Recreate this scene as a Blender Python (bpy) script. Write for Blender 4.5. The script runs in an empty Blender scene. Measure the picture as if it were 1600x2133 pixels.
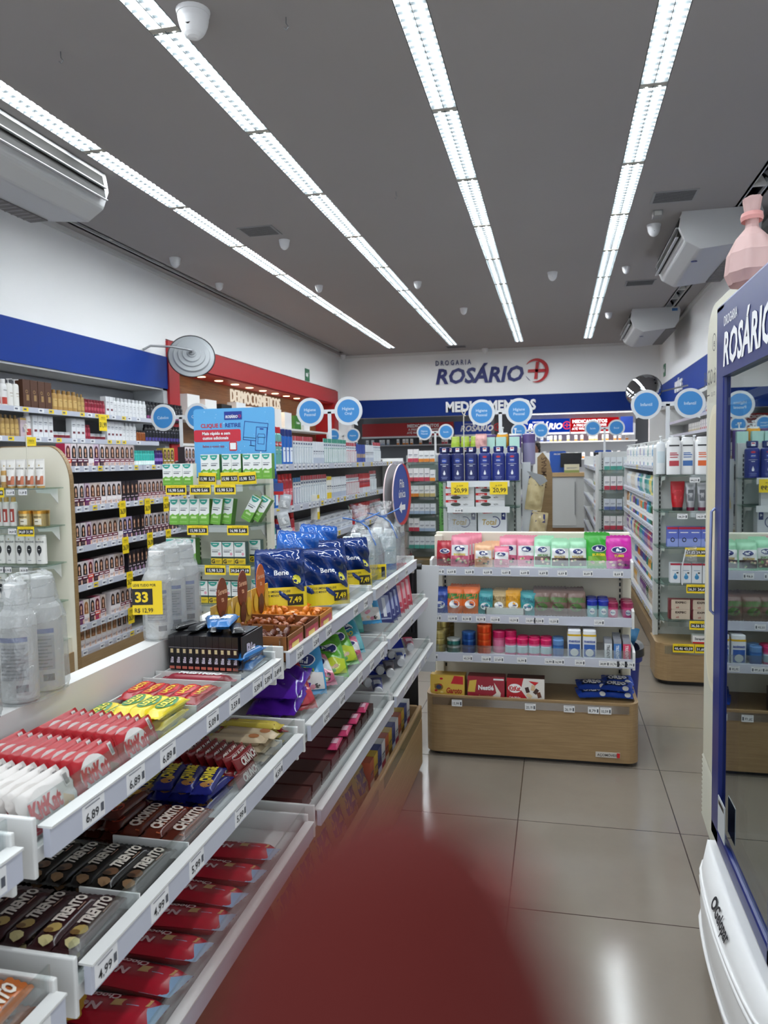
import bpy, math, random
from mathutils import Vector, Matrix, Euler
random.seed(7)
SC = bpy.context.scene; COL = SC.collection
PI = math.pi
# ------------------------------------------------------------------ camera
cam_d = bpy.data.cameras.new('camera'); cam = bpy.data.objects.new('camera', cam_d); COL.objects.link(cam); SC.camera = cam
cam_d.sensor_fit = 'VERTICAL'; cam_d.lens = 6.9; cam_d.sensor_height = 6.9 * 2133 / 1592.36
cam_d.clip_start = .002; cam_d.clip_end = 60
YAW, PIT, ROL = math.radians(12.7714), math.radians(3.8755), math.radians(-.998)
fw = Vector((-math.sin(YAW) * math.cos(PIT), math.cos(YAW) * math.cos(PIT), -math.sin(PIT)))
rt = Vector((math.cos(YAW), math.sin(YAW), 0)); up = rt.cross(fw)
rt2 = rt * math.cos(ROL) + up * math.sin(ROL); up2 = -rt * math.sin(ROL) + up * math.cos(ROL)
CAM = Vector((0, 0, 1.45))
cam.matrix_world = Matrix(((rt2.x, up2.x, -fw.x, CAM.x), (rt2.y, up2.y, -fw.y, CAM.y), (rt2.z, up2.z, -fw.z, CAM.z), (0, 0, 0, 1)))
cam_d.dof.use_dof = True; cam_d.dof.focus_distance = 2.0; cam_d.dof.aperture_fstop = 6.9 / 2.9
# ------------------------------------------------------------------ world, exposure
LIGHT_TUBE = 60.0
WORLD_STR = 1.5
SC.view_settings.view_transform = 'Standard'; SC.view_settings.look = 'None'; SC.view_settings.gamma = 1
SC.view_settings.use_curve_mapping = False; SC.view_settings.exposure = 0.12
SC.cycles.max_bounces = 6; SC.cycles.diffuse_bounces = 3; SC.cycles.glossy_bounces = 3; SC.cycles.transmission_bounces = 4
SC.cycles.transparent_max_bounces = 16; SC.cycles.caustics_reflective = False; SC.cycles.caustics_refractive = False
SC.cycles.sample_clamp_indirect = 4; SC.cycles.use_denoising = True
wd = bpy.data.worlds.new('sky'); SC.world = wd; wd.use_nodes = True
bg = wd.node_tree.nodes['Background']; bg.inputs[0].default_value = (.86, .93, 1, 1); bg.inputs[1].default_value = WORLD_STR

# ------------------------------------------------------------------ materials
def lin(h):
    h = h.lstrip('#'); r = []
    for i in (0, 2, 4):
        c = int(h[i:i+2], 16) / 255; r.append(c / 12.92 if c <= .04045 else ((c + .055) / 1.055) ** 2.4)
    return (*r, 1)
MC = {}
def P(hexc, rough=.45, metal=0, spec=.5, var=0, scale=20):
    k = (hexc, rough, metal, spec, var, scale)
    if k in MC: return MC[k]
    m = bpy.data.materials.new('surface_' + hexc.lstrip('#')); m.use_nodes = True; nt = m.node_tree; b = nt.nodes['Principled BSDF']
    b.inputs['Base Color'].default_value = lin(hexc); b.inputs['Roughness'].default_value = rough
    b.inputs['Metallic'].default_value = metal; b.inputs['Specular IOR Level'].default_value = spec
    if var:
        tc = nt.nodes.new('ShaderNodeTexCoord'); n = nt.nodes.new('ShaderNodeTexNoise'); n.inputs['Scale'].default_value = scale
        mx = nt.nodes.new('ShaderNodeMix'); mx.data_type = 'RGBA'; c = lin(hexc)
        mx.inputs[6].default_value = tuple(x * (1 - var) for x in c[:3]) + (1,); mx.inputs[7].default_value = tuple(min(1, x * (1 + var)) for x in c[:3]) + (1,)
        nt.links.new(tc.outputs['Object'], n.inputs['Vector']); nt.links.new(n.outputs['Fac'], mx.inputs[0]); nt.links.new(mx.outputs[2], b.inputs['Base Color'])
    MC[k] = m; return m
def emis(hexc, s):
    m = bpy.data.materials.new('lamp_glow'); m.use_nodes = True; nt = m.node_tree; nt.nodes.remove(nt.nodes['Principled BSDF'])
    e = nt.nodes.new('ShaderNodeEmission'); e.inputs[0].default_value = lin(hexc); e.inputs[1].default_value = s
    nt.links.new(e.outputs[0], nt.nodes['Material Output'].inputs[0]); return m
def clear(fac, tint='#ffffff', rough=.05, bump=0, bscale=30, base='#ffffff', milk=0):
    """thin clear plastic or glass: mostly see-through, some gloss, optional milky film"""
    m = bpy.data.materials.new('clear_film'); m.use_nodes = True; nt = m.node_tree; nt.nodes.remove(nt.nodes['Principled BSDF'])
    t = nt.nodes.new('ShaderNodeBsdfTransparent'); t.inputs[0].default_value = lin(tint)
    g = nt.nodes.new('ShaderNodeBsdfGlossy'); g.inputs['Roughness'].default_value = rough
    mx = nt.nodes.new('ShaderNodeMixShader'); mx.inputs[0].default_value = fac
    nt.links.new(t.outputs[0], mx.inputs[1]); nt.links.new(g.outputs[0], mx.inputs[2]); out = mx
    if milk:
        d = nt.nodes.new('ShaderNodeBsdfDiffuse'); d.inputs[0].default_value = lin(base)
        m2 = nt.nodes.new('ShaderNodeMixShader'); m2.inputs[0].default_value = milk
        nt.links.new(mx.outputs[0], m2.inputs[1]); nt.links.new(d.outputs[0], m2.inputs[2]); out = m2
    if bump:
        n = nt.nodes.new('ShaderNodeTexNoise'); n.inputs['Scale'].default_value = bscale; n.inputs['Detail'].default_value = 3; n.inputs['Distortion'].default_value = 1.5
        tc = nt.nodes.new('ShaderNodeTexCoord'); nt.links.new(tc.outputs['Object'], n.inputs['Vector'])
        b = nt.nodes.new('ShaderNodeBump'); b.inputs['Strength'].default_value = bump; b.inputs['Distance'].default_value = .01
        nt.links.new(n.outputs['Fac'], b.inputs['Height']); nt.links.new(b.outputs[0], g.inputs['Normal'])
    nt.links.new(out.outputs[0], nt.nodes['Material Output'].inputs[0]); return m
WHITE = P('#dcdcda', .4); CREAM = P('#e6e1d0', .45); PAPER = P('#e9e9ea', .6); INK = P('#17181c', .5); STEEL = P('#9a9da0', .3, .9)
BLACK = P('#101012', .4); NAVY = P('#14246e', .4); RAIL = P('#bfc2cf', .3); YEL = P('#f0d11c', .5); RED = P('#c4161c', .4)
GUARD = clear(.14, '#f4f8f8'); GLASS = clear(.16, '#e2eee9'); FILM = clear(.3, '#f5f7f8', .12, .9, 45); WRAP = clear(.16, '#eef0f0', .2, 1., 30, '#dcdede', .22)
def wood_mat(c1, c2, sc=3):
    m = bpy.data.materials.new('wood_laminate'); m.use_nodes = True; nt = m.node_tree; b = nt.nodes['Principled BSDF']; b.inputs['Roughness'].default_value = .42
    tc = nt.nodes.new('ShaderNodeTexCoord'); mp = nt.nodes.new('ShaderNodeMapping'); mp.inputs['Scale'].default_value = (sc, sc, sc * 22)
    n = nt.nodes.new('ShaderNodeTexNoise'); n.inputs['Scale'].default_value = 2.2; n.inputs['Detail'].default_value = 5; n.inputs['Roughness'].default_value = .65
    r = nt.nodes.new('ShaderNodeMapRange'); r.inputs[1].default_value = .35; r.inputs[2].default_value = .65
    mx = nt.nodes.new('ShaderNodeMix'); mx.data_type = 'RGBA'; mx.inputs[6].default_value = lin(c1); mx.inputs[7].default_value = lin(c2)
    L = nt.links.new; L(tc.outputs['Object'], mp.inputs[0]); L(mp.outputs[0], n.inputs[0]); L(n.outputs['Fac'], r.inputs[0]); L(r.outputs[0], mx.inputs[0]); L(mx.outputs[2], b.inputs['Base Color']); return m
WOOD = wood_mat('#8e7350', '#a0845f'); WOOD_EDGE = wood_mat('#846a46', '#967a54'); WOOD_D = wood_mat('#6e4a2c', '#8a623e', 1.5)
def plaster(hexc, rough=.6, amt=.04, bump=.15):
    m = bpy.data.materials.new('painted_plaster'); m.use_nodes = True; nt = m.node_tree; b = nt.nodes['Principled BSDF']; b.inputs['Roughness'].default_value = rough
    tc = nt.nodes.new('ShaderNodeTexCoord'); n = nt.nodes.new('ShaderNodeTexNoise'); n.inputs['Scale'].default_value = 1.3; n.inputs['Detail'].default_value = 6
    mx = nt.nodes.new('ShaderNodeMix'); mx.data_type = 'RGBA'; c = lin(hexc)
    mx.inputs[6].default_value = tuple(x * (1 - amt) for x in c[:3]) + (1,); mx.inputs[7].default_value = c
    n2 = nt.nodes.new('ShaderNodeTexNoise'); n2.inputs['Scale'].default_value = 60
    bp = nt.nodes.new('ShaderNodeBump'); bp.inputs['Strength'].default_value = bump; bp.inputs['Distance'].default_value = .002
    L = nt.links.new; L(tc.outputs['Object'], n.inputs[0]); L(tc.outputs['Object'], n2.inputs[0]); L(n.outputs['Fac'], mx.inputs[0]); L(mx.outputs[2], b.inputs['Base Color']); L(n2.outputs['Fac'], bp.inputs['Height']); L(bp.outputs[0], b.inputs['Normal']); return m
def floor_mat():
    m = bpy.data.materials.new('polished_tile'); m.use_nodes = True; nt = m.node_tree; b = nt.nodes['Principled BSDF']
    L = nt.links.new; N = nt.nodes.new; tc = N('ShaderNodeTexCoord'); sp = N('ShaderNodeSeparateXYZ'); L(tc.outputs['Object'], sp.inputs[0])
    def line(sock, off, size):
        a = N('ShaderNodeMath'); a.operation = 'ADD'; a.inputs[1].default_value = -off + 60 * size; L(sock, a.inputs[0])
        md = N('ShaderNodeMath'); md.operation = 'PINGPONG'; md.inputs[1].default_value = size / 2; L(a.outputs[0], md.inputs[0])
        lt = N('ShaderNodeMath'); lt.operation = 'LESS_THAN'; lt.inputs[1].default_value = .0022; L(md.outputs[0], lt.inputs[0]); return lt
    a = line(sp.outputs[0], .459, .614); c = line(sp.outputs[1], 3.018, .6115)
    mxm = N('ShaderNodeMath'); mxm.operation = 'MAXIMUM'; L(a.outputs[0], mxm.inputs[0]); L(c.outputs[0], mxm.inputs[1])
    n = N('ShaderNodeTexNoise'); n.inputs['Scale'].default_value = 3.5; n.inputs['Detail'].default_value = 8; n.inputs['Roughness'].default_value = .7; L(tc.outputs['Object'], n.inputs[0])
    mx = N('ShaderNodeMix'); mx.data_type = 'RGBA'; mx.inputs[6].default_value = lin('#7a7167'); mx.inputs[7].default_value = lin('#877e73'); L(n.outputs['Fac'], mx.inputs[0])
    m2 = N('ShaderNodeMix'); m2.data_type = 'RGBA'; m2.inputs[7].default_value = lin('#3b3029'); L(mxm.outputs[0], m2.inputs[0]); L(mx.outputs[2], m2.inputs[6]); L(m2.outputs[2], b.inputs['Base Color'])
    r = N('ShaderNodeMapRange'); r.inputs[3].default_value = .09; r.inputs[4].default_value = .2; L(n.outputs['Fac'], r.inputs[0]); L(r.outputs[0], b.inputs['Roughness']); return m

# ------------------------------------------------------------------ mesh builder
TX = {}
def text_geo(s, bold=.02, shear=0):
    k = (s, bold, shear)
    if k in TX: return TX[k]
    c = bpy.data.curves.new('t', 'FONT'); c.body = s; c.size = 1; c.resolution_u = 2; c.offset = bold; c.shear = shear; c.fill_mode = 'FRONT'; c.align_x = 'CENTER'; c.align_y = 'BOTTOM_BASELINE'
    o = bpy.data.objects.new('t', c); COL.objects.link(o); dg = bpy.context.evaluated_depsgraph_get(); me = bpy.data.meshes.new_from_object(o.evaluated_get(dg))
    V = [(v.co.x, v.co.y) for v in me.vertices]; F = [tuple(p.vertices) for p in me.polygons]
    bpy.data.objects.remove(o); bpy.data.curves.remove(c); bpy.data.meshes.remove(me)
    if V:
        x0 = min(v[0] for v in V); x1 = max(v[0] for v in V); y0 = min(v[1] for v in V); y1 = max(v[1] for v in V)
    else: x0 = x1 = y0 = y1 = 0
    TX[k] = (V, F, x0, x1, y0, y1); return TX[k]
class M:
    def __init__(s): s.v = []; s.f = []; s.m = []; s.ml = []; s.T = Matrix(); s.sm = []
    def mi(s, m):
        if m not in s.ml: s.ml.append(m)
        return s.ml.index(m)
    def add(s, V, F, m, smooth=False):
        n = len(s.v); s.v += [tuple(s.T @ Vector(p)) for p in V]; i = s.mi(m)
        for f in F: s.f.append(tuple(n + a for a in f)); s.m.append(i); s.sm.append(smooth)
    def box(s, x0, x1, y0, y1, z0, z1, m):
        V = [(x, y, z) for z in (z0, z1) for y in (y0, y1) for x in (x0, x1)]
        s.add(V, [(0, 2, 3, 1), (4, 5, 7, 6), (0, 1, 5, 4), (2, 6, 7, 3), (0, 4, 6, 2), (1, 3, 7, 5)], m)
    def quad(s, a, b, c, d, m): s.add([a, b, c, d], [(0, 1, 2, 3)], m)
    def prism(s, pts, a, b, m, axis='y', smooth=False):
        f = {'y': lambda p, t: (p[0], t, p[1]), 'x': lambda p, t: (t, p[0], p[1]), 'z': lambda p, t: (p[0], p[1], t)}[axis]; n = len(pts)
        V = [f(p, a) for p in pts] + [f(p, b) for p in pts]
        s.add(V, [tuple(range(n)), tuple(range(2 * n - 1, n - 1, -1))], m); s.add(V, [(i, (i + 1) % n, n + (i + 1) % n, n + i) for i in range(n)], m, smooth)
    def loft(s, rings, n, m, cx=0, cy=0, smooth=True, mats=None, sq=2., caps=True):
        """rings (z, rx, ry); superellipse exponent sq"""
        V = []
        for (z, rx, ry) in rings:
            for k in range(n):
                a = 2 * PI * (k + .5) / n; c, d = math.cos(a), math.sin(a)
                V.append((cx + rx * abs(c) ** (2 / sq) * (1 if c > 0 else -1), cy + ry * abs(d) ** (2 / sq) * (1 if d > 0 else -1), z))
        for r in range(len(rings) - 1):
            mm = mats[r] if mats else m
            s.add(V[r * n:(r + 2) * n], [(k, (k + 1) % n, n + (k + 1) % n, n + k) for k in range(n)], mm, smooth)
        if caps:
            s.add(V[:n], [tuple(range(n - 1, -1, -1))], mats[0] if mats else m); s.add(V[-n:], [tuple(range(n))], mats[-1] if mats else m)
    def tube(s, pts, r, m, n=8):
        pts = [Vector(p) for p in pts]; V = []
        for i, p in enumerate(pts):
            d = (pts[min(i + 1, len(pts) - 1)] - pts[max(i - 1, 0)]).normalized(); a = d.orthogonal().normalized()
            if i:
                a = (pa - d * pa.dot(d)).normalized()
            pa = a; b = d.cross(a)
            for k in range(n): V.append(tuple(p + (a * math.cos(2 * PI * k / n) + b * math.sin(2 * PI * k / n)) * r))
        L = len(pts); F = [(i * n + k, i * n + (k + 1) % n, (i + 1) * n + (k + 1) % n, (i + 1) * n + k) for i in range(L - 1) for k in range(n)]
        s.add(V, F, m, True); s.add(V, [tuple(range(n - 1, -1, -1)), tuple(range((L - 1) * n, L * n))], m)
    # decals: printed areas laid on a surface given by map(x, z) -> point
    def rect(s, f, x0, z0, x1, z1, m, nx=1, nz=1):
        V = [f(x0 + (x1 - x0) * i / nx, z0 + (z1 - z0) * j / nz) for j in range(nz + 1) for i in range(nx + 1)]
        s.add(V, [(j * (nx + 1) + i, j * (nx + 1) + i + 1, (j + 1) * (nx + 1) + i + 1, (j + 1) * (nx + 1) + i) for j in range(nz) for i in range(nx)], m, nx > 1)
    def ell(s, f, cx, cz, rx, rz, m, n=14, a0=0, a1=2 * PI):
        full = abs(a1 - a0 - 2 * PI) < 1e-6; k = n if full else n + 1
        V = [f(cx, cz)] + [f(cx + rx * math.cos(a0 + (a1 - a0) * i / n), cz + rz * math.sin(a0 + (a1 - a0) * i / n)) for i in range(k)]
        s.add(V, [(0, i + 1, (i + 1) % n + 1 if full else i + 2) for i in range(n)], m)
    def ring(s, f, cx, cz, r0, r1, m, n=24, a0=0, a1=2 * PI, taper=False):
        V = []
        for i in range(n + 1):
            a = a0 + (a1 - a0) * i / n; q = math.sin(PI * i / n) ** .7 if taper else 1
            for r in (r1 - (r1 - r0) * q, r1): V.append(f(cx + r * math.cos(a), cz + r * math.sin(a)))
        s.add(V, [(2 * i, 2 * i + 1, 2 * i + 3, 2 * i + 2) for i in range(n)], m)
    def pol(s, f, pts, m): s.add([f(*p) for p in pts], [tuple(range(len(pts)))], m)
    def text(s, f, t, cx, cz, h, m, maxw=None, bold=.02, shear=0, rot=0, sx=1):
        V, F, x0, x1, y0, y1 = text_geo(t, bold, shear)
        if not V: return
        sc = h / .72; w = (x1 - x0) * sc * sx; k = sx
        if maxw and w > maxw: k = sx * maxw / w
        xm = (x0 + x1) / 2; c, d = math.cos(rot), math.sin(rot); O = []
        for (x, y) in V:
            a = (x - xm) * sc * k; b = (y - .36) * sc; O.append(f(cx + a * c - b * d, cz + a * d + b * c))
        s.add(O, F, m)
    def mesh(s, name, bevel=0):
        me = bpy.data.meshes.new(name); me.from_pydata(s.v, [], s.f)
        for m in s.ml: me.materials.append(m)
        me.polygons.foreach_set('material_index', s.m); me.polygons.foreach_set('use_smooth', s.sm); me.update(); return me
def front(y, eps=.0006):
    return lambda x, z: (x, y - eps, z)
def layer(f, d):
    return lambda x, z: (lambda p: (p[0], p[1] - d, p[2]))(f(x, z))

# ------------------------------------------------------------------ objects
LABELS = {}
SHORT = [(' hair product', ' product'), ('boxed hair colour with', 'hair colour,'), (' of the display under the blue board', ' under blue board'), (' of the cream shampoo display', ' of shampoo display'), ('row of wall shelving below the blue band', 'row, wall shelving'), (' of the right end display', ', right display'), ('lotion display', 'lotion display'),
         (' of the left run', ', left run'), (' of its kind', ''), (' of its colour', ''), ('the ', ''), ('near end of left run', 'near end, left run'), ('medicine box with yellow G band', 'yellow-banded medicine box'), (' from one end', ''), ('left run in', ''), (' with dark hair model', ''), ('hair care ', ''), ('small ', ''), (' with white pump', '')]
BRAND = (('Fini ', 'gummy '), ('OREO', ''), ('NIVEA', ''), ('Garoto ', ''), ('Nestlé ', 'white-lettered '), ('KitKat', 'wafer'), ('TRENTO', 'slim chocolate'), ('CHOKITO', 'crunchy'), ('CARIBE', 'fruit'), ('CHARGE', 'peanut'), ('Choco TRIO', 'wafer'), ('Lollo', 'wrapped'), ('EXPEC', 'wide-lettered'))
def tag(o, label=None, cat=None, group=None, kind=None):
    if label:
        for a, b in BRAND: label = label.replace(a, b)
        group = group and group.replace('KitKat', 'wafer').replace('TRENTO', 'slim chocolate').replace('CHOKITO', 'crunchy').replace('CARIBE', 'fruit').replace('CHARGE', 'peanut').replace('Lollo', 'wrapped')
        for a, b in SHORT:
            if len(label.replace('-', '').split()) <= 15: break
            label = label.replace(a, b)
        o['label'] = label; LABELS.setdefault(label, []).append(o.name)
    if cat: o['category'] = cat
    if group: o['group'] = group
    if kind: o['kind'] = kind
    return o
def ob(name, me, parent=None, loc=(0, 0, 0), rot=(0, 0, 0), bevel=0):
    if isinstance(me, M): me = me.mesh(name)
    o = bpy.data.objects.new(name, me); COL.objects.link(o); o.location = loc; o.rotation_euler = rot
    if parent: o.parent = parent
    if bevel:
        b = o.modifiers.new('edge', 'BEVEL'); b.width = bevel; b.segments = 2; b.limit_method = 'ANGLE'; b.angle_limit = .6
    return o
def thing(name, label, cat, loc=(0, 0, 0), rz=0, group=None):
    o = bpy.data.objects.new(name, None); COL.objects.link(o); o.location = loc; o.rotation_euler = (0, 0, rz); o.empty_display_size = .05
    return tag(o, label, cat, group)
def struct(name, m, **k): return tag(ob(name, m, **k), kind='structure')
ORD = 'first second third fourth fifth sixth seventh eighth ninth tenth eleventh twelfth thirteenth fourteenth fifteenth sixteenth seventeenth eighteenth nineteenth twentieth'.split()
def nth(i): return ORD[i] if i < 20 else ('twenty-' + ORD[i - 20] if i < 29 else ('thirty-' + ORD[i - 30] if 30 <= i < 39 else {29: 'thirtieth', 39: 'fortieth'}.get(i, 'forty-' + ORD[(i - 40) % 9])))
class Proto:
    def __init__(s, name, m, w, d, h, parts=(), cat=None):
        s.name = name; s.me = m.mesh(name) if isinstance(m, M) else m; s.w = w; s.d = d; s.h = h
        s.parts = [(n, (p.mesh(n) if isinstance(p, M) else p)) for n, p in parts]; s.cat = cat or name.split('_')[-1]
def put(p, loc, rot=(0, 0, 0), label=None, group=None, cat=None):
    o = ob(p.name, p.me, None, loc, rot); tag(o, label, cat or p.cat, group)
    for n, me in p.parts: ob(n, me, o)
    return o
class Fr:
    def __init__(s, x, y, ang, z=0): s.x, s.y, s.z, s.a = x, y, z, ang; s.c, s.s = math.cos(ang), math.sin(ang)
    def w(s, lx, ly, lz): return (s.x + lx * s.c - ly * s.s, s.y + lx * s.s + ly * s.c, s.z + lz)
def row(fr, x0, z, y, items, where, end, group, gap=.002, jit=.002, rev=False, lean=0):
    """items: (proto, count, words). y is where the fronts stand"""
    x = x0
    for p, n, words in items:
        if p is None: x += n; continue
        for i in range(n):
            lx = x + p.w / 2; x += p.w + gap
            lab = (f'{nth(i)} {words} from {end}, {where}' if n > 1 else f'{words}, {where}')
            put(p, fr.w(lx, y + p.d / 2 + random.uniform(0, jit), z + .0008), (lean, 0, fr.a + random.uniform(-.03, .03)), lab, group)
    return x
# ================================================================== STRUCTURE
CZ = 3.63; XL, XR, YB = -4.43, 1.93, 15.6; Y0 = -1.6
m = M(); m.box(-6, 3.2, Y0, 19.2, -.1, 0, floor_mat()); struct('floor', m)
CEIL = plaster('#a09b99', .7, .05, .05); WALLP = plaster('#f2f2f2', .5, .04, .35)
rows = [-3.14, -1.924, -.68, .562]; HW = .081
m = M(); xs = [-6]
edges = [(-4.27, -4.2)] + [(x - HW, x + HW) for x in rows] + [(1.56, 1.69)]
prev = -6.
for a, b in edges: m.box(prev, a, Y0, YB + .02, CZ, CZ + .1, CEIL); prev = b
m.box(prev, 3.2, Y0, YB + .02, CZ, CZ + .1, CEIL)
for x in rows: m.box(x - HW, x + HW, 14.79, YB + .02, CZ, CZ + .1, CEIL); m.box(x - HW, x + HW, Y0, -.05, CZ, CZ + .1, CEIL)
m.box(-6, 3.2, Y0, YB, CZ + .3, CZ + .34, BLACK); m.box(-4.29, -4.27, Y0, 15.5, CZ, CZ + .3, CEIL); m.box(-4.2, -4.18, Y0, 15.5, CZ, CZ + .3, P('#77777a', .4)); 
m.box(1.54, 1.56, Y0, 13, CZ, CZ + .3, CEIL); m.box(1.69, 1.71, Y0, 13, CZ, CZ + .3, CEIL)
for y0, y1 in ((8.05, 10.1), (12.3, YB + .02)): m.box(1.56, 1.69, y0, y1, CZ, CZ + .1, CEIL)
for y0, y1 in ((Y0, 5.6), (15.1, YB + .02)): m.box(-4.27, -4.2, y0, y1, CZ, CZ + .1, CEIL)
struct('ceiling', m)
# mirror strips and brackets seen up inside the side slots
def slot(x0, x1, y0, y1, lab, step):
    t = thing('ceiling_slot', lab, 'ceiling slot', ((x0 + x1) / 2, y0, CZ + .01)); w = (x1 - x0) / 2 - .002
    m = M(); m.quad((-w, 0, .2), (w, 0, .04), (w, y1 - y0, .04), (-w, y1 - y0, .2), P('#aeb2b4', .06, 1)); ob('mirror_strip', m, t)
    y = .15
    while y < y1 - y0:
        m = M(); m.prism([(-w, .0), (w, .0), (w * .2, .09)], y, y + .03, P('#eceae6', .4), 'y'); ob('bracket', m, t); y += step
    m = M(); m.box(-w, -w + .012, 0, y1 - y0, -.006, .02, WHITE); m.box(w - .012, w, 0, y1 - y0, -.006, .02, WHITE); ob('rim', m, t)
slot(-4.27, -4.2, 5.7, 15.0, 'long narrow mirrored slot in the ceiling along the left wall', 1.0)
slot(1.56, 1.69, 5.2, 8.0, 'mirrored ceiling slot before the nearer right air conditioner', .8)
slot(1.56, 1.69, 10.2, 12.25, 'mirrored ceiling slot between the two right air conditioners', .6)
# walls
m = M(); m.box(XL - .5, XL, Y0, YB + .2, 2.9, CZ, WALLP); m.box(XL - .5, XL, Y0, 8.22, 2.69, 2.9, WALLP)
m.box(-4.95, -4.85, Y0, 8.22, 0, 2.4, P('#c9cacb', .55)); m.box(-4.95, XL, Y0, 8.22, 2.3, 2.34, P('#b9b9b9', .6))
m.box(-4.85, XL, 8.12, 8.22, 0, 2.32, P('#b9bcbf', .5)); m.box(-4.95, XL, 15.3, YB, 0, 2.9, WALLP)
struct('wall_left', m)
BLUE = P('#07348a', .5, 0, .2); BLUE_D = P('#062a74', .5, 0, .2)
m = M(); m.box(XL - .06, XL + .012, Y0, 8.22, 2.32, 2.69, BLUE); struct('trim_1', m)
m = M(); m.box(XL - .06, XR, YB - .012, YB, 2.33, 2.70, BLUE_D); struct('trim_2', m)
m = M(); m.box(XR - .012, XR + .06, 3, YB, 2.36, 2.76, BLUE); struct('trim_3', m)
REDP = P('#a8121a', .45)
m = M(); m.box(XL - .1, XL + .03, 8.22, 15.3, 2.62, 2.88, REDP); m.box(XL - .1, XL + .03, 8.22, 8.47, 0, 2.62, REDP); m.box(XL - .4, XL + .03, 15.0, 15.3, 0, 2.62, REDP)
m.box(XL - .42, XL + .0, 8.47, 15.0, 2.60, 2.62, REDP); struct('trim_4', m)
m = M(); m.box(-4.86, -4.8, 8.47, 15.0, 0, 2.6, WOOD_D); struct('wall_alcove', m)
m = M(); m.box(XL - .5, 2.2, YB, YB + .2, 2.33, CZ, WALLP); m.box(XL - .5, -4.2, YB, YB + .2, 0, 2.33, WALLP); m.box(1.75, 2.2, YB, YB + .2, 0, 2.33, WALLP); struct('wall_back', m)
m = M(); m.box(XR, XR + .12, Y0, YB, 2.36, CZ, WALLP); m.box(XR + .3, XR + .4, Y0, YB, 0, 2.4, P('#b9bcc0', .5)); m.box(XR, XR + .3, Y0, YB, 2.3, 2.36, WHITE); struct('wall_right', m)
# the pharmacy room behind the back wall
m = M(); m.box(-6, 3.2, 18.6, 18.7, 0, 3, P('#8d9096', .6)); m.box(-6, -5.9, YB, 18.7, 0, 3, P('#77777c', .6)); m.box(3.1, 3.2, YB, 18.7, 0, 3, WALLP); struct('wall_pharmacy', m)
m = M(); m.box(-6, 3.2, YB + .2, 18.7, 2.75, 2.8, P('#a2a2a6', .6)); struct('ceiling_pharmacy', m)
# right side wall of the shop behind the coolers
m = M(); m.box(XR, XR + .1, Y0, 3.9, 0, 2.36, WALLP); struct('wall_side', m)
# ceiling glazing bar at the back: thin white moulding
m = M(); m.box(XL, XR, YB - .06, YB - .012, CZ - .05, CZ, WHITE); m.box(XL, XL + .05, 5.3, YB, CZ - .04, CZ, WHITE); m.box(XR - .05, XR, 3, YB, CZ - .04, CZ, WHITE); struct('trim_5', m)

# ================================================================== CEILING LIGHTS
TUBE = emis('#f4fbff', LIGHT_TUBE); REFL = P('#9aa1a3', .3); LOUV = P('#34383a', .35)
FL = 1.235; hw = HW - .004
mh = M(); mh.quad((-hw, .01, .1), (hw, .01, .1), (hw, FL - .01, .1), (-hw, FL - .01, .1), REFL)
for s in (-1, 1): mh.box(s * hw - .0015, s * hw + .0015, .01, FL - .01, 0, .1, REFL)
mh.box(-hw, hw, .008, .012, 0, .1, REFL); mh.box(-hw, hw, FL - .012, FL - .008, 0, .1, REFL)
mt = M()
for s in (-1, 1): mt.loft([(0, .013, .013), (1.16, .013, .013)], 6, TUBE, s * .037, 0)
mt.v = [(x, z + .04, y + .013) for x, y, z in mt.v]
ml = M(); n = 19
for i in range(n):
    y = .04 + (FL - .08) * i / (n - 1); ml.quad((-hw, y, -.004), (hw, y, -.004), (hw, y, .012), (-hw, y, .012), LOUV)
ml.box(-.002, .002, .02, FL - .02, -.004, .012, LOUV)
me_ = M(); me_.box(-hw, hw, -.012, .03, 0, .012, P('#c2bdb2', .5)); 
meshes = [('housing', mh.mesh('housing')), ('tubes', mt.mesh('tubes')), ('louver', ml.mesh('louver')), ('end_cap', me_.mesh('end_cap'))]
rn = ['leftmost row', 'second row from the left', 'third row from the left', 'rightmost row']
for ri, x in enumerate(rows):
    for k in range(12):
        y = -.04 + FL * k
        if y < .5 and ri == 0: pass
        j = 11 - k
        t = thing('ceiling_light', f'recessed white louvred tube light, {nth(j)} from the back wall, {rn[ri]}', 'ceiling light', (x, y, CZ), 0, 'recessed tube lights in four rows')
        for nme, me in meshes: ob(nme, me, t)
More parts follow.
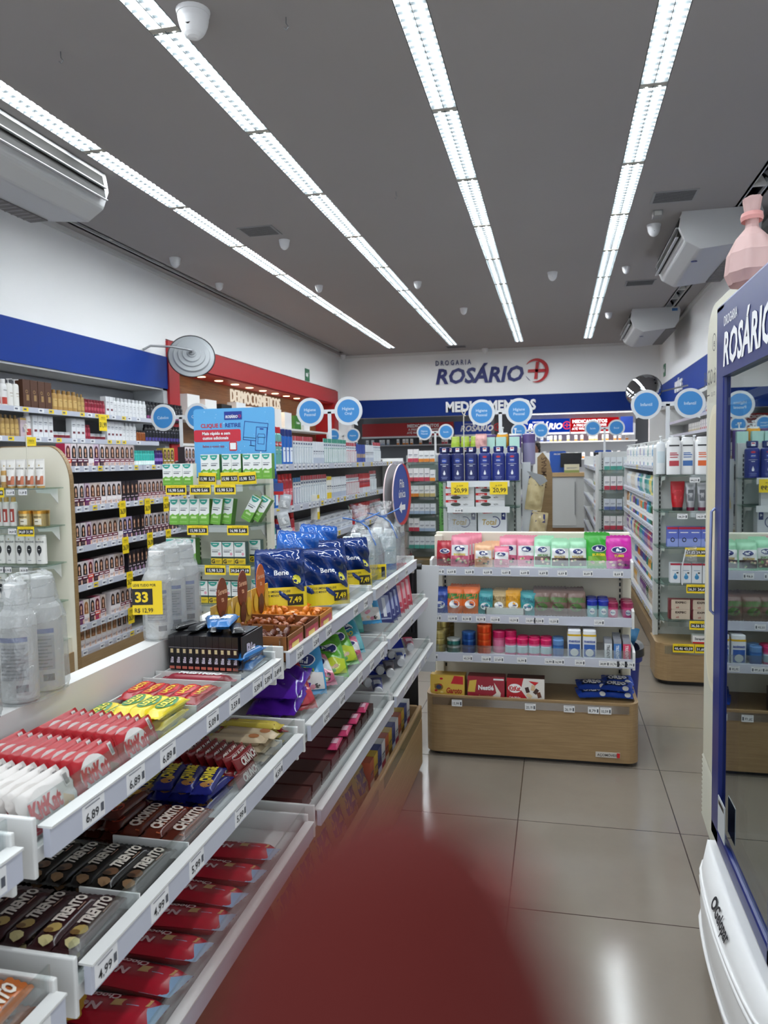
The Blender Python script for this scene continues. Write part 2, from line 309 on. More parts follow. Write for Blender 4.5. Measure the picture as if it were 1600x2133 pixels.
# ceiling odds and ends
def vent(x, y, w, d, lab):
    t = thing('ceiling_vent', lab, 'air vent', (x, y, CZ)); m = M(); m.box(-w / 2, w / 2, -d / 2, d / 2, -.008, 0, P('#8f8f90', .5)); ob('frame', m, t)
    m = M()
    for i in range(9): m.box(-w / 2 + .02, w / 2 - .02, -d / 2 + .02 + i * (d - .04) / 9, -d / 2 + .028 + i * (d - .04) / 9, -.012, -.008, P('#5c5c5e', .5))
    ob('slats', m, t)
vent(-2.73, 6.95, .34, .3, 'grey rectangular air vent between the two left light rows')
vent(.97, 7.0, .36, .3, 'grey rectangular air vent right of the rightmost light row')
vent(1.03, 10.3, .36, .3, 'dark grey air vent near the farther right air conditioner')
vent(-1.9, 15.0, .4, .25, 'small flat air vent in the ceiling near the back wall')
def dome(x, y, lab, r=.055, name='dome_camera'):
    t = thing(name, lab, 'security camera' if 'camera' in name else 'sensor', (x, y, CZ)); m = M(); m.loft([(-.02, r * 1.05, r * 1.05), (0, r * 1.1, r * 1.1)], 20, PAPER); ob('base', m, t)
    m = M(); m.loft([(-.02 - r * math.sin(a) * 1.5, r * math.cos(a), r * math.cos(a)) for a in [PI / 2 * i / 7 for i in range(7, -1, -1)]], 20, PAPER); ob('shell', m, t)
    m = M(); m.loft([(-.012, .001, .001), (-.012, r * .2, r * .2), (0, r * .22, r * .22)], 12, BLACK); ob('lens', m, t, (0, -r * .75, -r * .95), (math.radians(60), 0, 0))
dome(-1.71, 3.56, 'white dome security camera nearest, left of the second light row', .075)
dome(-3.95, 7.6, 'white dome camera above the left wall beside the ceiling slot')
dome(.903, 7.8, 'white dome camera beside the nearer right air conditioner', .06)
dome(-2.88, 9.27, 'small white dome camera left of the second light row, farther back', .045)
dome(-1.664, 9.43, 'small white dome camera right of the second light row', .045)
dome(-.044, 9.42, 'small white dome camera between the two right light rows', .055)
dome(.785, 9.41, 'small white dome camera right of the rightmost light row', .04)
dome(-4.0, 8.8, 'small white dome camera at the left ceiling slot', .045)
dome(-1.387, 15.45, 'small white dome camera above the store name', .06)
dome(-4.3, 15.4, 'small white dome camera in the back left ceiling corner', .05)
dome(-2.614, 7.3, 'small beige smoke detector beside the left air vent', .05, 'smoke_detector')
dome(-1.313, 11.25, 'small flat smoke detector between the middle light rows', .05, 'smoke_detector')
dome(.777, 12.3, 'small smoke detector far back right of the rightmost lights', .05, 'smoke_detector')
t = thing('emergency_lamp', 'small grey ceiling box beside the right air vent', 'lamp', (.885, 7.4, CZ)); m = M(); m.box(-.04, .04, -.06, .06, -.05, 0, P('#8a8a88', .5)); ob('body', m, t); m = M(); m.box(-.03, .03, -.065, -.06, -.045, -.01, P('#b5b5b0', .3)); ob('lens', m, t)
def hook(x, y, lab):
    m = M(); m.tube([(0, 0, 0), (0, 0, -.03), (.012, 0, -.045), (0, 0, -.06), (-.012, 0, -.048)], .003, STEEL, 6); tag(ob('ceiling_hook', m, None, (x, y, CZ)), lab, 'hook')
hook(-2.55, 3.72, 'small metal hook in the ceiling between the two left light rows'); hook(-1.294, 3.72, 'small metal hook in the ceiling between the middle light rows'); hook(-1.272, 6.26, 'tiny metal hook in the ceiling farther back between middle light rows')
# air conditioners: profile in x (towards the room = negative for right ones)
def aircon(x, y, L, flip, lab):
    t = thing('air_conditioner', lab, 'air conditioner', (x, y, CZ)); s = -1 if flip else 1     # s=1: outlet towards -x
    ACW = P('#c6c6c6', .35); GR = P('#1d1b19', .7, 0, .2)
    pr = [(0, 0), (.66, 0), (.68, -.05), (.66, -.2), (.6, -.3), (.16, -.34), (.03, -.26), (-.02, -.14)]
    m = M(); m.prism([(a * s, b) for a, b in pr], 0, L, ACW, 'y'); ob('body', m, t, bevel=.02)
    m = M()
    for k in range(2):
        z = -.06 - .085 * k; m.prism([(-.012 * s - .008 * k * s, z + .02), (-.026 * s - .006 * k * s, z - .056), (.02 * s, z - .056), (.02 * s, z + .02)], .06, L - .06, GR, 'y')  # near-black prisms: the shade inside the outlet recess, put in as colour
        m.box(min(-.02 * s, -.044 * s), max(-.02 * s, -.044 * s), .05, L - .05, z - .07, z - .065, ACW)
    ob('shaded_outlet_louvers', m, t)
    m = M(); m.box(min(.48 * s, .63 * s), max(.48 * s, .63 * s), .04, L - .04, -.318, -.29, P('#6d6866', .6))
    for i in range(22): m.box(min(.48 * s, .63 * s), max(.48 * s, .63 * s), .06 + i * (L - .12) / 22, .075 + i * (L - .12) / 22, -.322, -.318, P('#8b8785', .5))
    ob('intake_grille', m, t)
    m = M(); m.loft([(-.004, .028, .02), (0, .03, .022)], 16, NAVY); ob('logo_badge', m, t, (.18 * s, .45, -.342))
    m = M(); m.box(min(.56 * s, .64 * s), max(.56 * s, .64 * s), -.003, 0, -.06, -.02, P('#2e5f93', .5)); ob('rating_label', m, t)
aircon(-3.3, 3.7, 1.6, True, 'large grey ceiling air conditioner above the left wall')
aircon(1.1, 7.45, 1.6, False, 'nearer grey ceiling air conditioner above the right wall')
aircon(1.1, 12.1, 1.7, False, 'farther grey ceiling air conditioner above the right wall')

# ================================================================== WALL SIGNS
NB = P('#161f66', .4); REDL = P('#b5121b', .4); SW = P('#f1f1f2', .5)
def solid_text(parent, name, s, h, mt_, loc, rot, maxw=None, bold=.03, shear=0, depth=.02, sx=1):
    m = M(); m.text(lambda x, z: (x, -depth, z), s, 0, 0, h, mt_, maxw, bold, shear, sx=sx)
    V, F, x0, x1, y0, y1 = text_geo(s, bold, shear); base = list(m.v); nb = len(base); Fs = list(m.f)
    edge = {}
    for f in Fs:
        for i in range(len(f)):
            a, b = f[i], f[(i + 1) % len(f)]; edge[(a, b)] = edge.get((a, b), 0) + 1
    m.add([(x, 0, z) for x, _, z in base], [], mt_)
    for (a, b) in edge:
        if (b, a) not in edge: m.f.append((a, b, nb + b, nb + a)); m.m.append(0); m.sm.append(False)
    return ob(name, m, parent, loc, rot)
yw = YB - .002
t = thing('store_name_sign', 'large navy store name lettering with a red cross emblem on the white back wall', 'sign', (-1.3, yw, 2.8))
# measured on the wall plane: big letters x -2.43..-.6 , z 2.93..3.27
solid_text(t, 'small_lettering', 'D R O G A R I A', .1, NB, (-.74, 0, .6), (0, 0, 0), .72, .01)
solid_text(t, 'large_lettering', 'ROSÁRIO', .3, NB, (-.217, 0, .335), (0, 0, 0), 1.84, .03, .2)
f = lambda x, z: (x, -.03, z)
m = M(); m.ring(f, .915, .37, .165, .235, REDL, 40, math.radians(150), math.radians(-112), True); m.ring(f, .915, .37, .222, .235, NB, 20, math.radians(205), math.radians(240), True)
m.pol(f, [(.865, .2), (.925, .2), (.965, .54), (.905, .54)], REDL); m.pol(f, [(.74, .335), (1.09, .335), (1.1, .395), (.75, .395)], REDL)
ob('cross_emblem', m, t)
t = thing('lettering', 'white MEDICAMENTOS lettering on the blue band of the back wall', 'lettering', (-1.3, YB - .014, 2.51)); solid_text(t, 'letters', 'MEDICAMENTOS', .2, SW, (0, 0, 0), (0, 0, 0), 1.8, .04)
t = thing('lettering', 'white SAÚDE lettering on the blue band of the right wall', 'lettering', (XR - .014, 13.1, 2.56), -PI / 2); solid_text(t, 'letters', 'SAÚDE', .17, SW, (0, 0, 0), (0, 0, 0), .9, .03)
t = thing('lettering', 'glowing DERMOCOSMÉTICOS letters on the wooden alcove panel', 'lettering', (-4.79, 11.85, 2.47), PI / 2); solid_text(t, 'letters', 'DERMOCOSMÉTICOS', .2, emis('#fff0da', .75), (0, 0, 0), (0, 0, 0), 2.1, .0)
# alcove spotlights
for i in range(11):
    y = 8.95 + i * .55
    t = thing('spotlight', f'warm recessed spotlight, {nth(i)} from the near end of the red frame', 'spotlight', (-4.62, y, 2.6), 0, 'warm spotlights in the red frame'); m = M(); m.loft([(-.004, .05, .05), (0, .06, .06)], 14, emis('#ffd9a4', 9)); ob('lamp_lens', m, t)
    ld = bpy.data.lights.new('spot', 'SPOT'); ld.energy = 13; ld.color = (1, .72, .42); ld.spot_size = 1.5; ld.spot_blend = .6; ld.shadow_soft_size = .04
    lo = bpy.data.objects.new('spot_light', ld); COL.objects.link(lo); lo.parent = t; lo.location = (0, 0, -.03); lo.rotation_euler = (0, math.radians(-14), 0)
# shelf and lit product boxes in the alcove
DB = [('#f3f3f0', ''), ('#f3f3f0', ''), ('#17191c', '21'), ('#eef0f2', 'cetaphil'), ('#eef0f2', ''), ('#c8662c', ''), ('#eceae6', ''), ('#e9e9e9', ''), ('#3f7a33', 'Cicaplast'), ('#f0f0f0', 'SIGN')]
t = thing('alcove_shelf', 'white shelf unit inside the wooden alcove', 'shelf', (-4.62, 11.7, 0)); m = M()
for z in (.5, .9, 1.3, 1.7, 2.02): m.box(-.18, .17, -3.2, 3.2, z - .03, z, WHITE)
ob('boards', m, t)
wds = ['plain white', 'wide white', 'black number 21', 'white branded', 'narrow white', 'orange', 'cream', 'grey', 'green and white', 'white lettered']
for i, (c, s) in enumerate(DB):
    y = 9.0 + i * .5; h = .3 - (i % 3) * .03; m = M(); m.box(-.17, .17, -.07, .07, 0, h, P(c, .35)); f = front(-.07)
    m.v = [(x, y_, z) for x, y_, z in m.v]
    if s: m.text(f, s, .02, h * .5, .09 if s == '21' else .04, P('#f4f4f4' if c in ('#17191c', '#3f7a33') else '#2a2f3c'), .3)
    tag(ob('display_box', m, None, (-4.56, y, 2.021), (0, 0, PI / 2)), f'{wds[i]} display box on the top shelf of the wooden alcove', 'display box', 'display boxes in the alcove')
# exit signs
for (p, a, lab) in (((XL + .002, 13.4, 3.02), PI / 2, 'small green exit sign on the left wall above the red band'), ((XR - .002, 14.9, 3.0), -PI / 2, 'small green exit sign on the right wall above the blue band')):
    m = M(); m.box(-.12, .12, -.008, 0, -.11, .11, P('#1d6b46', .5)); f = front(-.008); m.pol(f, [(-.09, -.03), (0, -.03), (0, -.06), (.05, 0), (0, .06), (0, .03), (-.09, .03)], SW); m.ell(f, .07, .04, .015, .015, SW); tag(ob('exit_sign', m, None, p, (0, 0, a)), lab, 'exit sign')
# convex mirrors
def mirror(loc, rot, lab, back):
    t = thing('convex_mirror', lab, 'mirror', loc); t.rotation_euler = rot; r = .26
    m = M()
    if back: m.loft([(0, .001, .001), (.0, .05, .05), (-.012, .055, .055), (-.014, .1, .1), (-.03, .105, .105), (-.032, .15, .15), (-.05, .155, .155), (-.053, .2, .2), (-.075, .21, .21), (-.085, r, r)], 48, P('#a3a7aa', .38), caps=False)
    else: m.loft([(.09 * math.cos(a) - .09, r * math.sin(a), r * math.sin(a)) for a in [PI / 2 * i / 14 for i in range(15)]][1:], 48, P('#b9bcbf', .03, 1), caps=True)
    ob('disc', m, t)
    m = M(); pts = [(r * math.cos(2 * PI * i / 40), r * math.sin(2 * PI * i / 40), -.086) for i in range(41)]; m.tube(pts, .007, BLACK, 6); ob('rubber_rim', m, t)
    return t
t = mirror((-4.02, 8.05, 2.70), (math.radians(70), math.radians(0), math.radians(28)), 'round convex mirror seen from behind on a bracket at the left wall', True)
m = M(); m.tube([(0, 0, .0), (0, 0, .05), (-.2, .02, .09), (-.44, .0, .14), (-.52, -.05, .14)], .012, STEEL, 8); ob('bracket_arm', m, t); m = M(); m.loft([(0, .035, .035), (.012, .03, .03)], 14, STEEL); ob('hub', m, t)
t = mirror((1.24, 12.0, 2.45), (math.radians(68), 0, math.radians(-20)), 'round convex mirror reflecting the shop near the right wall', False)
m = M(); m.tube([(0, 0, -.09), (.1, 0, -.2), (.6, .1, -.2)], .012, STEEL, 8); ob('bracket_arm', m, t)
# ================================================================== SHOP FURNITURE
def rounded(x0, x1, y0, y1, r, n=5):
    """outline with rounded front corners (front = y0)"""
    P_ = [(x1, y1), (x0, y1)]
    for i in range(n + 1): a = PI + PI / 2 * i / n; P_.append((x0 + r + r * math.cos(a), y0 + r + r * math.sin(a)))
    for i in range(n + 1): a = 1.5 * PI + PI / 2 * i / n; P_.append((x1 - r + r * math.cos(a), y0 + r + r * math.sin(a)))
    return P_
def gondola(label, fr, L, H, zs, depth, baseh=.16, cat='shelf unit', ends=(0, 1), rail=.035, tags=True, boardc=None, back=None, uniq_guard=False):
    t = thing('shelving_gondola', label, cat, fr.w(0, 0, 0), fr.a)
    m = M(); m.box(0, L, depth, depth + .03, baseh, H, back or P('#5d5b5c', .5)); ob('back_panel', m, t)
    m = M(); m.prism(rounded(0, L, -.0, depth + .03, .05), .012, baseh - .01, WOOD, 'z'); ob('base', m, t)
    for e in ends:
        m = M(); x = e * L; m.box(x - .012, x + .012, .01, depth + .03, baseh, H + .01, WHITE); ob('side_panel', m, t)
    bay = .94
    for z in zs:
        m = M(); m.box(.012, L - .012, .02, depth, z - .022, z, boardc or WHITE); s = ob('shelf', m, t)
        m = M(); m.box(.012, L - .012, .0, .018, z - .03, z + .012, RAIL); f = front(0)
        x = bay
        while x < L - .1: m.rect(front(0, .001), x - .004, z - .032, x + .004, z + .014, P('#8c90a0', .4)); x += bay
        if tags:
            x = .06
            while x < L - .1:
                if random.random() < .8:
                    yl = random.random() < .12
                    m.rect(f, x, z - .026, x + .055, z + .008, YEL if yl else PAPER); m.rect(front(0, .0012), x + .008, z - .016, x + .034, z - .004, P('#5a5e70', .5)); m.rect(front(0, .0012), x + .038, z - .018, x + .048, z - .002, P('#8a8ea0', .5))
                x += random.uniform(.075, .12)
        ob('price_rail', m, s)
    return t
def promo(t, fr, lx, z, txt, w=.062, h=.085, dark=False, y=-.004):
    m = M(); V = []
    m.box(-w / 2, w / 2, -.0012, 0, -h, 0, YEL); f = front(-.0012)
    if dark: m.rect(f, -w * .46, -h * .88, w * .46, -h * .42, BLACK); m.text(front(-.0018), txt, 0, -h * .65, h * .26, SW, w * .86, .02); m.text(front(-.0018), 'LEVE 2 PAGUE MENOS', 0, -h * .2, h * .12, INK, w * .8, 0)
    else:
        m.text(front(-.0018), txt, 0, -h * .62, h * .3, INK, w * .86, .02); m.text(front(-.0018), 'OFERTA', 0, -h * .2, h * .12, INK, w * .6, 0); m.rect(front(-.0018), -w * .35, -h * .32, w * .35, -h * .3, P('#8a7a20'))
    return ob('promo_tag', m, t, (lx, y, z))
# --- dye gondola (left) and toothpaste gondola (middle left)
G1 = Fr(-3.2, 4.56, PI / 2)
dyez = [1.435, 1.158, .882, .612, .335, .16]
g1 = gondola('long shelving run of hair colour boxes with yellow hanging price tags', G1, 3.5, 1.47, dyez, .27)
G2 = Fr(-1.7, 4.42, PI / 2)
tz = [1.425, 1.15, .885, .62, .36, .16]
g2 = gondola('long shelving run of toothpaste and mouthwash behind the round queue sign', G2, 4.15, 1.46, tz, .25)
def find(t, name, i=0): return sorted([c for c in t.children if c.name.split('.')[0] == name], key=lambda o: -0 if not o.data else 0)[i]
def shelves(t): return [c for c in t.children if c.name.split('.')[0] == 'shelf']
# yellow hanging tags of the dye run (positions along the run from the photo)
for si, xs in ((1, (.62, .98, 1.28)), (2, (.64, 1.0, 1.3)), (3, (.68, 1.02)), (4, (.68, .98))):
    s = shelves(g1)[si]
    for x in xs: promo(s, G1, x, dyez[si] + .02, '26,59', .085, .125)
# --- infantil gondola right, faces -x
G4 = Fr(.7, 8.6, -PI / 2)
iz = [1.36, 1.13, .9, .68, .46, .24]
g4 = gondola('long shelving run of baby and hair products on the right', G4, 3.27, 1.4, iz, .25, back=P('#8d8f95', .5))
# --- upper wall shelves on the left wall
GW = Fr(-4.3, 4.0, PI / 2)
t = thing('wall_shelving', 'tall shelves with shampoo bottles set in the left wall below the blue band', 'shelf unit', GW.w(0, 0, 0), GW.a)
m = M(); m.box(0, 4.1, .5, .53, .02, 2.28, P('#b4b6ba', .5)); ob('back_panel', m, t)
wz = [1.93, 1.685, 1.42, 1.15, .88]
for z in wz:
    m = M(); m.box(.0, 3.75, .02, .5, z - .025, z, WHITE); s = ob('shelf', m, t)
    m = M(); m.box(.0, 3.75, .0, .018, z - .03, z + .014, RAIL); x = .1
    while x < 3.6:
        if random.random() < .8: m.rect(front(0), x, z - .024, x + .07, z + .01, YEL if random.random() < .35 else PAPER); m.rect(front(0, .0012), x + .01, z - .014, x + .045, z, P('#5a5e70', .5))
        x += random.uniform(.1, .2)
    ob('price_rail', m, s)
for si, x, s_ in ((0, 2.68, '31,99'), (1, 1.62, '19,90')): promo(shelves(t)[si], GW, x, wz[si] + .01, s_, .13, .16)

# --- end caps: panel, side trims, glass shelves with brackets, wooden base
def endcap(label, xc, y, w, H, zs, depth, baseH, name='end_display', curved=None, panel=CREAM, base=True, rails=False, zb=.3):
    t = thing(name, label, 'display unit', (xc, y, 0))
    h = w / 2
    m = M(); m.box(-h, h, 0, .02, .02, H, panel)
    m.box(-h, -h + .03, -.035, 0, .02, H, panel); m.box(h - .03, h, -.035, 0, .02, H, panel)
    ob('back_panel', m, t, bevel=.002)
    m = M()
    for s in (-1, 1):
        z = zs[-1] - .12
        while z < H - .06: m.box(s * (h - .042) - .004, s * (h - .042) + .004, -.0015, 0, z, z + .018, BLACK); z += .03
    ob('slotted_rails', m, t)
    for z in zs:
        m = M(); k = .06
        m.prism([(-h, 0), (-h, -depth + k), (-h + k, -depth), (h - k, -depth), (h, -depth + k), (h, 0)], z - .008, z, GLASS, 'z')
        m.tube([(-h, -depth + k, z - .004), (-h + k, -depth, z - .004), (h - k, -depth, z - .004), (h, -depth + k, z - .004)], .0028, P('#2f4540', .2), 4)
        s = ob('shelf', m, t)
        for sx in (-1, 1):
            m = M(); m.prism([(0, 0), (-depth * .85, 0), (-depth * .8, -.02), (-depth * .3, -.03), (-.01, -.09), (0, -.1)], sx * (h - .045) - .002, sx * (h - .045) + .002, WHITE, 'x'); m.v = [(x, y_, zz + z - .009) for x, y_, zz in m.v]; ob('bracket', m, s)
        m = M(); m.box(-h + k, h - k, -depth - .004, -depth - .001, z - .036, z + .004, P('#d5d8da', .15) if rails else GUARD); ob('price_rail', m, s)
    if base:
        m = M(); m.prism(rounded(-h - .01, h + .01, -depth - .02, .03, .09, 6), .03, baseH, WOOD, 'z'); ob('base', m, t, bevel=.004)
        m = M(); m.prism(rounded(-h + .01, h - .01, -depth + .01, .02, .07, 6), .0, .03, BLACK, 'z'); ob('plinth', m, t)
        m = M(); m.box(-h + .04, h - .04, -depth - .026, -depth - .022, baseH - .06, baseH - .01, GUARD); ob('price_rail', m, t)
    return t
def tagcard(t, x, y, z, s, w=.05, h=.028, col=None, txt=INK, name='price_tag'):
    m = M(); m.box(-w / 2, w / 2, -.001, 0, -h / 2, h / 2, col or PAPER); f = front(-.001)
    m.text(f, s, -w * .1, -h * .06, h * .42, txt, w * .6, .015); m.rect(f, w * .3, -h * .3, w * .44, h * .2, P('#50535c')); m.rect(f, -w * .4, h * .36, w * .3, h * .41, P('#8d9099'))
    return ob(name, m, t, (x, y, z))
def ylcard(t, x, y, z, s, w=.11, h=.052):
    m = M(); m.box(-w / 2, w / 2, -.001, 0, -h / 2, h / 2, YEL); f = front(-.001); m.rect(f, -w * .45, -h * .28, w * .45, h * .22, BLACK); m.text(front(-.0016), s, 0, -h * .03, h * .3, SW, w * .84, .02); m.text(f, 'leve 3 pague menos', 0, h * .35, h * .11, INK, w * .8, 0)
    return ob('price_tag', m, t, (x, y, z))
# green box end cap
ez2 = [1.325, 1.095, .868, .64, .41]
E2 = endcap('cream end display of green and white medicine boxes under the blue board', -1.915, 4.3, .52, 1.36, ez2, .3, .26)
S = shelves(E2)
for si, L_ in ((0, ((-.205, '16,98 5,66'), (-.055, '16,98 5,66'), (.095, '15,98 5,33'))), (1, ((-.08, '15,98 5,33'), (.165, '16,98 5,66'))), (2, ((.02, '15,98 5,33'), (.17, '39,54 18,19')))):
    for x, s in L_: ylcard(S[si], x, -.306, ez2[si] - .024, s, .128, .055)
# shampoo end cap: broad back panel with rounded, wood-edged top corners
ez1 = [1.31, 1.062, .815, .56, .3]
E1 = endcap('cream end display of gold and white shampoo products with rounded wood-edged panel', -3.47, 4.46, .58, .3, ez1, .26, .2)
pr_ = [(-.325, .02), (.325, .02)] + [(.325 - .16 * (1 - math.cos(a)), 1.33 + .25 * math.sin(a)) for a in [PI / 2 * i / 12 for i in range(13)]] + [(-.325 + .16 * (1 - math.sin(a)), 1.33 + .25 * math.cos(a)) for a in [PI / 2 * i / 12 for i in range(13)]]
m = M(); m.prism(pr_, .02, .05, CREAM, 'y'); ob('rounded_panel', m, E1)
m = M(); q = pr_[1:]
for a, b in zip(q, q[1:]):
    n_ = Vector((b[1] - a[1], a[0] - b[0])).normalized() * .006; m.add([(a[0], .018, a[1]), (b[0], .018, b[1]), (b[0] + n_.x, .018, b[1] + n_.y), (a[0] + n_.x, .018, a[1] + n_.y), (a[0], .055, a[1]), (b[0], .055, b[1]), (b[0] + n_.x, .055, b[1] + n_.y), (a[0] + n_.x, .055, a[1] + n_.y)], [(0, 1, 2, 3), (4, 7, 6, 5), (3, 2, 6, 7), (0, 4, 5, 1)], WOOD_EDGE)
ob('wooden_edge', m, E1)
S = shelves(E1)
for si, L_ in ((0, ((.10, '31,69'), (.19, '31,89'))), (1, ((-.02, '22,29'), (.1, '34,69'))), (2, ((.0, '29,99'), (.05, '30,99'), (.17, '30,99')))):
    for x, s in L_: tagcard(S[si], x, -.268, ez1[si] - .022, s, .06, .036)
ylcard(S[0], -.01, -.27, ez1[0] - .022, '33,29 29,99', .13, .062); ylcard(S[1], .2, -.27, ez1[1] - .022, '34,69 31,99', .12, .062)
# blue bottle end cap (G3)
ez3 = [1.30, 1.13, .93, .7, .47]
E3 = endcap('white end display of navy lotion bottles behind the candy gondola', -.505, 5.3, .53, 1.52, ez3, .26, .26, rails=True, panel=P('#c9cbc9', .45))
S = shelves(E3)
for x in (-.12, .135):
    m = M(); w, h = .115, .082; m.box(-w / 2, w / 2, -.001, 0, -h / 2, h / 2, YEL); f = front(-.001); m.text(f, '20,99', .005, -.012, .028, INK, .095, .02); m.text(f, 'de 25,99', .0, .018, .009, INK, .05, .01); m.text(f, 'por 20,99', -.03, .006, .006, INK, .03, 0)
    ob('promo_card', m, S[0], (x, -.268, ez3[0] - .045))
tagcard(S[1], -.13, -.268, ez3[1] - .02, '39,99', .06, .03)
# right end cap (white bottles, tubes, boxes)
ez4 = [1.325, 1.1, .873, .643, .413]
E4 = endcap('white end display with a wooden base beside the tall ice cream cooler', .93, 5.3, .62, 1.5, ez4, .27, .265, panel=P('#c9cac8', .45))
S = shelves(E4)
for x, s in ((-.1, '44,59'), (.02, '44,59')): tagcard(S[0], x, -.278, ez4[0] - .03, s, .06, .03)
for x, s in ((-.17, '34,59'), (-.06, '14,59'), (.07, '34,59')): tagcard(S[1], x, -.278, ez4[1] - .03, s, .06, .032)
for si, x, s in ((2, -.09, '31,62 29,99'), (3, -.08, '26,31 24,69'), (4, -.06, '36,56 35,69')): ylcard(S[si], x, -.278, ez4[si] - .026, s, .125, .055)
for x, s in ((-.16, '46,46 43,59'), (-.03, '31,60 30,59'), (.1, '28,40 27,99')): ylcard(E4, x, -.3, .245, s, .125, .055)
m = M(); m.tube([(0, 0, 0), (-.02, 0, -.1), (-.02, 0, -.22)], .004, P('#d8dadc', .2), 6); m.pol(lambda x, z: (x, 0, z), [(0, 0), (.06, .03), (.065, -.09), (.01, -.07), (-.005, -.05)], FILM)
tag(ob('plastic_shelf_hook', m, None, (.775, 4.97, .87)), 'clear plastic strip holder hanging from the right end display', 'hanger')

# medicine end cap far (G6) with green side board, gondola behind
E6 = endcap('farther narrow display of small white boxes beside the green board', -1.52, 8.9, .42, 1.5, [1.42, 1.2, 1.02, .82, .62, .42], .22, .3, panel=P('#a9abaa', .5))
m = M(); m.prism([(-.05, 0.2), (.05, .2), (.05, 1.42), (.03, 1.47), (-.03, 1.47), (-.05, 1.42)], 0, .02, P('#5d9a4c', .5), 'y'); o = ob('category_board', m, None, (-1.27, 8.7, 0)); tag(o, 'tall green NUTRICIONAIS E ADOÇANTES board beside the far display', 'sign board')
m = M(); m.text(lambda x, z: (x, -.001, z), 'NUTRICIONAIS E ADOÇANTES', 0, 1.1, .05, P('#1d3d22'), .8, .01, rot=PI / 2); ob('lettering', m, o)
m = M(); m.prism([(-.05, 0), (.06, 0), (.06, .55), (.09, .6), (.09, 1.3), (.06, 1.42), (0, 1.5), (-.05, 1.45)], 0, .02, WOOD_EDGE, 'y'); o = ob('category_board', m, None, (-.13, 7.4, 0)); tag(o, 'tall brown wooden VITAMINAS board right of the lotion display', 'sign board')
m = M(); m.text(lambda x, z: (x, -.0015, z), 'VITAMINAS', .01, 1.3, .05, P('#4a3018'), .3, .01, rot=PI / 2); ob('lettering', m, o)
# G3 body behind its endcap, seen over the top and on its right side, faces +x
G3 = Fr(-.25, 5.4, PI / 2)
g3 = gondola('shelving run behind the lotion display with hanging packs on its end', G3, 3.4, 1.5, [1.4, 1.15, .9, .65, .4], .25)
# far gondolas
G7 = Fr(.42, 12.65, -PI / 2)
g7 = gondola('far shelving run left of the baby products aisle', G7, 3.6, 1.45, [1.32, 1.1, .88, .66, .44, .22], .3, back=P('#8d8f95', .5))
E7 = endcap('far white end display with small packs in the right aisle', .63, 8.95, .34, 1.5, [1.3, 1.08, .86, .64, .42], .22, .26, panel=P('#c9cac8', .45))
G8 = Fr(-1.5, 9.3, PI / 2)
g8 = gondola('far shelving run in front of the pharmacy counter', G8, 4.0, 1.5, [1.38, 1.15, .92, .69, .45], .25)
G9 = Fr(-.1, 9.8, PI / 2)
g9 = gondola('far narrow shelving run right of the middle aisle', G9, 2.6, 1.5, [1.38, 1.15, .92, .69, .45], .25)
# right wall shelving under the SAUDE band
GR = Fr(1.9, 14.5, -PI / 2)
g10 = gondola('wall shelving below the SAÚDE band on the right wall', GR, 8.0, 2.25, [2.0, 1.78, 1.55, 1.3], .3, back=P('#9a9ca2', .5), tags=False)

# ------------------------------------------------------------ candy gondola (front, faces -y)
t0 = thing('candy_gondola', 'white shelf gondola with a wooden base full of sweets facing the aisle', 'shelf unit', (-.135, 3.66, 0)); GC = Fr(-.135, 3.66, 0)
m = M(); m.box(-.495, .495, .36, .39, .02, 1.065, CREAM); m.box(-.5, -.455, .34, .36, .29, 1.05, CREAM); m.box(.455, .5, .34, .36, .29, 1.05, CREAM); ob('back_panel', m, t0, bevel=.006)
m = M()
for s in (-1, 1):
    z = .34
    while z < 1.0: m.box(s * .447 - .004, s * .447 + .004, .3575, .36, z, z + .018, BLACK); z += .03
ob('slotted_rails', m, t0)
cz = [.905, .68, .497]; cy = [.13, .075, .02]
GT = {0: [(-.44, '6,99'), (-.38, '6,69'), (-.29, '6,69'), (-.2, '6,69'), (-.11, '6,69'), (-.02, '6,69'), (.07, '6,69'), (.16, '6,69'), (.28, '8,69'), (.42, '8,69')],
      1: [(-.45, '8,39'), (-.37, '10,99'), (-.3, '8,39'), (-.23, '8,39'), (-.16, '10,59'), (-.07, '10,59'), (.01, '10,59'), (.05, '10,59'), (.12, '10,59'), (.33, '17,39')],
      2: [(-.46, '43,29'), (-.29, '43,29'), (-.2, '26,69'), (-.14, '27,69'), (-.03, '16,99'), (.1, '16,99'), (.145, '16,99'), (.24, '39,39'), (.35, '38,89'), (.395, '19,79'), (.43, '19,79'), (.465, '19,79')]}
for i, (z, y) in enumerate(zip(cz, cy)):
    m = M(); m.box(-.48, .48, y, .358, z - .02, z, WHITE); s = ob('shelf', m, t0)
    for sx in (-1, 1):
        m = M(); m.prism([(y - .01, z - .045), (y - .01, z + .04), (y + .06, z + .05), (.35, z + .03), (.35, z - .03), (y + .05, z - .045)], sx * .484 - .006, sx * .484 + .006, WHITE, 'x'); ob('side_bracket', m, s, bevel=.002)
    m = M(); m.box(-.478, .478, y - .014, y - .004, z - .036, z + .006, RAIL); ob('price_rail', m, s)
    m = M(); m.box(-.478, .478, y - .003, y - .0005, z, z + .045, GUARD); ob('front_guard', m, s)
    for x, p in GT[i]: tagcard(s, x, y - .0145, z - .016, p, .046, .026)
m = M(); ow = rounded(-.495, .505, -.03, .39, .055, 6); m.prism(ow, .02, .235, WOOD, 'z')
iw = rounded(-.48, .49, -.015, .375, .045, 6)
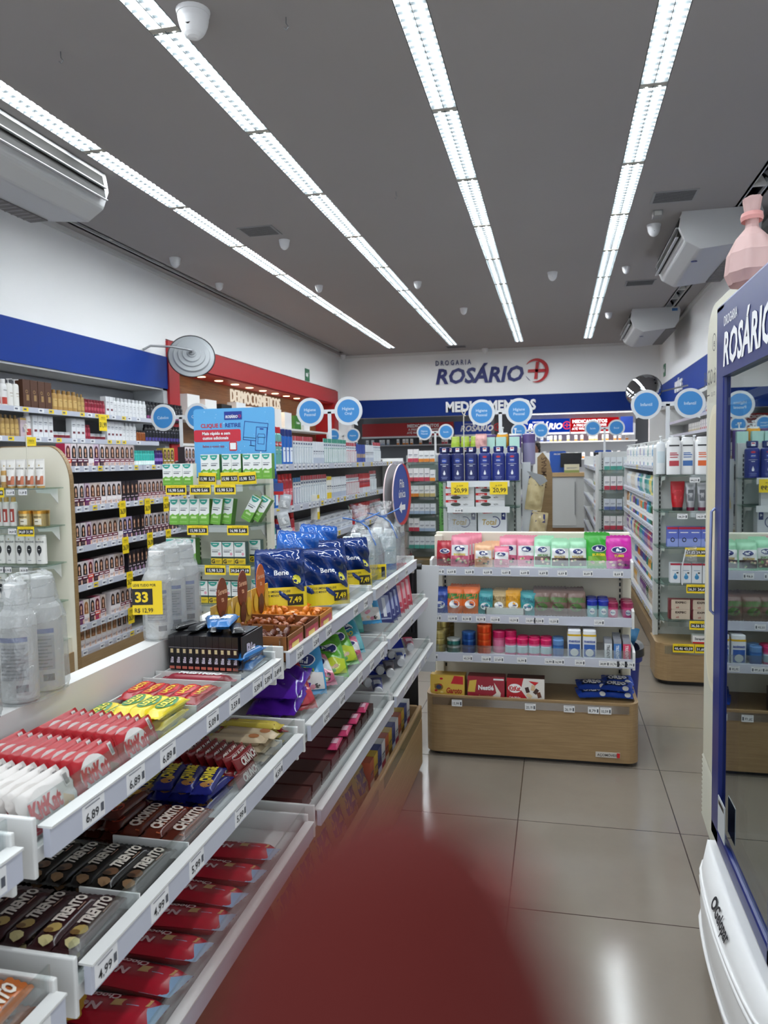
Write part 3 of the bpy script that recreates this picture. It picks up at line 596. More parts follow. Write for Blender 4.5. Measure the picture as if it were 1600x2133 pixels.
n = len(ow); m.add([(a, b, .235) for a, b in ow] + [(a, b, .302) for a, b in ow] + [(a, b, .302) for a, b in iw] + [(a, b, .236) for a, b in iw], [(i, (i + 1) % n, n + (i + 1) % n, n + i) for i in range(n)] + [(n + i, n + (i + 1) % n, 2 * n + (i + 1) % n, 2 * n + i) for i in range(n)] + [(2 * n + i, 2 * n + (i + 1) % n, 3 * n + (i + 1) % n, 3 * n + i) for i in range(n)], WOOD); m.sm = [False] * len(m.sm)
ob('base', m, t0)
m = M(); m.prism(rounded(-.48, .49, .0, .37, .05, 6), 0, .02, BLACK, 'z'); ob('plinth', m, t0)
m = M(); m.box(-.46, .46, -.035, -.031, .255, .292, clear(.25, '#e8e2d8')); ob('price_strip', m, t0)
for x, p in ((-.34, '15,99'), (.01, '20,19'), (.19, '26,19'), (.3, '8,79'), (.355, '10,59')): tagcard(t0, x, -.036, .268, p, .05, .032)
m = M(); m.box(.31, .42, -.034, -.031, .045, .07, P('#c9c3bb', .3)); m.text(front(-.034), 'AÇOMÓVEIS', .362, .057, .012, INK, .09, .01); m.rect(front(-.034), .405, .046, .419, .069, RED); ob('maker_plate', m, t0)

# ------------------------------------------------------------ candy rack along the left of the aisle (faces +x)
RX = {1: -.64, 2: -.59, 3: -.57}; RZ = {1: .962, 2: .785, 3: .575}; RB = {1: -.85, 2: -.86, 3: -.86}
mods = [('Z', -.05, .775), ('A', .815, 1.665), ('B', 1.715, 2.585), ('C', 2.62, 3.45)]
names = {'Z': 'nearest white candy rack section at the lower left edge', 'A': 'white candy rack section with three tiers of chocolate bars', 'B': 'white candy rack section with bags of wipes on top', 'C': 'last candy rack section before the queue sign'}
tagsR = {('A', 1): [(.92, '6,89'), (1.03, '6,89'), (1.13, '6,89'), (1.3, '5,09'), (1.4, '3,59'), (1.52, '5,09'), (1.58, '5,09'), (1.64, '3,49')],
         ('A', 2): [(.86, '4,99'), (1.0, '4,99'), (1.12, '5,99'), (1.3, '5,99'), (1.5, '4,59')], ('Z', 1): [(.72, '6,89')], ('Z', 2): [(.6, '4,99'), (.72, '4,99')],
         ('B', 1): [(1.8, '2,50'), (1.93, '2,50'), (2.05, '1,50'), (2.35, '7,49'), (2.48, '7,29')], ('B', 2): [(1.85, '6,59'), (2.0, '6,69'), (2.2, '6,69'), (2.35, '6,69'), (2.5, '6,69')],
         ('C', 1): [(2.8, '19,9'), (3.0, '7,69'), (3.2, '7,69')], ('C', 2): [(2.8, '8,99'), (3.05, '9,99')], ('C', 3): [(2.8, '13,9'), (2.95, '14,9'), (3.1, '9,9'), (3.25, '9,9')]}
RACK = {}
for k, ya, yb in mods:
    t = thing('candy_rack', names[k], 'shelf unit', (-.75, ya, 0), PI / 2); RACK[k] = t; L = yb - ya
    F = lambda X, Y: (Y - ya, -(X + .75))      # world (x, y) -> local
    def bx(m, X0, X1, Y0_, Y1_, z0, z1, mt_):
        a = F(X0, Y0_); b = F(X1, Y1_); m.box(min(a[0], b[0]), max(a[0], b[0]), min(a[1], b[1]), max(a[1], b[1]), z0, z1, mt_)
    m = M(); bx(m, -.905, -.862, ya - .02, yb + .02, .28, 1.055, P('#d9d8d6', .35)); ob('divider_panel', m, t)
    for r in (1, 2, 3):
        if k == 'Z' and r == 3: continue
        X, z = RX[r], RZ[r]; Ye = yb
        m = M(); bx(m, RB[r], X - .008, ya, Ye, z - .018, z, WHITE)
        bx(m, RB[r], RB[r] + .004, ya, Ye, z, z + .03, WHITE); s = ob('shelf', m, t)
        for yy in (ya, Ye):
            m = M(); bx(m, RB[r], X - .004, yy - .004, yy + .004, z - .035, z + .045, WHITE); ob('side_wall', m, s, bevel=.002)
        m = M(); bx(m, X - .002, X + .008, ya + .012, Ye - .0, z - .012, z + .026, RAIL); bx(m, X - .01, X + .011, ya + .012, Ye, z + .026, z + .029, WHITE); ob('price_rail', m, s)
        m = M(); bx(m, X - .014, X - .011, ya, Ye, z, z + .062, GUARD); ob('front_guard', m, s)
        for (yy, p) in tagsR.get((k, r), []):
            m = M(); m.box(-.026, .026, -.0008, 0, -.016, .016, PAPER); f = front(-.0008); m.text(f, p, -.004, -.003, .013, INK, .032, .01); m.rect(f, .016, -.008, .023, .004, P('#50535c')); m.rect(f, -.02, .0115, .014, .013, P('#7a7d88'))
            a = F(X + .0082, yy); ob('price_tag', m, s, (a[0], a[1], z + .007))
    m = M(); bx(m, -.905, -.62, ya - .02, yb + .02, .02, .24, WOOD); bx(m, -.64, -.62, ya - .02, yb + .02, .24, .30, WOOD); bx(m, -.905, -.86, ya - .02, yb + .02, .24, .30, WOOD)
    if k == 'C': bx(m, -.86, -.64, yb, yb + .02, .24, .3, WOOD)
    ob('base', m, t, bevel=.006 if k == 'C' else 0)
    m = M(); bx(m, -.89, -.64, ya, yb, 0, .02, BLACK); ob('plinth', m, t)
    if k != 'Z': m = M(); bx(m, -.619, -.616, ya + .03, yb - .03, .25, .29, GUARD); ob('price_strip', m, t)
# ================================================================== PRODUCTS: prototypes
def box_p(name, w, d, h, col, deco=None, side=None, cat=None, rough=.4):
    m = M(); c = P(col, rough); sd = P(side, rough) if side else c
    V = [(x, y, z) for z in (0, h) for y in (-d / 2, d / 2) for x in (-w / 2, w / 2)]
    m.add(V, [(0, 1, 5, 4), (2, 6, 7, 3)], c); m.add(V, [(4, 5, 7, 6), (0, 2, 3, 1), (0, 4, 6, 2), (1, 3, 7, 5)], sd)
    if deco: deco(m, front(-d / 2), w, h)
    return Proto(name, m, w, d, h, cat=cat or 'box')
def fl(f, k): return layer(f, .0005 * k)
SKIN = P('#d9a585', .6); SKIN2 = P('#b97f5e', .6)
def dye(hair, bgc, band, txtc='#f2f0ee', purple=False, w=.062):
    def deco(m, f, w, h):
        m.rect(f, -w / 2, h * .36, w / 2, h, P(bgc)); g = fl(f, 1); H = P(hair, .5)
        m.ell(g, -.001, h * .72, w * .36, h * .2, H, 12); m.pol(g, [(-w * .37, h * .7), (-w * .4, h * .4), (w * .36, h * .38), (w * .34, h * .7)], H)
        g = fl(f, 2); m.ell(g, -.001, h * .71, w * .15, h * .105, SKIN, 10); m.pol(g, [(-w * .06, h * .6), (w * .05, h * .6), (w * .12, h * .45), (-w * .12, h * .45)], SKIN)
        g = fl(f, 3); m.pol(g, [(-w * .18, h * .78), (-w * .02, h * .83), (w * .17, h * .77), (w * .1, h * .86), (-w * .1, h * .86)], H)
        m.rect(g, -w * .07, h * .655, w * .05, h * .665, P('#a03038'))
        m.rect(f, -w / 2, h * .22, w / 2, h * .36, P(band)); m.rect(g, -w * .4, h * .27, w * .3, h * .31, P(txtc)); m.rect(g, -w * .4, h * .1, w * .1, h * .12, P('#8a6a72')); m.rect(g, -w * .4, h * .15, w * .25, h * .17, P('#8a6a72')); m.rect(g, w * .2, h * .02, w * .45, h * .2, P('#e0b8a0' if not purple else '#c9a0c8'))
    return deco
dyeP = [box_p('hair_colour_box', .064, .07, .165, c, dye(h_, b_, n_), s_) for c, h_, b_, n_, s_ in (
    ('#241a20', '#1b1316', '#e0d6d8', '#5c1436', '#241a20'), ('#efe6e6', '#2a1a18', '#d9cfd2', '#efe6e6', '#e8dfe0'), ('#6b1d5e', '#4a1430', '#cdb8c8', '#6b1d5e', '#5c1850'),
    ('#e9dfe0', '#5a3524', '#cfc0b8', '#6b1a30', '#c9b9bb'), ('#e9e0de', '#a8713f', '#e6dcd0', '#e9e0de', '#d9cfce'), ('#3a2350', '#221521', '#b7a7c8', '#3a2350', '#3a2350'), ('#b5164a', '#6a1326', '#e8c6cf', '#d9572c', '#a01440'), ('#ded3d2', '#3a2019', '#c2b2b0', '#7a2338', '#b9a9aa'))]
dyeN = ['black boxed hair colour with dark hair model', 'white boxed hair colour with black hair model', 'purple hair colour box with auburn model', 'pale hair colour box with brown hair model', 'white hair colour box with blonde model', 'violet hair colour box', 'red and orange hair colour box', 'grey-pink hair colour box with brunette model']
blackdye = box_p('hair_colour_box', .058, .07, .165, '#15131a', dye('#3a2620', '#201a22', '#15131a', '#c9b0b8', True), '#15131a')
# bottles
def bottle_p(name, col, cap, h, r, ry=None, deco=None, neck=.3, capr=.5, caph=.12, pump=False, rough=.3, capm=None, sq=2.2, shoulder=.74, cat='bottle', split=True, n=16):
    ry = ry or r * .6; b = M(); c = P(col, rough); hb = h * (1 - caph); nr = r * neck
    prof = [(0, r * .86, ry * .86), (h * .015, r, ry), (h * shoulder * .5, r, ry), (h * shoulder, r, ry), (h * (shoulder + .06), r * .93, ry * .93), (h * (shoulder + .1), r * .7, ry * .75), (hb - h * .01, nr * 1.1, min(nr * 1.1, ry)), (hb, nr, min(nr, ry))]
    b.loft(prof, n, c, sq=sq)
    f = lambda x, z: (x, -ry * (max(0, 1 - (abs(x) / r) ** sq)) ** (1 / sq) - .0007, z)
    if deco: deco(b, f, r * 2, h)
    k = M(); kc = capm or P(cap, .3); cr = r * capr; cy_ = min(cr, ry * 1.0)
    if pump:
        k.loft([(hb, nr * 1.2, min(nr * 1.2, ry)), (hb + h * .05, nr * 1.2, min(nr * 1.2, ry)), (hb + h * .055, .004, .004), (h * .98, .004, .004)], 10, kc); k.box(-.004, .004, -r * 1.1, .006, h * .97, h, kc); k.box(-.008, .008, -.008, .012, h * .965, h * 1.005, kc)
    else: k.loft([(hb, cr, cy_), (h * .99, cr * .97, cy_ * .97), (h, cr * .85, cy_ * .85)], n, kc, sq=sq)
    if split: return Proto(name, b, r * 2, ry * 2, h, [('cap' if not pump else 'pump', k)], cat=cat)
    o = len(b.v); b.v += k.v; b.f += [tuple(i + o for i in q) for q in k.f]; b.m += [b.mi(k.ml[j]) for j in k.m]; b.sm += k.sm
    return Proto(name, b, r * 2, ry * 2, h, cat=cat)
def lbl(c, z0=.2, z1=.62, wk=.7, lines=(), txt=None, tc='#f2f2f2', th=.06, tz=.5):
    def d(m, f, w, h):
        if c: m.rect(f, -w * wk / 2, h * z0, w * wk / 2, h * z1, P(c), 6)
        g = fl(f, 1)
        for (zz, ww, cc) in lines: m.rect(g, -w * ww / 2, h * zz, w * ww / 2, h * (zz + .018), P(cc), 4)
        if txt: m.text(g, txt, 0, h * tz, h * th, P(tc), w * .66, .02)
    return d
def tube_p(name, col, cap, w, d, h, deco=None, metal=0, capz=.1, rough=.3, cat='tube'):
    """squeeze tube standing on its cap, flat crimp on top"""
    m = M(); c = P(col, rough, metal)
    m.loft([(h * capz, w * .36, d / 2), (h * .3, w * .42, d * .48), (h * .6, w * .47, d * .34), (h * .85, w * .5, d * .14), (h * .94, w * .5, .002), (h, w * .5, .002)], 16, c, sq=2)
    f = lambda x, z: (x, -(d / 2 * max(0, 1 - (z / h - capz) / (1 - capz) * 1.02) ** .8 + .002) * math.sqrt(max(0, 1 - (x / (w * .5)) ** 2)) - .0012, z)
    if deco: deco(m, f, w, h)
    k = M(); k.loft([(0, w * .36, d * .5), (h * capz, w * .37, d * .5)], 16, P(cap, .3), sq=2)
    return Proto(name, m, w, d, h, [('cap', k)], cat=cat)
# pillow packs (standing, front -y); lay them down with rot x = -90 deg
def pillow_p(name, w, h, t, col, deco=None, nx=14, nz=14, crimp=.012, zig=True, rough=.28, cat='pack', wr=.0, side=True, seed=0, back=None, pw=2.4):
    rn_ = random.Random(seed); ph = [rn_.uniform(0, 6) for _ in range(4)]
    hz = h - 2 * crimp
    def hh(x, z):
        u = min(1, abs(2 * x / w)); v = abs((z - h / 2) / (hz / 2))
        if v >= 1: return 0
        q = (1 - u ** pw) ** .5 * (1 - v ** (pw * 1.2)) ** .5
        return t / 2 * q * (1 + wr * math.sin(x * 70 / w * .2 + ph[0] + z * 60 / h * .25) + wr * .7 * math.sin(z / h * 19 + ph[1] + x / w * 6))
    def f(x, z): return (x, -hh(x, z) - .0008, z)
    m = M(); c = P(col, rough)
    zs = [0, crimp * .5, crimp] + [crimp + hz * i / nz for i in range(1, nz)] + [h - crimp, h - crimp * .5, h]
    V = []
    for s in (-1, 1):
        for z in zs:
            for i in range(nx + 1):
                x = w * (i / nx - .5); pin = 1 - .05 * (1 - min(1, min(z, h - z) / (crimp * 3)))
                zz = z + ((.0018 if i % 2 else -.0012) if zig and (z == 0 or z == h) else 0)
                V.append((x * pin, s * (hh(x, z) + .0003), zz))
    R = len(zs); W = nx + 1
    F = [(j * W + i, j * W + i + 1, (j + 1) * W + i + 1, (j + 1) * W + i) for j in range(R - 1) for i in range(nx)]
    o = R * W; m.add(V, F, c, True); m.add(V, [(o + a, o + d_, o + c_, o + b_) for a, b_, c_, d_ in F], P(back, rough) if back else c, True)
    if deco: deco(m, f, w, h)
    return Proto(name, m, w, t, h, cat=cat)
def bar_p(name, L, w, t, col, txt, tc, th=.5, deco=None, fs=.02, shear=0, crimp=.01, rough=.25, extra=None, **k):
    def d(m, f, W, H):
        if extra: extra(m, f, W, H)
        if txt:
            a = f; g = lambda x, z: (lambda p: (p[0], p[1] - .0006, p[2]))(f(x, z))
            m.text(g, txt, 0, H / 2, H * th, P(tc, .35), W * .62, fs, shear)
    return pillow_swap(name, L, w, t, col, d, crimp, rough, **k)
def pillow_swap(name, L, w, t, col, deco, crimp, rough, nx=16, nz=8, **k):
    """flow-wrap bar: long axis x, crimped at both x ends"""
    m = M(); c = P(col, rough); hx = L - 2 * crimp
    def hh(x, z):
        v = min(1, abs((z - w / 2) / (w / 2))); u = abs(x / (hx / 2))
        if u >= 1: return 0
        return t / 2 * (1 - u ** 8) ** .5 * (1 - v ** 5) ** .5
    f = lambda x, z: (x, -hh(x, z) - .0006, z)
    xs = [-L / 2, -L / 2 + crimp * .5, -hx / 2] + [-hx / 2 + hx * i / nx for i in range(1, nx)] + [hx / 2, L / 2 - crimp * .5, L / 2]; V = []
    for s in (-1, 1):
        for z_ in range(nz + 1):
            z = w * z_ / nz
            for x in xs:
                xx = x + ((.0016 if z_ % 2 else -.001) if abs(x) == L / 2 else 0); V.append((xx, s * (hh(x, z) + .0003), z))
    W = len(xs); F = [(j * W + i, j * W + i + 1, (j + 1) * W + i + 1, (j + 1) * W + i) for j in range(nz) for i in range(W - 1)]; o = W * (nz + 1)
    m.add(V, F, c, True); m.add(V, [(o + a, o + d_, o + c_, o + b_) for a, b_, c_, d_ in F], c, True)
    if deco: deco(m, f, L, w)
    return Proto(name, m, L, t, w, cat=k.get('cat', 'chocolate bar'))
def tin_p(name, r, h, col, lid, band=None, cat='tin', n=20, txt=None, metal=.5, split=True):
    m = M(); c = P(col, .3, metal); l = P(lid, .3, metal)
    m.loft([(0, r * .97, r * .97), (.002, r, r), (h * .7, r, r)], n, c)
    if band: m.loft([(h * .15, r + .0004, r + .0004), (h * .6, r + .0004, r + .0004)], n, P(band, .4), caps=False)
    f = lambda x, z: (x, -math.sqrt(max(0, r * r - x * x)) - .001, z)
    if txt: m.ell(f, 0, h * .36, r * .5, h * .2, SW, 10); m.text(fl(f, 1), txt, 0, h * .36, h * .13, P('#2b3f8c'), r * .8, .02)
    k = M(); k.loft([(h * .7, r * 1.01, r * 1.01), (h * .97, r * 1.01, r * 1.01), (h, r * .93, r * .93)], n, l)
    return Proto(name, m, 2 * r, 2 * r, h, [('lid', k)], cat=cat)
def generic(name, w, d, h, col, c2, txt=None, tc='#ffffff', cat='box', top=.0):
    def de(m, f, W, H):
        m.rect(f, -W / 2, H * .0, W / 2, H * .3, P(c2)); g = fl(f, 1); m.rect(g, -W * .35, H * .55, W * .35, H * .6, P('#55586a')); m.rect(g, -W * .35, H * .46, W * .2, H * .49, P('#8a8d99'))
        if top: m.rect(g, -W / 2, H * (1 - top), W / 2, H, P(c2))
        if txt: m.text(g, txt, 0, H * .72, H * .12, P(tc), W * .85, .02)
    return box_p(name, w, d, h, col, de, cat=cat)

# ================================================================== DYE RUN
WH = 'left hair colour run'
sn = ['top shelf', 'second shelf', 'third shelf', 'fourth shelf', 'fifth shelf', 'lowest shelf']
G = 'hair colour boxes on the left run'
A = dyeP; Nn = dyeN
teal = bottle_p('hair_product_box', '#3fb3a8', '#2f998f', .125, .018, .018, lbl('#e8f3f0', .1, .35, 1.2), .8, .9, .3, split=False, cat='spray'); purp = bottle_p('spray_can', '#3a1c66', '#2a144c', .13, .018, .018, lbl('#8a6cb8', .3, .5, 1.2), .8, .8, .2, split=False, cat='spray')
oliv = box_p('hair_colour_box', .06, .06, .15, '#a08a2c', dye('#2a1a12', '#c9b24a', '#6d5a14'), '#8a7524')
boxy = lambda s: (s, .27)
layout = [
    [(A[6], 1, 0), (A[0], 3, 0), (A[1], 1, 0), (A[2], 1, 0), (A[0], 1, 0), (A[7], 6, 0)],
    [(A[2], 1, 0), (A[0], 2, 0), (A[2], 1, 0), (A[3], 2, 0), (A[1], 4, 0), (blackdye, 4, 0), (A[7], 8, 0), (A[0], 6, 0)],
    [(A[3], 1, 0), (A[0], 2, 0), (A[2], 1, 0), (A[7], 2, 0), (A[3], 2, 0), (A[3], 1, 0), (A[1], 1, 0), (A[5], 2, 0), (blackdye, 3, 0), (A[0], 12, 0)],
    [(A[0], 3, 0), (A[6], 1, 0), (A[0], 1, 0), (A[7], 2, 0), (A[1], 1, 0), (A[3], 1, 0), (A[7], 1, 0), (None, .05, 0), (blackdye, 5, 0), (A[0], 8, 0)],
    [(A[7], 1, 0), (A[2], 1, 0), (A[4], 1, 0), (A[0], 1, 0), (A[6], 1, 0), (A[3], 1, 0), (None, .06, 0), (A[1], 2, 0), (A[7], 2, 0), (A[0], 10, 0)],
    [(A[4], 2, 0), (A[4], 1, 0), (A[4], 1, 0), (A[4], 1, 0), (A[4], 3, 0), (A[1], 3, 0)]]
for si, its in enumerate(layout):
    x = .035; c = 0; tot = sum(n for p, n, _ in its if p)
    for p, n, _ in its:
        if p is None: x += n; continue
        for i in range(n):
            nm = Nn[A.index(p)] if p in A else 'black hair colour box with brunette model'
            lx = x + p.w / 2; x += p.w + .003
            if lx > 3.4: continue
            put(p, G1.w(lx, .05 + p.d / 2 + random.uniform(0, .004), dyez[si] + .001), (0, 0, G1.a + random.uniform(-.04, .04)), f'{nm}, {nth(c)} from near end of left run, {sn[si]}', G); c += 1
row(G1, .035 + 13 * .067 + .02, dyez[0], .05, [(teal, 8, 'mint green and white slim hair product'), (None, .02, 0), (purp, 3, 'dark purple slim spray'), (oliv, 3, 'olive and gold hair colour box')], 'the near end', 'top shelf of the left run', G)
row(G1, 1.75, dyez[0], .05, [(A[0], 12, 'black hair colour box')], 'the blue board', 'top shelf behind it', G)
# ================================================================== LEFT WALL SHAMPOOS
gold = bottle_p('shampoo_bottle', '#b08a4a', '#8f6a30', .2, .034, .025, lbl('#c9a868', .25, .6, .8, [(.5, .4, '#6b4c1c')]), .4, .5, .16, split=False)
gold2 = bottle_p('mist_bottle', '#a8874c', '#8a6c38', .19, .026, .026, lbl('#bfa060', .2, .6, .9, [(.4, .5, '#5f4720')]), .35, .4, .3, split=False)
whb = bottle_p('shampoo_bottle', '#dedfe0', '#cfd1d3', .2, .034, .024, lbl(None, lines=[(.6, .5, '#404654'), (.5, .4, '#8a8f99'), (.3, .5, '#8a8f99')]), .5, .6, .16, split=False)
whr = bottle_p('shampoo_bottle', '#e4e2e0', '#e4e2e0', .23, .036, .026, lbl('#b33a2c', .12, .36, .9, [(.6, .5, '#404654')]), .5, .6, .14, split=False)
whp = bottle_p('pump_bottle', '#e8e6e0', '#f0efec', .24, .034, .028, lbl(None, lines=[(.5, .5, '#9a8060'), (.4, .4, '#b0a080')]), .4, .5, .2, pump=True, split=False)
redb = bottle_p('shampoo_bottle', '#8c1f33', '#7a1528', .15, .022, .022, lbl('#b8485a', .3, .5, .8), .6, .8, .2, split=False)
blk = bottle_p('shampoo_bottle', '#1b1b20', '#1b1b20', .21, .033, .026, lbl('#8a3a74', .12, .26, .8, [(.6, .5, '#d8d8dc'), (.5, .4, '#a8a8b0')]), .5, .6, .14, split=False)
blkp = bottle_p('shampoo_bottle', '#191a20', '#191a20', .2, .032, .026, lbl('#4a3f8c', .12, .3, .8, [(.6, .5, '#c8c8dc')]), .5, .6, .14, split=False)
brn = box_p('shampoo_carton', .09, .08, .25, '#4e2c18', lambda m, f, w, h: (m.rect(f, -w * .06, h * .3, w * .3, h * .5, P('#9a7a4a')), m.ring(fl(f, 1), 0, h * .6, w * .12, w * .16, P('#b8965c'), 12)))
whbx = box_p('cosmetic_carton', .065, .06, .2, '#dfe0e2', lambda m, f, w, h: (m.rect(f, -w * .25, h * .3, w * .3, h * .4, P('#6a1f2c')), m.rect(f, -w * .3, h * .7, w * .3, h * .73, P('#5a5f6c')), m.rect(f, -w * .3, h * .62, w * .2, h * .64, P('#8a8f9c'))))
jar = tin_p('hair_cream_jar', .042, .07, '#ddd9d6', '#b8bcc0', '#7a1c2c', cat='jar', metal=0)
amb = bottle_p('amber_bottle', '#8a4a1c', '#222222', .13, .02, .02, None, .5, .7, .2, split=False)
pinkbx = box_p('cosmetic_carton', .075, .06, .17, '#c2b0b6', lambda m, f, w, h: (m.rect(f, -w * .5, h * .9, w * .5, h, P('#b09048')), m.rect(f, -w * .2, h * .3, w * .2, h * .55, P('#8f8290'))))
wl = 'wall shelving below the blue band'
row(GW, 1.16, wz[0], .06, [(whr, 4, 'white shampoo bottle with red label'), (whp, 2, 'white pump bottle'), (None, .03, 0), (brn, 4, 'dark brown hair care carton'), (None, .02, 0), (gold, 5, 'bronze shampoo bottle'), (gold2, 2, 'slim golden bottle'), (redb, 7, 'dark red slim bottle'), (whbx, 2, 'tall white carton'), (whb, 9, 'white shampoo bottle'), (blk, 12, 'black bottle with pink label')], 'the left', 'top row of ' + wl, 'bottles on the top wall shelf', gap=.004)
row(GW, 1.16, wz[1], .06, [(whb, 2, 'white bottle'), (gold2, 5, 'golden spray bottle'), (pinkbx, 1, 'pink carton'), (whr, 1, 'white and red bottle'), (whbx, 4, 'white carton with maroon label'), (jar, 3, 'white hair cream jar'), (whbx, 3, 'narrow white carton'), (redb, 2, 'dark red bottle'), (jar, 3, 'small white jar'), (whbx, 4, 'plain white carton'), (whb, 4, 'plain pale shampoo bottle'), (amb, 4, 'amber bottle'), (blkp, 12, 'black bottle with violet label')], 'the left', 'second row of ' + wl, 'bottles on the second wall shelf', gap=.004)
row(GW, 1.1, wz[2], .06, [(pinkbx, 6, 'pink and gold carton'), (blkp, 2, 'black bottle'), (whb, 3, 'pale bottle')], 'the left', 'third row of ' + wl, 'cartons on the third wall shelf', gap=.004)
# ================================================================== PANTENE-LIKE END CAP (E1) at x -3.78..-3.16
F1 = Fr(-3.47, 4.5, 0)
def gd(m, f, w, h):
    m.rect(f, -w * .42, h * .12, w * .42, h * .42, P('#b06a50', .25, .6), 6); g = fl(f, 1); m.pol(g, [(-w * .3, h * .12), (w * .1, h * .5), (w * .3, h * .12)], P('#7a2f24', .3)); m.text(g, 'PANTENE', 0, h * .68, h * .055, P('#3a3530'), w * .8, .01); m.ell(g, 0, h * .78, w * .07, h * .03, P('#b89c50'), 8); m.rect(g, -w * .12, h * .55, w * .12, h * .56, P('#5a5550'))
ptube = tube_p('hair_cream_tube', '#e9e6e1', '#b8904a', .07, .045, .185, gd, capz=.07)
W1 = 'top shelf of the cream shampoo display'
row(F1, .0 - .02, ez1[0], -.21, [(ptube, 4, 'white and copper hair cream tube')], 'the left', W1, 'tubes on the shampoo display', gap=.002)
row(F1, -.2, ez1[0], -.2, [(bottle_p('golden_bottle', '#b98f4c', '#e6e2dc', .14, .024, .022, lbl('#e8e2d6', .3, .6, .8), .6, .8, .3), 3, 'golden bottle with white cap')], 'the left', W1, None, gap=.02)
row(F1, -.12, ez1[0], -.14, [(ptube, 3, 'rear white hair cream tube')], 'the left', W1, 'tubes on the shampoo display', gap=.004)
def ms(m, f, w, h): m.rect(f, -w * .35, h * .15, w * .35, h * .6, P('#a8382c'), 6); m.rect(fl(f, 1), -w * .1, h * .2, w * .12, h * .5, P('#e8e4e0'), 3)
mist = bottle_p('mist_bottle', '#e6e3df', '#c9a45c', .19, .024, .024, ms, .45, .6, .24)
row(F1, -.16, ez1[1], -.21, [(mist, 4, 'white mist bottle with gold pump')], 'the left', 'second shelf of the cream shampoo display', 'mist bottles on the shampoo display', gap=.004)
def jd(m, f, w, h): pass
gj = M(); gj.loft([(0, .048, .048), (.002, .05, .05), (.082, .05, .05)], 24, P('#c9b27c', .22, .75)); gf = lambda x, z: (x, -math.sqrt(max(0, .0025 - x * x)) - .001, z); gj.text(gf, 'PANTENE', 0, .062, .011, P('#3a3226'), .06, .01); gj.rect(gf, -.015, .012, .03, .05, P('#e8e0cc'), 5); gj.rect(fl(gf, 1), -.012, .03, .012, .036, P('#6a5a3a'), 3)
gl = M(); gl.loft([(.082, .052, .052), (.1, .052, .052), (.102, .05, .05)], 24, P('#c28e3a', .25, .85))
gjar = Proto('gold_jar', gj, .104, .104, .102, [('lid', gl)], cat='jar')
row(F1, .05, ez1[1], -.22, [(gjar, 2, 'round golden hair mask jar with gold lid')], 'the left', 'second shelf of the cream shampoo display', 'gold jars', gap=.004)
def pw(m, f, w, h):
    m.ell(f, 0, h * .5, w * .24, h * .15, P('#23262c')); m.pol(fl(f, 1), [(-w * .12, h * .4), (w * .12, h * .4), (0, h * .27)], P('#23262c')); m.text(f, 'PANTENE', 0, h * .77, h * .06, P('#3a3d42'), w * .85, .015); m.rect(fl(f, 2), -w * .1, h * .5, w * .1, h * .52, SW); m.rect(f, -w * .15, h * .12, w * .15, h * .14, P('#7a7d82')); m.ell(f, 0, h * .86, w * .07, h * .025, P('#b0a070'), 8)
wc = bottle_p('shampoo_bottle', '#eceae6', '#eceae6', .19, .036, .022, pw, .95, .9, .02, shoulder=.9, sq=2.6)
row(F1, -.13, ez1[2], -.2, [(wc, 2, 'white shampoo bottle with slim dark emblem'), (wc, 3, 'white shampoo bottle with round dark emblem')], 'the left', 'third shelf of the cream shampoo display', 'white bottles on the shampoo display', gap=.003)
row(F1, -.13, ez1[3], -.2, [(wc, 4, 'white bottle partly hidden by wrapped bottles')], 'the left', 'fourth shelf of the cream shampoo display', 'lower white bottles on the shampoo display', gap=.012)
# wire label loops on rods
def loop(x, y, z0, z1, lab):
    m = M(); m.tube([(0, 0, z0), (0, 0, z1 - .05), (.008, 0, z1 - .03), (.016, 0, z1 - .012), (.0, 0, z1), (-.014, 0, z1 - .014), (-.004, 0, z1 - .035), (.014, 0, z1 - .048)], .0035, P('#d5d0c0', .4), 6); tag(ob('wire_holder', m, None, (x, y, 0)), lab, 'wire holder')
loop(-3.32, 4.3, 1.315, 1.72, 'thin pale wire loop standing on the cream shampoo display'); loop(-.6, 5.08, 1.3, 1.78, 'thin pale wire loop standing on the lotion display'); loop(1.0, 5.1, 1.33, 1.78, 'thin pale wire loop standing on the right end display')

# ================================================================== GREEN BOX END CAP (E2)
F2 = Fr(-1.915, 4.3, 0)
def med(g_=False, pink=False):
    def d(m, f, w, h):
        T = P('#2f9e8f'); m.ell(f, -w * .1, h * .97, w * .4, h * .2, T, 14, PI, 2 * PI); m.rect(fl(f, 1), -w * .3, h * .87, w * .1, h * .9, SW)
        m.rect(f, -w * .4, h * .62, w * .3, h * .645, P('#7a7f88')); m.rect(f, -w * .4, h * .54, w * .15, h * .575, P('#3c4048'))
        if not g_: m.pol(f, [(-w / 2, 0), (w / 2, 0), (w / 2, h * .44), (w * .1, h * .36), (-w * .2, h * .42), (-w / 2, h * .34)], P('#6aa836')); m.rect(fl(f, 1), -w * .3, h * .24, w * .25, h * .32, P('#b9d996')); m.rect(fl(f, 1), -w * .4, h * .1, w * .3, h * .115, P('#a8d080'))
        else:
            m.rect(f, -w / 2, 0, w / 2, h * .26, P('#e3c21c')); m.rect(f, -w / 2, h * .26, w / 2, h * .34, P('#1f3b36')); m.text(fl(f, 1), 'G', -w * .3, h * .13, h * .17, INK, None, .05); m.rect(fl(f, 1), -w * .08, h * .14, w * .36, h * .165, P('#5a4d10')); m.rect(fl(f, 1), -w * .08, h * .09, w * .25, h * .11, P('#5a4d10')); m.ell(fl(f, 1), w * .28, h * .46, w * .12, h * .07, P('#e3a0b0'), 10)
    return d
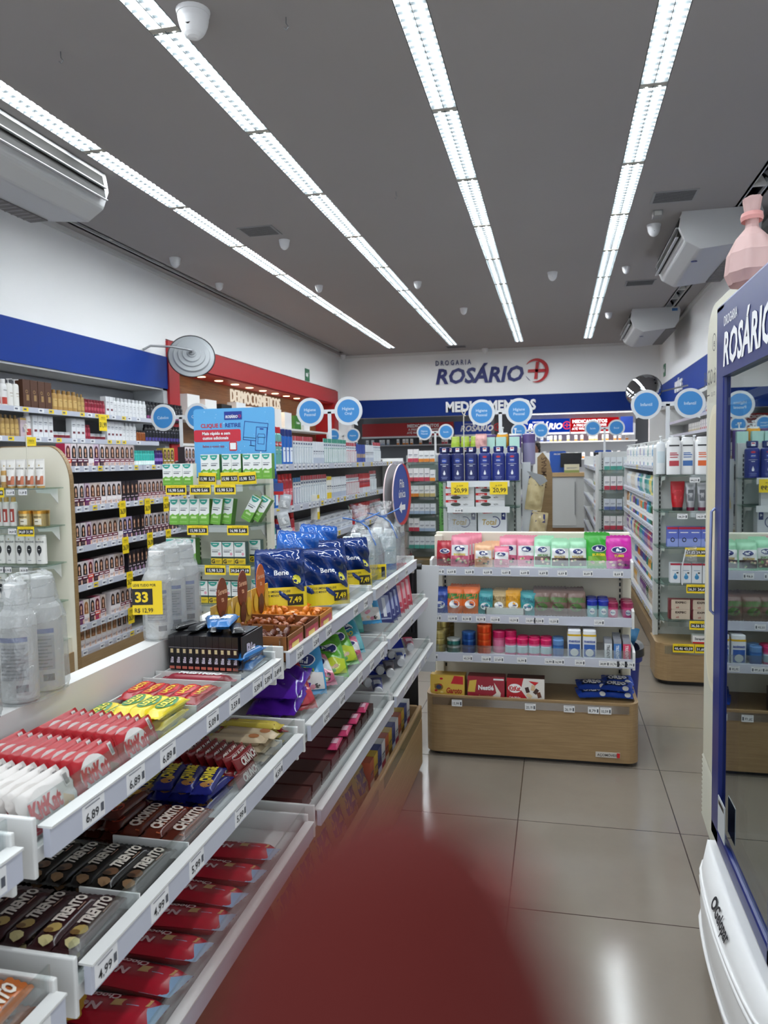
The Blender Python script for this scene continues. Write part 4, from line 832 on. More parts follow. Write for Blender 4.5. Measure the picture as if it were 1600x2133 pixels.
mb = box_p('medicine_box', .058, .045, .145, '#e9ebe9', med(), '#5d8f3c'); mb2 = box_p('medicine_box', .062, .05, .125, '#e9ebe9', med(), '#dfe3dc')
mg = box_p('medicine_box', .068, .05, .128, '#e9ebe9', med(True), '#27463f')
row(F2, -.30, ez2[0], -.28, [(mb2, 3, 'green and white medicine box in glossy film')], 'the left', 'top shelf under the blue board', 'green medicine boxes', gap=.001)
row(F2, -.1, ez2[0] + .03, -.2, [(mb, 2, 'raised green and white medicine box'), (None, .015, 0), (mb, 2, 'middle green and white medicine box'), (None, .01, 0), (mb, 3, 'right green and white medicine box')], 'the left', 'top shelf of the display under the blue board', 'green medicine boxes', gap=.001)
for i, x in enumerate((-.06, .08, .19)):
    m = M(); m.box(-.055, .055, -.001, 0, 0, .07, YEL); f = front(-.001); m.rect(f, -.05, .018, .05, .05, BLACK); m.text(fl(f, 1), '15,98  5,33', 0, .034, .018, SW, .09, .02); tag(ob('promo_card', m, None, F2.w(x, -.205, ez2[0] + .001), (0, random.uniform(-.08, .08), 0)), f'yellow 15,98 5,33 card on the green medicine boxes, {nth(i)} from the left', 'price card', 'yellow cards on the medicine boxes')
m = M(); m.box(-.06, .22, -.015, .045, 0, .029, CREAM); tag(ob('display_riser', m, None, F2.w(0, -.18, ez2[0] + .0005)), 'low cream riser under the raised medicine boxes', 'riser')
mbt = box_p('medicine_box', .06, .06, .15, '#e9ebe9', med(), '#5d8f3c')
row(F2, -.275, ez2[1], -.27, [(mbt, 4, 'green and white medicine box')], 'the left', 'second shelf under the blue board', 'green medicine boxes second shelf', gap=.002, lean=-.12)
for i, (x, a) in enumerate(((.0, .12), (.055, .1), (.16, .5), (.20, .55))):
    put(mbt, F2.w(x, -.22 + .03 * i, ez2[1] + .002 + (.02 if a > .3 else 0)), (-.1, a, 0), f'tilted green and white medicine box, {nth(i)} from the left, second shelf of that display', 'tilted medicine boxes')
row(F2, -.3, ez2[2], -.27, [(mbt, 3, 'green medicine box with orange top edge')], 'the left', 'third shelf behind wrapped bottles', 'green medicine boxes third shelf', gap=.002)
row(F2, -.035, ez2[2], -.24, [(mg, 3, 'white medicine box with yellow G band')], 'the left', 'third shelf of the display under the blue board', 'generic medicine boxes', gap=.004)
put(mg, F2.w(.19, -.1, ez2[2] + .001), (0, 0, 0), 'white medicine box with yellow band set back behind the others, third shelf', None)
row(F2, -.13, ez2[3], -.24, [(mg, 4, 'white medicine box with yellow G band')], 'the left', 'fourth shelf above the rack divider', 'generic medicine boxes fourth shelf', gap=.004)
put(mb2, F2.w(.19, -.12, ez2[3] + .001), (0, .1, 0), 'green and white medicine box lying back at the right end of the fourth shelf', None)
# CLIQUE E RETIRE board
m = M(); w2, h2 = .262, .415
def rr(x0, z0, x1, z1, r, n=5): return [(cx + r * math.cos(a0 + PI / 2 * i / n), cz + r * math.sin(a0 + PI / 2 * i / n)) for cx, cz, a0 in ((x1 - r, z1 - r, 0), (x0 + r, z1 - r, PI / 2), (x0 + r, z0 + r, PI), (x1 - r, z0 + r, 1.5 * PI)) for i in range(n + 1)]
m.prism([(x, z) for x, z in rr(-w2, 0, w2, h2, .02)], -.006, 0, P('#5ba7dd', .4)); f = front(-.006); D = P('#16308a')
m.rect(f, .195, .0, w2, .045, D)
rn_ = random.Random(4)
for i in range(46):
    x, z, s = rn_.uniform(-.24, .24), rn_.uniform(.01, .4), rn_.choice((.003, .004, .005, .008)); m.rect(f, x, z, x + s, z + s, P(rn_.choice(('#8cc4ec', '#a9d6f2', '#cfe8f8'))))
m.rect(fl(f, 1), -.06, .345, .055, .395, D); m.text(fl(f, 2), 'ROSÁRIO', -.012, .364, .017, SW, .08, .03, .2); m.ring(fl(f, 2), .04, .366, .006, .009, RED, 14)
m.text(fl(f, 1), 'CLIQUE E', -.145, .313, .024, RED, .15, .03); m.text(fl(f, 1), 'RETIRE', -.005, .313, .024, D, .11, .03)
m.prism(rr(-w2, .215, .045, .288, .012), -.0072, -.006, P('#c02438')); m.text(fl(f, 4), 'Mais rápido e sem', -.115, .266, .018, SW, .24, .03); m.text(fl(f, 4), 'custos adicionais', -.12, .238, .018, SW, .23, .03)
m.text(fl(f, 1), 'Baixe o nosso app', -.135, .188, .014, P('#8c1f3a'), .18, .02); m.prism(rr(-.032, .158, .018, .214, .008), -.0075, -.006, RED); m.rect(fl(f, 4), -.026, .166, .012, .206, SW)
def outline(m, f, pts, t, mt_):
    for a, b in zip(pts, pts[1:] + pts[:1]):
        d = Vector((b[0] - a[0], b[1] - a[1])).normalized() * t; n_ = Vector((-d.y, d.x)) / 2; e = d / 2
        m.pol(f, [(a[0] - e.x + n_.x, a[1] - e.y + n_.y), (a[0] - e.x - n_.x, a[1] - e.y - n_.y), (b[0] + e.x - n_.x, b[1] + e.y - n_.y), (b[0] + e.x + n_.x, b[1] + e.y + n_.y)], mt_)
def tl(pts, a, cx, cz): return [(cx + x * math.cos(a) - z * math.sin(a), cz + x * math.sin(a) + z * math.cos(a)) for x, z in pts]
g = fl(f, 1)
outline(m, g, tl([(-.075, -.055), (.075, -.055), (.075, .055), (-.075, .055)], -.12, .14, .27), .004, D); outline(m, g, tl([(-.075, -.04), (.02, -.04)], -.12, .14, .27), .003, D)
outline(m, g, tl([(-.02, -.085), (.01, -.085)], -.12, .13, .27), .004, D); m.rect(fl(f, 1), .105, .19, .11, .215, D)
m.pol(fl(f, 2), tl([(-.034, -.07), (.034, -.07), (.034, .07), (-.034, .07)], -.08, .175, .225), P('#5ba7dd')); outline(m, fl(f, 3), tl([(-.034, -.07), (.034, -.07), (.034, .07), (-.034, .07)], -.08, .175, .225), .004, D); outline(m, fl(f, 3), tl([(-.02, -.03), (.02, -.03), (.02, .01), (-.02, .01)], -.08, .175, .225), .003, D); outline(m, fl(f, 3), tl([(-.025, .01), (.025, .01), (.02, .03), (-.02, .03)], -.08, .175, .225), .003, D); m.pol(fl(f, 3), tl([(-.012, .056), (.012, .056), (.012, .064), (-.012, .064)], -.08, .175, .225), D)
tag(ob('promotion_board', m, None, (-1.905, 4.34, 1.365)), 'light blue CLIQUE E RETIRE board standing on the end display', 'sign board')

# ================================================================== TOOTHPASTE RUN (G2)
def liq(m, f, w, h): m.rect(f, -w * .4, h * .2, w * .4, h * .6, P('#cfe6d8'), 5); m.rect(fl(f, 1), -w * .3, h * .4, w * .3, h * .55, P('#3b6a4c'), 4)
mwg = bottle_p('mouthwash_bottle', '#3a7a6a', '#17191b', .22, .03, .022, liq, .5, .6, .15, rough=.12); mwt = bottle_p('mouthwash_bottle', '#6aa8a0', '#b01c22', .25, .033, .024, lbl('#b01c22', .5, .62, .8, [(.4, .5, '#e8f0ee'), (.3, .6, '#2f6a66')], 'Colgate', '#ffffff', .05, .56), .5, .62, .16, rough=.12)
mwp = bottle_p('mouthwash_bottle', '#b86a7a', '#b01c22', .22, .03, .022, lbl('#e8e0e2', .3, .6, .8, [(.5, .5, '#8c1f33')]), .5, .6, .15, rough=.12); mwb = bottle_p('mouthwash_bottle', '#1f62b8', '#182a6c', .24, .032, .024, lbl('#e6eef6', .1, .5, .7, [(.4, .5, '#1b3f8c')]), .5, .8, .2, rough=.2)
mwr = bottle_p('mouthwash_bottle', '#b0323c', '#c4161c', .22, .032, .022, lbl('#d9707a', .2, .55, .8, [(.45, .5, '#f2e0e2')]), .5, .6, .15, rough=.15); mwn = bottle_p('mouthwash_bottle', '#23307c', '#c4161c', .2, .03, .022, lbl('#e8e8f0', .15, .65, .8, [(.5, .7, '#c4161c')]), .5, .6, .18, rough=.2); mwy = bottle_p('mouthwash_bottle', '#2b2f7a', '#d9a81c', .2, .028, .022, lbl('#e8e8f0', .15, .65, .8, [(.5, .7, '#c4161c')]), .5, .6, .18, rough=.2)
mwd = bottle_p('mouthwash_bottle', '#3a1c22', '#8c1f1c', .19, .03, .022, lbl('#5a7a3a', .2, .5, .8), .5, .6, .18, rough=.2); mws = bottle_p('mouthwash_bottle', '#4a9a92', '#9aa4a4', .18, .026, .02, lbl('#e6f0ee', .2, .6, .8, [(.4, .5, '#2f6a66')]), .5, .6, .18, rough=.15)
crd = lambda c, c2, h=.2, w=.05: Proto('blister_pack', (lambda m: (m.box(-w / 2, w / 2, -.001, .001, 0, h, P(c, .3)), m.rect(front(-.001), -w * .4, h * .05, w * .4, h * .65, P(c2, .2)), m.box(-w * .12, w * .12, -.012, -.002, h * .08, h * .6, P('#e8ecee', .1)), m.rect(front(-.001), -w * .5, h * .84, w * .5, h, P('#b03a44' if c2 in ('#b9c4cc', '#c0606a') else '#2f6a9c' if c2 == '#9aa0b8' else '#2f8c74')), m.rect(front(-.001), -w * .3, h * .72, w * .3, h * .78, P('#4a5a7a')), m)[-1])(M()), w, .014, h, cat='toothbrush pack')
_c = crd
def crd(c, c2, h=.2, w=.05, hd=None):
    p_ = _c(c, c2, h, w)
    return p_
c1, c2, c3, c4 = crd('#d9dde0', '#b9c4cc'), crd('#cfd8dc', '#8fb0a8'), crd('#e2e2e4', '#9aa0b8', .19), crd('#dfe6ea', '#c0606a', .18)
tpw = box_p('toothpaste_box', .05, .19, .04, '#dfe2e6', lambda m, f, w, h: (m.rect(f, -w / 2, 0, w / 2, h * .25, P('#b01c22')),)); tpy = generic('toothpaste_box', .055, .05, .18, '#e6e4da', '#e3c21c', top=.15); tps = generic('toothpaste_box', .05, .05, .17, '#dfe3e8', '#b3bccb'); tpr = generic('toothpaste_box', .045, .05, .18, '#b8222c', '#d9dde2', 'Colgate'); tpstk = generic('toothpaste_box', .17, .12, .045, '#dfe2e8', '#b9c0cf', 'SENSODYNE', '#3a4a7c')
blx = box_p('oral_care_box', .06, .05, .17, '#213f94', lambda m, f, w, h: m.rect(f, -w * .3, h * .3, w * .3, h * .5, P('#c9a860')))
wb = 'of the toothpaste run'
row(G2, .05, tz[0], .04, [(mwg, 1, 'dark green mouthwash bottle'), (mwp, 1, 'pink mouthwash bottle'), (mwt, 2, 'clear green mouthwash bottle with red cap'), (mwb, 3, 'blue mouthwash bottle'), (c1, 8, 'white hanging toothbrush pack'), (tps, 5, 'pale toothpaste carton'), (c2, 12, 'green-tinted toothbrush pack'), (c4, 6, 'white and red toothbrush pack'), (blx, 5, 'navy oral care carton'), (tps, 6, 'white far carton'), (c1, 6, 'far white pack')], 'the near end', 'top shelf ' + wb, 'oral care on the top shelf', gap=.004)
row(G2, 1.3, tz[0], .14, [(blx, 10, 'rear navy carton'), (c3, 6, 'rear pale pack')], 'the near end', 'back of top shelf ' + wb, 'rear oral care on the top shelf', gap=.03)
row(G2, .03, tz[1], .04, [(mwg, 2, 'dark green mouthwash bottle'), (mwb, 1, 'blue mouthwash bottle'), (mwr, 4, 'red mouthwash bottle'), (c3, 3, 'white and navy toothbrush pack'), (c1, 11, 'white toothbrush pack'), (tpy, 2, 'yellow and white carton'), (tps, 8, 'pale carton'), (c4, 8, 'white and red pack'), (tpr, 8, 'red toothpaste carton'), (c1, 5, 'far white pack')], 'the near end', 'second shelf ' + wb, 'oral care on the second shelf', gap=.005)
row(G2, .05, tz[2], .04, [(mws, 2, 'teal mouthwash bottle'), (mwn, 1, 'navy and white mouthwash bottle'), (mwy, 1, 'navy bottle with yellow cap'), (mwn, 2, 'navy mouthwash bottle with red label'), (mwr, 1, 'red mouthwash bottle')], 'the near end', 'third shelf ' + wb, 'oral care on the third shelf', gap=.012)
x = .62
for i in range(8):
    for j in range(3): put(tpstk, G2.w(x + .085, .11, tz[2] + .001 + j * .0465), (0, 0, G2.a), f'white toothpaste box, {nth(j)} from the bottom of the {nth(i)} stack, third shelf of that run', 'stacked toothpaste boxes', 'box')
    x += .178
put(tpy, G2.w(.93, .03, tz[2] + .141), (0, 0, G2.a), 'yellow and white carton standing on the toothpaste stacks', None, 'box')
row(G2, 2.1, tz[2], .04, [(tpr, 10, 'red toothpaste carton'), (c4, 8, 'red and white pack')], 'the queue sign', 'third shelf ' + wb, 'red cartons third shelf', gap=.01)
row(G2, .06, tz[3], .04, [(mws, 1, 'teal bottle'), (mwd, 2, 'dark red bottle'), (mwr, 1, 'red bottle'), (mwd, 2, 'dark bottle with green label'), (mwn, 2, 'navy bottle'), (mwr, 2, 'farther red bottle'), (tps, 8, 'pale carton'), (tpr, 10, 'red carton')], 'the near end', 'fourth shelf ' + wb, 'oral care on the fourth shelf', gap=.012)
# hanging sachet strips at the end of the toothpaste run
sach = pillow_p('sachet', .07, .1, .02, '#b9bdc2', lambda m, f, w, h: m.rect(f, -w * .3, h * .2, w * .3, h * .6, P('#e8eaec'), 4), 8, 8, wr=.3, cat='sachet', rough=.15)
for i in range(6): put(sach, (-1.60 + .01 * (i % 2), 4.33, 1.16 - .1 * i), (0, .2 * (-1) ** i, .4), f'silvery sachet, {nth(i)} from the top of the strip beside the toothpaste run', 'hanging silvery sachets')
m = M(); m.box(-.03, .03, -.001, 0, 0, .07, P('#3a4a8c')); m.rect(front(-.001), -.03, 0, .03, .02, RED); tag(ob('header_card', m, None, (-1.62, 4.31, 1.255)), 'small navy and red header card above the silvery sachets', 'card')

# ================================================================== LOTION END CAP (E3)
F3 = Fr(-.505, 5.3, 0)
def niv(red):
    def d(m, f, w, h):
        W_ = P('#e6e8ee', .4); m.rect(f, -w * .14, h * .86, w * .14, h * .965, W_, 3); m.rect(fl(f, 1), -w * .1, h * .92, w * .1, h * .95, P('#b8283c'), 2)
        m.ell(f, 0, h * .6, w * .2, h * .07, P('#20409c'), 12); m.text(fl(f, 1), 'NIVEA', 0, h * .6, h * .028, W_, w * .32, .03); m.rect(f, -w * .3, h * .49, w * .3, h * .497, W_, 4); m.rect(f, -w * .12, h * .44, w * .12, h * .455, W_, 3)
        m.pol(f, [(0, h * .33), (w * .09, h * .23), (w * .06, h * .19), (-w * .06, h * .19), (-w * .09, h * .23)], W_); m.rect(f, -w * .25, h * .12, w * .25, h * .13, P('#8c98c8'), 3); m.rect(f, -w * .2, h * .08, w * .2, h * .09, P('#8c98c8'), 3)
        if red: m.ell(fl(f, 1), 0, h * .7, w * .16, h * .03, P('#b8283c'), 10)
    return d
n1 = bottle_p('lotion_bottle', '#15205c', '#101a50', .228, .044, .027, niv(False), .7, .78, .13, shoulder=.72, sq=2.5); n2 = bottle_p('lotion_bottle', '#1b2a78', '#16246a', .228, .044, .027, niv(True), .7, .78, .13, shoulder=.72, sq=2.5)
row(F3, -.27, ez3[0], -.24, [(n1, 3, 'dark navy body lotion bottle with white drop'), (n2, 3, 'navy lotion bottle with red emblem')], 'the left', 'lotion display', 'lotion bottles in the front row', gap=.0015)
row(F3, -.24, ez3[0], -.17, [(n1, 2, 'rear dark navy lotion bottle')], 'the left', 'lotion display', 'rear lotion bottles', gap=.02)
# on top of the panel
gsp = bottle_p('lime_can', '#9fb83a', '#b8cc5c', .2, .032, .032, None, .8, .9, .3, rough=.3, cat='spray can'); F3t = Fr(-.505, 5.34, 0)
row(F3t, -.22, 1.405, .0, [(gsp, 3, 'lime green spray can')], 'the left', 'behind the navy lotion bottles', 'lime cans', gap=.004)
ora = bottle_p('pump_bottle', '#e6a02c', '#eeeeee', .26, .042, .03, None, .7, .3, .2, pump=True, cat='pump bottle'); vio = bottle_p('pump_bottle', '#6a5590', '#eeeeee', .25, .042, .03, None, .9, .3, .2, pump=True, cat='pump bottle'); vio2 = tin_p('violet_jar', .045, .21, '#8c86a8', '#5c4a80', None, 'jar', metal=0); grn = box_p('mint_carton', .068, .04, .19, '#b4dccf', lambda m, f, w, h: m.rect(f, -w * .3, h * .5, w * .3, h * .53, P('#7aa89c')))
row(F3t, .0, 1.405, .06, [(vio2, 1, 'grey jar with dark violet lid'), (ora, 1, 'orange bottle with white pump'), (vio, 1, 'violet bottle with white pump'), (vio2, 1, 'lilac jar with violet lid')], 'the left', 'on top of the shelving behind the lotion bottles', None, gap=.004)
row(F3t, .02, 1.405, .0, [(grn, 2, 'mint green carton'), (None, .015, 0), (grn, 1, 'mint green carton standing rightmost')], 'the left', 'behind the lotion bottles', 'mint cartons', gap=.008)
pk = pillow_p('pink_gift_bag', .08, .16, .05, '#d9a5a0', None, 10, 10, wr=.3, cat='bag'); put(pk, (-.51, 5.33, 1.41 + .05), (0, 0, 0), 'small pink gathered bag standing behind the lotion bottles', None)
m = M(); m.box(-.26, .26, 0, .2, 0, .02, WHITE); tag(ob('top_board', m, None, (-.505, 5.325, 1.384)), 'white board carrying the lime cans behind the lotion display', 'shelf')
def tr(m, f, w, h):
    m.rect(f, -w * .5, h * .65, -w * .1, h, RED); m.text(fl(f, 1), 'Colgate', -w * .3, h * .82, h * .2, SW, w * .3, .02); m.ell(f, -w * .15, h * .35, w * .18, h * .26, P('#3a4038'), 12); m.text(f, 'ação', w * .2, h * .4, h * .26, P('#3a4038'), w * .3, .01)
tsq = box_p('toothpaste_box', .19, .05, .045, '#dfe0e2', tr)
for i in range(2):
    for j in range(3): put(tsq, F3.w(-.125 + .2 * i, -.2, ez3[1] + .001 + j * .046), (0, 0, 0), f'long white toothpaste box, {nth(j)} from the bottom of the {"left" if i == 0 else "right"} stack, lotion display', 'flat toothpaste boxes')
def tb(m, f, w, h):
    m.pol(f, [(-w * .45, h * .99), (w * .2, h * .99), (-.0, h * .84), (-w * .3, h * .82), (-w * .46, h * .9)], RED); m.text(fl(f, 1), 'Colgate', -w * .15, h * .91, h * .09, SW, w * .52, .03); m.text(fl(f, 1), 'Total', -w * .1, h * .52, h * .2, P('#c0a050'), w * .5, .02, .15)
    m.ring(f, w * .08, h * .52, w * .17, w * .2, NAVY, 20, -2.2, 1.9); m.rect(f, w * .32, h * .6, w * .46, h * .96, NAVY); m.text(fl(f, 1), '4', w * .39, h * .76, h * .1, SW, None, .02); m.rect(f, -w * .4, h * .08, -w * .1, h * .14, P('#2b4fae')); m.rect(f, -w * .2, 0, w * .45, h * .045, YEL)
tbig = box_p('toothpaste_bundle', .19, .1, .185, '#dde0e6', tb)
for i in range(2): put(tbig, F3.w(-.115 + .2 * i, -.14, ez3[2] + .001), (0, 0, 0), ('white toothpaste bundle box in torn clear film, lotion display', 'white toothpaste bundle box with large red brand corner, lotion display')[i], None)
m = M(); m.box(-.1, .1, -.002, .1, 0, .195, clear(.3, '#f4f6f8', .1, 1., 60)); tag(ob('clear_film', m, None, F3.w(-.115, -.199, ez3[2] + .001)), 'wrinkled clear film around the left toothpaste bundle box', 'film')
# packs hanging at the right end of G3
for i in range(3):
    p_ = pillow_p('hanging_pack', .12, .24, .06, ('#c9b88c', '#bfae86', '#b09060')[i], lambda m, f, w, h: m.rect(f, -w * .5, h * .72, w * .3, h * .95, P('#2a2a5c'), 6), 10, 10, wr=.3, cat='pack', seed=i); put(p_, (-.16 + .015 * i, 5.32, 1.09 - .25 * i), (0, .15, .3), f'tan hanging pack with navy header, {nth(i)} from the top, right of the lotion display', 'hanging tan packs')
m = M(); m.box(-.006, .05, -.002, .012, 0, .92, P('#c8ccd0', .2)); tag(ob('clip_strip', m, None, (-.225, 5.325, .5)), 'clear vertical clip strip holding the tan packs right of the lotion display', 'strip')
m = M(); m.pol(lambda x, z: (x, 0, z), [(-.05, .03), (.06, .0), (.09, -.04), (.04, -.07), (.0, -.03)], P('#8f9294', .4)); tag(ob('grey_flyer', m, None, (-.15, 5.3, 1.33)), 'small grey flyer sticking out right of the lotion display', 'flyer')

# ================================================================== RIGHT END CAP (E4)
F4 = Fr(.93, 5.3, 0)
def ntr(c):
    def d(m, f, w, h): m.rect(f, -w * .36, h * .76, w * .36, h * .8, P('#2a2c30'), 4); m.rect(f, -w * .3, h * .52, w * .3, h * .55, P(c), 4); m.rect(f, -w * .3, h * .57, w * .2, h * .595, P(c), 4); m.rect(f, -w * .3, h * .46, w * .25, h * .485, P(c), 4); m.rect(f, -w * .34, h * .24, w * .34, h * .38, P(c), 4)
    return d
nb = [bottle_p('lotion_bottle', '#e6e6e6', '#e6e6e6', .235, .042, .028, ntr(c), .8, .8, .13, shoulder=.84, sq=3) for c in ('#b03a44', '#3f6aa8', '#d9632c')]
for i, (x, c) in enumerate(((-.215, 0), (-.13, 1), (-.05, 2))): put(nb[c], F4.w(x, -.21 - .02 * (i == 2) + .03 * (i == 1), ez4[0] + .001), (0, 0, 0), ('white lotion bottle with dark red label, right end display', 'white lotion bottle with blue label between two others, right end display', 'white lotion bottle with orange label, right end display')[i], None)
spw = bottle_p('pump_bottle', '#dfe2e4', '#eceff0', .25, .028, .024, lbl('#c9d6dc', .3, .6, .8), .4, .5, .2, pump=True)
row(Fr(.93, 5.22, 0), -.3, ez4[0], 0, [(spw, 4, 'white pump spray bottle')], 'the left', 'behind the lotion bottles of the right end display', 'rear spray bottles', gap=.012)
pkx = generic('cosmetic_carton', .06, .05, .2, '#b8405c', '#e0c0c8'); row(F4, .02, ez4[0], -.12, [(pkx, 3, 'crimson tall carton')], 'the left', 'right end display beside the cooler', 'crimson cartons', gap=.004)
olv = generic('cosmetic_carton', .06, .05, .25, '#8c8a3a', '#6b6a24', 'AÇAFRÃO'); put(olv, F4.w(.07, -.05, ez4[0] + .05), (0, .04, 0), 'olive green carton above the crimson cartons, right end display', None)
rt_ = tube_p('red_tube', '#a8101c', '#16161a', .085, .055, .185, lbl('#c8303c', .4, .7, .5), capz=.12); st_ = tube_p('silver_tube', '#a8a8ac', '#6a1c38', .065, .045, .175, lbl('#5a5c62', .35, .75, .5), metal=.6, capz=.12); vt_ = tube_p('violet_tube', '#2f1f52', '#b8b8c0', .065, .045, .18, None, capz=.12)
row(F4, -.23, ez4[1], -.22, [(rt_, 1, 'large glossy red tube'), (st_, 2, 'silver tube with dark red cap'), (vt_, 2, 'dark violet tube')], 'the left', 'second shelf of the right end display', 'tubes on the right end display', gap=.002)
def bb(m, f, w, h): m.rect(f, -w / 2, h * .88, w / 2, h, P('#b01c3c')); m.rect(f, -w / 2, 0, w / 2, h * .4, P('#8c9cd6')); m.ell(fl(f, 1), 0, h * .35, w * .2, h * .12, P('#1b1f3c'), 10); m.ell(fl(f, 2), 0, h * .35, w * .12, h * .07, P('#8c9cd6'), 8); m.rect(fl(f, 1), -w * .35, h * .7, w * .35, h * .74, SW)
bbx = box_p('blue_box', .066, .06, .125, '#5c6cc0', bb, '#4a5ab0'); row(F4, -.25, ez4[2], -.22, [(bbx, 5, 'blue box with crimson top edge')], 'the left', 'third shelf of the right end display', 'blue boxes', gap=.001)
def wx(m, f, w, h): m.rect(f, -w / 2, h * .9, w / 2, h, P('#b01c3c')); m.ell(f, 0, h * .3, w * .22, h * .12, P('#3a86b8'), 10); m.ell(fl(f, 1), -w * .02, h * .42, w * .1, h * .08, P('#5aa0c8'), 8); m.rect(f, -w * .3, h * .62, w * .3, h * .65, P('#8a9ab0')); m.rect(f, w * .1, h * .48, w * .3, h * .55, BLACK)
wxx = box_p('white_box', .06, .06, .125, '#e3e6ea', wx, '#d0d4da'); row(F4, -.23, ez4[3], -.22, [(wxx, 5, 'white box with blue picture and crimson top')], 'the left', 'fourth shelf of the right end display', 'white boxes', gap=.004)
def ex(m, f, w, h): m.rect(f, -w / 2, 0, -w * .4, h, P('#6a2028')); m.pol(f, [(-w * .5, 0), (-w * .38, 0), (-w * .46, h * .5), (-w * .38, h), (-w * .5, h)], P('#6a2028')); m.text(fl(f, 1), 'EXPEC', w * .06, h * .72, h * .2, P('#3a2420'), w * .7, .04, sx=1.3); m.text(f, 'xô', -w * .1, h * .22, h * .2, P('#a03038'), None, .02)
exx = box_p('syrup_box', .125, .06, .062, '#c9b8a4', ex, '#7a2a30')
for i in range(3):
    for j in range(2): put(exx, F4.w(-.175 + .13 * i, -.2, ez4[4] + .001 + .063 * j), (0, 0, random.uniform(-.03, .03)), f'beige EXPEC box, {"upper" if j else "lower"} one of the {nth(i)} pair from the left, fifth shelf', 'beige syrup boxes')
def sp(m, f, w, h): m.text(f, 'Strepsils', -w * .15, h * .6, h * .3, P('#30343c'), w * .5, .03); m.rect(fl(f, 1), -w / 2, 0, w * .3, h * .2, RED); m.pol(f, [(w * .1, 0), (w * .5, 0), (w * .5, h * .5), (w * .3, h * .4)], P('#d9a020'))
spx = box_p('lozenge_box', .13, .06, .05, '#e6e4e2', sp); row(F4, -.1, .268, -.26, [(spx, 2, 'white lozenge box with red stripe')], 'the left', 'on the wooden base of the right end display', 'lozenge boxes', gap=.004)
m = M(); m.box(-.3, .3, -.27, -.0, .262, .267, WOOD_EDGE); tag(ob('base_board', m, None, F4.w(0, 0, 0)), 'wooden board closing the base of the right end display', 'board')

# ================================================================== RIGHT RUN (G4) colourful bottles; lx measured from far end (8.9) to near (5.2)
cols = ['#2f8c86', '#4aa39c', '#b85a5c', '#e8b04c', '#3f6fb8', '#d9cfc0', '#e3d26a', '#2f5a3a', '#7a4a8c', '#8cb85c', '#e68a2c', '#c9b090', '#5c9cc8', '#b83a4c', '#dfe3e6', '#a87a4c']
cn = ['teal', 'sea green', 'salmon', 'amber', 'blue', 'cream', 'yellow', 'dark green', 'purple', 'light green', 'orange', 'tan', 'sky blue', 'crimson', 'white', 'brown']
GB = [bottle_p('shampoo_bottle', c, '#e6e6e6' if i % 3 else c, .17 + .01 * (i % 3), .03, .022, lbl('#e8e8e6', .2, .5, .8, [(.35, .5, '#8a6a7a')]), .5, .6, .15, split=False) for i, c in enumerate(cols)]
GP = [pillow_p('refill_pouch', .075, .16, .035, c, lambda m, f, w, h: (m.ell(f, 0, h * .4, w * .28, h * .16, P('#e8e6e2'), 12), m.rect(f, -w * .3, h * .75, w * .3, h * .82, P('#f0ecdc'), 4)), 8, 8, cat='pouch', seed=i) for i, c in enumerate(cols)]
wpb = bottle_p('baby_lotion_bottle', '#e8e8e4', '#e8e8e4', .2, .03, .024, lbl(None, lines=[(.5, .5, '#6a8ab8'), (.4, .4, '#a8b8c8')]), .4, .5, .2, pump=True, split=False)
def colour_row(fr, L, z, y, protos, words, where, grp, x0=.05, gap=.004, run=3, seed=1):
    r = random.Random(seed); x = x0; cnt = {}; xs = []
    while x < L - .08:
        i = r.randrange(len(protos)); 
        for k in range(r.randint(2, run)):
            if x > L - .08: break
            xs.append((x + protos[i].w / 2, i)); x += protos[i].w + gap
    for x_, i in xs:
        c = cnt.get(i, 0); cnt[i] = c + 1; put(protos[i], fr.w(x_, y + protos[i].d / 2, z + .001), (0, 0, fr.a + r.uniform(-.05, .05)), f'{cn[i]} {words}, {nth(c)} of its colour from one end, {where}', grp)
colour_row(G4, 3.7, iz[0], .03, [wpb] * 16, 'and white baby lotion', 'top shelf of the right run', 'baby lotions', seed=3) if 0 else None
xx = .06
k = 0
while xx < 3.15:
    put(wpb if k % 4 else GB[(k * 5) % 16], G4.w(3.24 - xx + .0, .05, iz[0] + .001), (0, 0, G4.a), f'pale baby lotion bottle, {nth(k)} from the near end, top shelf of the right run', 'baby lotions on the top shelf', 'bottle'); xx += .075; k += 1
for si in range(1, 6): colour_row(G4, 3.24, iz[si], .03, GP if si % 2 else GB, 'pouch' if si % 2 else 'bottle', f'{sn[si]} of the right run', f'colourful packs, {sn[si]}', seed=10 + si, gap=.008)
# ================================================================== FAR RUNS, simple packs
small = [generic('small_carton', .06, .05, .12 + .01 * (i % 4), c, c2) for i, (c, c2) in enumerate((('#dfe2e6', '#9fb0c8'), ('#e2e0da', '#b8a46a'), ('#d8dde0', '#4a9a8c'), ('#e6e2e2', '#b83a4c'), ('#c9ced6', '#5a6a9c'), ('#e9e9e9', '#d9822c')))]
scn = ['pale blue', 'beige', 'white and teal', 'white and red', 'grey', 'white and orange']
def far_row(fr, L, z, grp, where, seed, y=.03, step=.02, x0=.05):
    r = random.Random(seed); x = x0; cnt = {}
    while x < L - .08:
        i = r.randrange(6)
        for q in range(r.randint(2, 5)):
            if x > L - .08: break
            c = cnt.get(i, 0); cnt[i] = c + 1
            put(small[i], fr.w(x + .03, y + .03, z + .001), (0, 0, fr.a), f'{scn[i]} small carton, {nth(c)} of its kind from the end, {where}', grp, 'carton'); x += .06 + r.uniform(.002, step)
F6 = Fr(-1.52, 8.9, 0)
